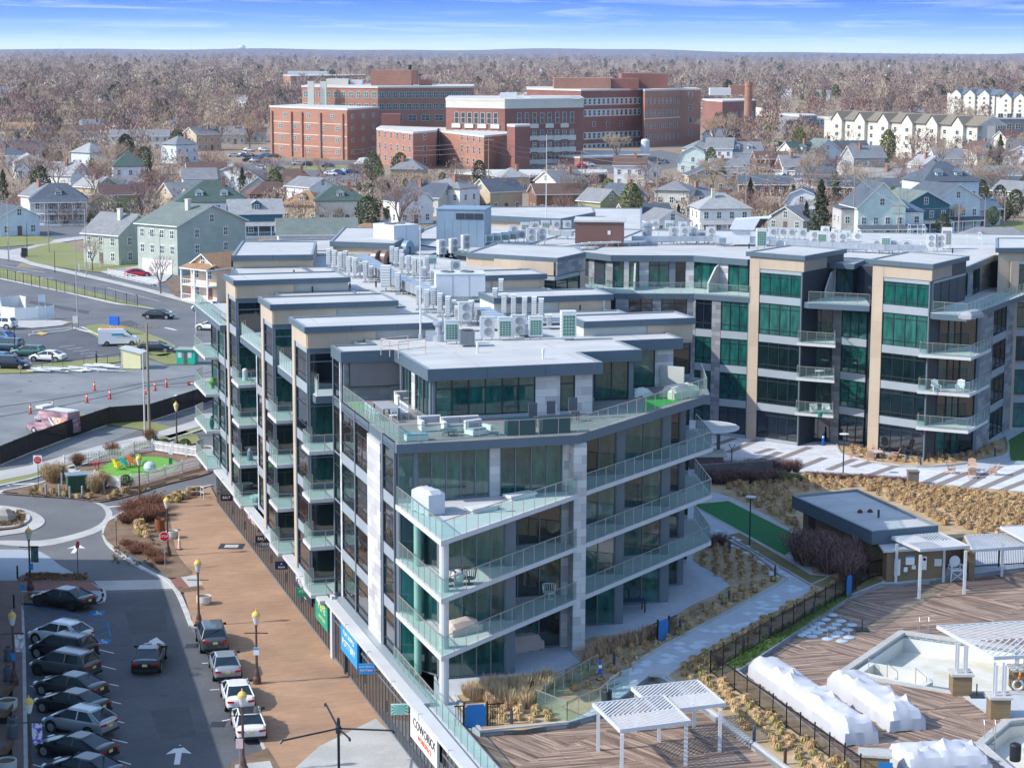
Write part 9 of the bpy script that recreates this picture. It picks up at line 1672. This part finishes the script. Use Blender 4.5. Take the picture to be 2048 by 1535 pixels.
def low_tree(seed,mk,h,n=110):
    rr=random.Random(seed); mb=MB(); mb.bar((0,0,0),(0,0,h*.5),h*.015,n=3,cap=False)
    for i in range(n):
        a=rr.uniform(0,6.283); z=rr.uniform(.18,1); k=math.sin(math.pi*(z*.85+.08))**.6*h*.42*rr.uniform(.5,1); c=Vector((math.cos(a)*k,math.sin(a)*k,z*h)); v=Vector((rr.gauss(0,.5),rr.gauss(0,.5),rr.uniform(.2,1))).normalized()*h*.13; s=Vector((rr.gauss(0,1),rr.gauss(0,1),0)).normalized()*h*.022; mb.face([c-s,c+s,c+v],0)
    return mb.mesh('low_tree',mk)
TWK['pale']=M('twigs_pale',X(196,180,158),.95,0,.15,.3); TWK['dark']=M('twigs_dark',X(112,98,92),.95,0,.15,.3)
LT=[low_tree(k,TWK[['mauve','brown','tan','rust','dark','mauve','pale'][k]],[12,11,12,10,12,14,11][k]) for k in range(7)]+[leafball(3,8,140,77,pineg,.7,1,0)]
LT2=[low_tree(20+k,TWK[['mauve','brown','tan','rust','dark'][k]],12,330) for k in range(5)]
pts=[]
for i in range(3000):
    y=178+ru(0,1)**1.1*285; x=ru(-60,2110)
    if hosp(x,y,3) or (300<y<362 and 380<x<1420) or (x<560 and y>455) or (y>455) or (y>392 and 840<x<1130): continue
    p=P(x,y,0); pts.append((p.x,p.y,ru(.45,.85)*(.6 if y>330 else 1)))
scatter_stuff('undergrowth','bare undergrowth and hedges between the houses of the town',pts,LT,None,0,.8,1.2)
pts=[]
for i in range(1500):
    y=135+ru(0,1)*165; x=ru(-60,2110)
    if hosp(x,y,6) or (y>285 and 380<x<1420): continue
    p=P(x,y,0)
    if clear(p): pts.append((p.x,p.y,ru(.7,1.15)))
scatter_stuff('bare_woods','bare winter treetops filling the gaps between the farther houses',pts,LT2,None,0,.85,1.15)
pts=[]
for i in range(9500):
    y=109+ru(0,1)**1.25*92; x=ru(-60,2110)
    if hosp(x,y,2): continue
    p=P(x,y,0); k=1.05+max(0,(150-y))*.018
    if clear(p): pts.append((p.x,p.y,ru(.8,1.3)*k))
scatter_stuff('distant_woods','brown and mauve winter woods stretching to the horizon',pts,LT,None,0,.6,1.35)
hillm=two('hill_woods',X(112,104,108),X(96,94,104),.003,6,1,.35,.65)
def hill(dist,h0,amp,seed,lab,x0=-9000,x1=9000,dep=2500):
    rr=random.Random(seed); ph=[rr.uniform(0,6.28) for _ in range(7)]; mb=MB(); n=160; pr=[]
    for i in range(n+1):
        x=x0+(x1-x0)*i/n; h=h0+sum(amp/(k+1)*math.sin(x*(k+1)*.00115+ph[k]) for k in range(7)); pr.append((x,max(0,h)))
    for i in range(n):
        (xa,ha),(xb,hb)=pr[i],pr[i+1]; mb.face([(xa,dist,-5),(xb,dist,-5),(xb,dist+dep*.4,hb),(xa,dist+dep*.4,ha)]); mb.face([(xa,dist+dep*.4,ha),(xb,dist+dep*.4,hb),(xb,dist+dep,-5),(xa,dist+dep,-5)])
    o=mb.build('hills',hillm); o['kind']='structure'
hill(8500,14,8,3,''); hill(11000,30,10,5,'',x1=1200,x0=-7000,dep=2000); hill(12500,38,9,8,'',x0=-1200,x1=7000,dep=2000)
random.seed(8)
cols=[pwh,psv,pk,pgr,pred,pbl,pwh,pnavy]; cn_=['white','silver','black','grey','red','blue','white','navy']
CP=[(445+i*13+ru(-3,3),303+ru(0,44)) for i in range(14)]+[(640+ru(0,110),ru(333,352)) for i in range(9)]+[(1150+ru(0,210),ru(318,338)) for i in range(11)]+[(475+ru(0,60),ru(300,318)) for i in range(5)]+[(ru(0,20),ru(268,290)) for i in range(2)]
for x,y in CP: k=random.randrange(8); car(x,y,ru(-.3,.3)+random.choice((R(80),R(-100))),random.choice(('sedan','crossover')),cols[k],'tiny '+cn_[k]+' car parked '+where(x,y,TLM,3),simple=True,grp='tiny cars round the hospital')
van(726,331,R(75),'white box ambulance in front of the leftmost hospital block',casing,casing,'ambulance',6,2.8)
upole(977,418,278,'wooden utility pole in front of the dark low building',1,key='b'); upole(1163,405,300,'wooden utility pole right of the roof mast',1,key='c'); upole(1313,438,312,'wooden utility pole left of the white hip roofed house',0,key='d'); upole(1491,448,325,'wooden utility pole right of the white hip roofed house',0,key='e'); upole(1706,480,345,'wooden utility pole left of the half timbered house',1,key='f'); upole(1796,500,408,'wooden pole with two cross arms before the white porch house',2,key='g'); upole(1916,490,412,'thin wooden pole before the pale blue gabled house',0,key='h'); upole(1968,478,396,'wooden pole at the right with a street light',0,key='i',light=1.5); upole(2008,460,385,'wooden pole at the right edge lawn',0,key='j'); upole(761,350,290,'thin pole in front of the low three storey block',0,key='k'); upole(612,392,300,'thin pole in front of the brown roofs',0,key='l'); upole(147,290,190,'tall pole with two arms behind the cream rows',2,key='m'); upole(1830,250,180,'tall light pole behind the cream gabled apartments',1,lp)
for x,y0,y1 in ((985,180,110),(1128,175,112),(893,178,133)): upole(x,y0,y1,'stadium light mast '+('left' if x<900 else 'middle' if x<1000 else 'right')+' of three behind the hospital',1,lp,.3,armw=3)
K_=list('bcdef'); 
prev=POLES['l']; 
for a_,b_ in (('l','k'),('k','b'),('b','c'),('c','d'),('d','e'),('e','f')):
    for k,dz in enumerate((0,-1.2,-2.6)): wire(POLES[a_]+Vector((0,0,dz)),POLES[b_]+Vector((0,0,dz)),.9,wireG,'grey overhead wire, strand '+('top','middle','low')[k]+' of the run '+where(*Q(POLES[a_]),TLM,3),r=.05)
for a_,b_ in (('f','g'),('g','h'),('h','i'),('i','j')): wire(POLES[a_],POLES[b_],.5,wireG,'grey overhead wire crossing the pale blue houses '+where(*Q(POLES[a_]),TLM,3),r=.04)
far=P(2120,368,0); 
for k,dz in enumerate((13,11.5,10)): wire(POLES['f']+Vector((0,0,-k)),Vector((far.x,far.y,dz)),1,wireG,'grey overhead wire running off the right edge, '+('top','middle','low')[k]+' strand',r=.05)
a=P(484,106,0); plain('water_tower','white water tower on the far horizon at left','water tower',484,106,0,lambda m:m.lathe([(8,0),(8,30),(36,42),(40,60),(30,78),(0,84)],(0,0,0),16),[casing]); 
for x,h in ((382,150),(466,110),(120,80),(1178,70),(522,60)): plain('radio_mast','thin radio mast on the horizon '+('near the left edge' if x<200 else 'left of the water tower' if x<470 else 'right of the water tower' if x<600 else 'above the tall hospital block')+(' and tallest' if h==150 else ''),'radio mast',x,107,0,lambda m,h=h:m.bar((0,0,0),(0,0,h),1.6,.8,5),[lp])
t=thing('retail_building','pale blue rounded building corner cut off at the left edge','building',(-46,120,0)); mb=MB(); pb=M('render_sky_blue',X(170,200,214),.6,0,.04,.4); n=12
q=[(-24,90),(-39.3,150)]+[(-43+3.7*math.cos(a_),150+5*math.sin(a_)) for a_ in [math.pi/2*i/6 for i in range(1,7)]]+[(-60,155),(-60,90)]
for a_,b_ in ((q,9.0),): mb.prism(a_,0,b_)
mb.build('wall',pb,t); mb=MB(); mb.prism([(x+.3,y+.2) for x,y in q],9.01,9.3); mb.build('roof',casing,t)
flist=[o for o in bpy.data.objects if o.name in WIN]
for o in flist: flush_windows(o)
HAZE=True
if HAZE:
    mb=MB(); mb.box(-9000,9000,-300,15500,-6,190); hz=mb.mesh('haze',[bpy.data.materials.new('haze')]); o=link(bpy.data.objects.new('haze',hz)); o['kind']='stuff'; o['label']='thin blue winter haze'
    m=hz.materials[0]; m.use_nodes=True; tt=m.node_tree; tt.nodes.remove(tt.nodes['Principled BSDF']); pv=tt.nodes.new('ShaderNodeVolumePrincipled'); pv.inputs['Color'].default_value=(.72,.82,1,1); pv.inputs['Density'].default_value=.00004; pv.inputs['Anisotropy'].default_value=.2; tt.links.new(pv.outputs[0],tt.nodes['Material Output'].inputs['Volume'])
    sc.cycles.volume_bounces=0
bpy.context.view_layer.update()
def cen(o): return Q(o.matrix_world.translation)
ordn=['leftmost','second','third','fourth','fifth','sixth','seventh','eighth','ninth','tenth']+[f'{i}th' for i in range(11,21)]+['21st','22nd','23rd']+[f'{i}th' for i in range(24,60)]
D_={}
for o in sc.objects:
    if o.parent is None and 'label' in o and not o.get('kind'):
        wds=o['label'].split()
        if len(wds)>16: o['label']=' '.join(wds[:16])
        D_.setdefault(o['label'],[]).append(o)
for l,L in D_.items():
    if len(L)<2: continue
    L.sort(key=lambda o:cen(o)[0]); base=' '.join(l.split()[:11])
    for i,o in enumerate(L): o['label']=base+(', leftmost' if i==0 else f', {ordn[i]} from left')+f' of {len(L)}'
    if not all(o.get('group') for o in L):
        for o in L: o['group']=o.get('group') or (L[0]['category']+' lookalikes')
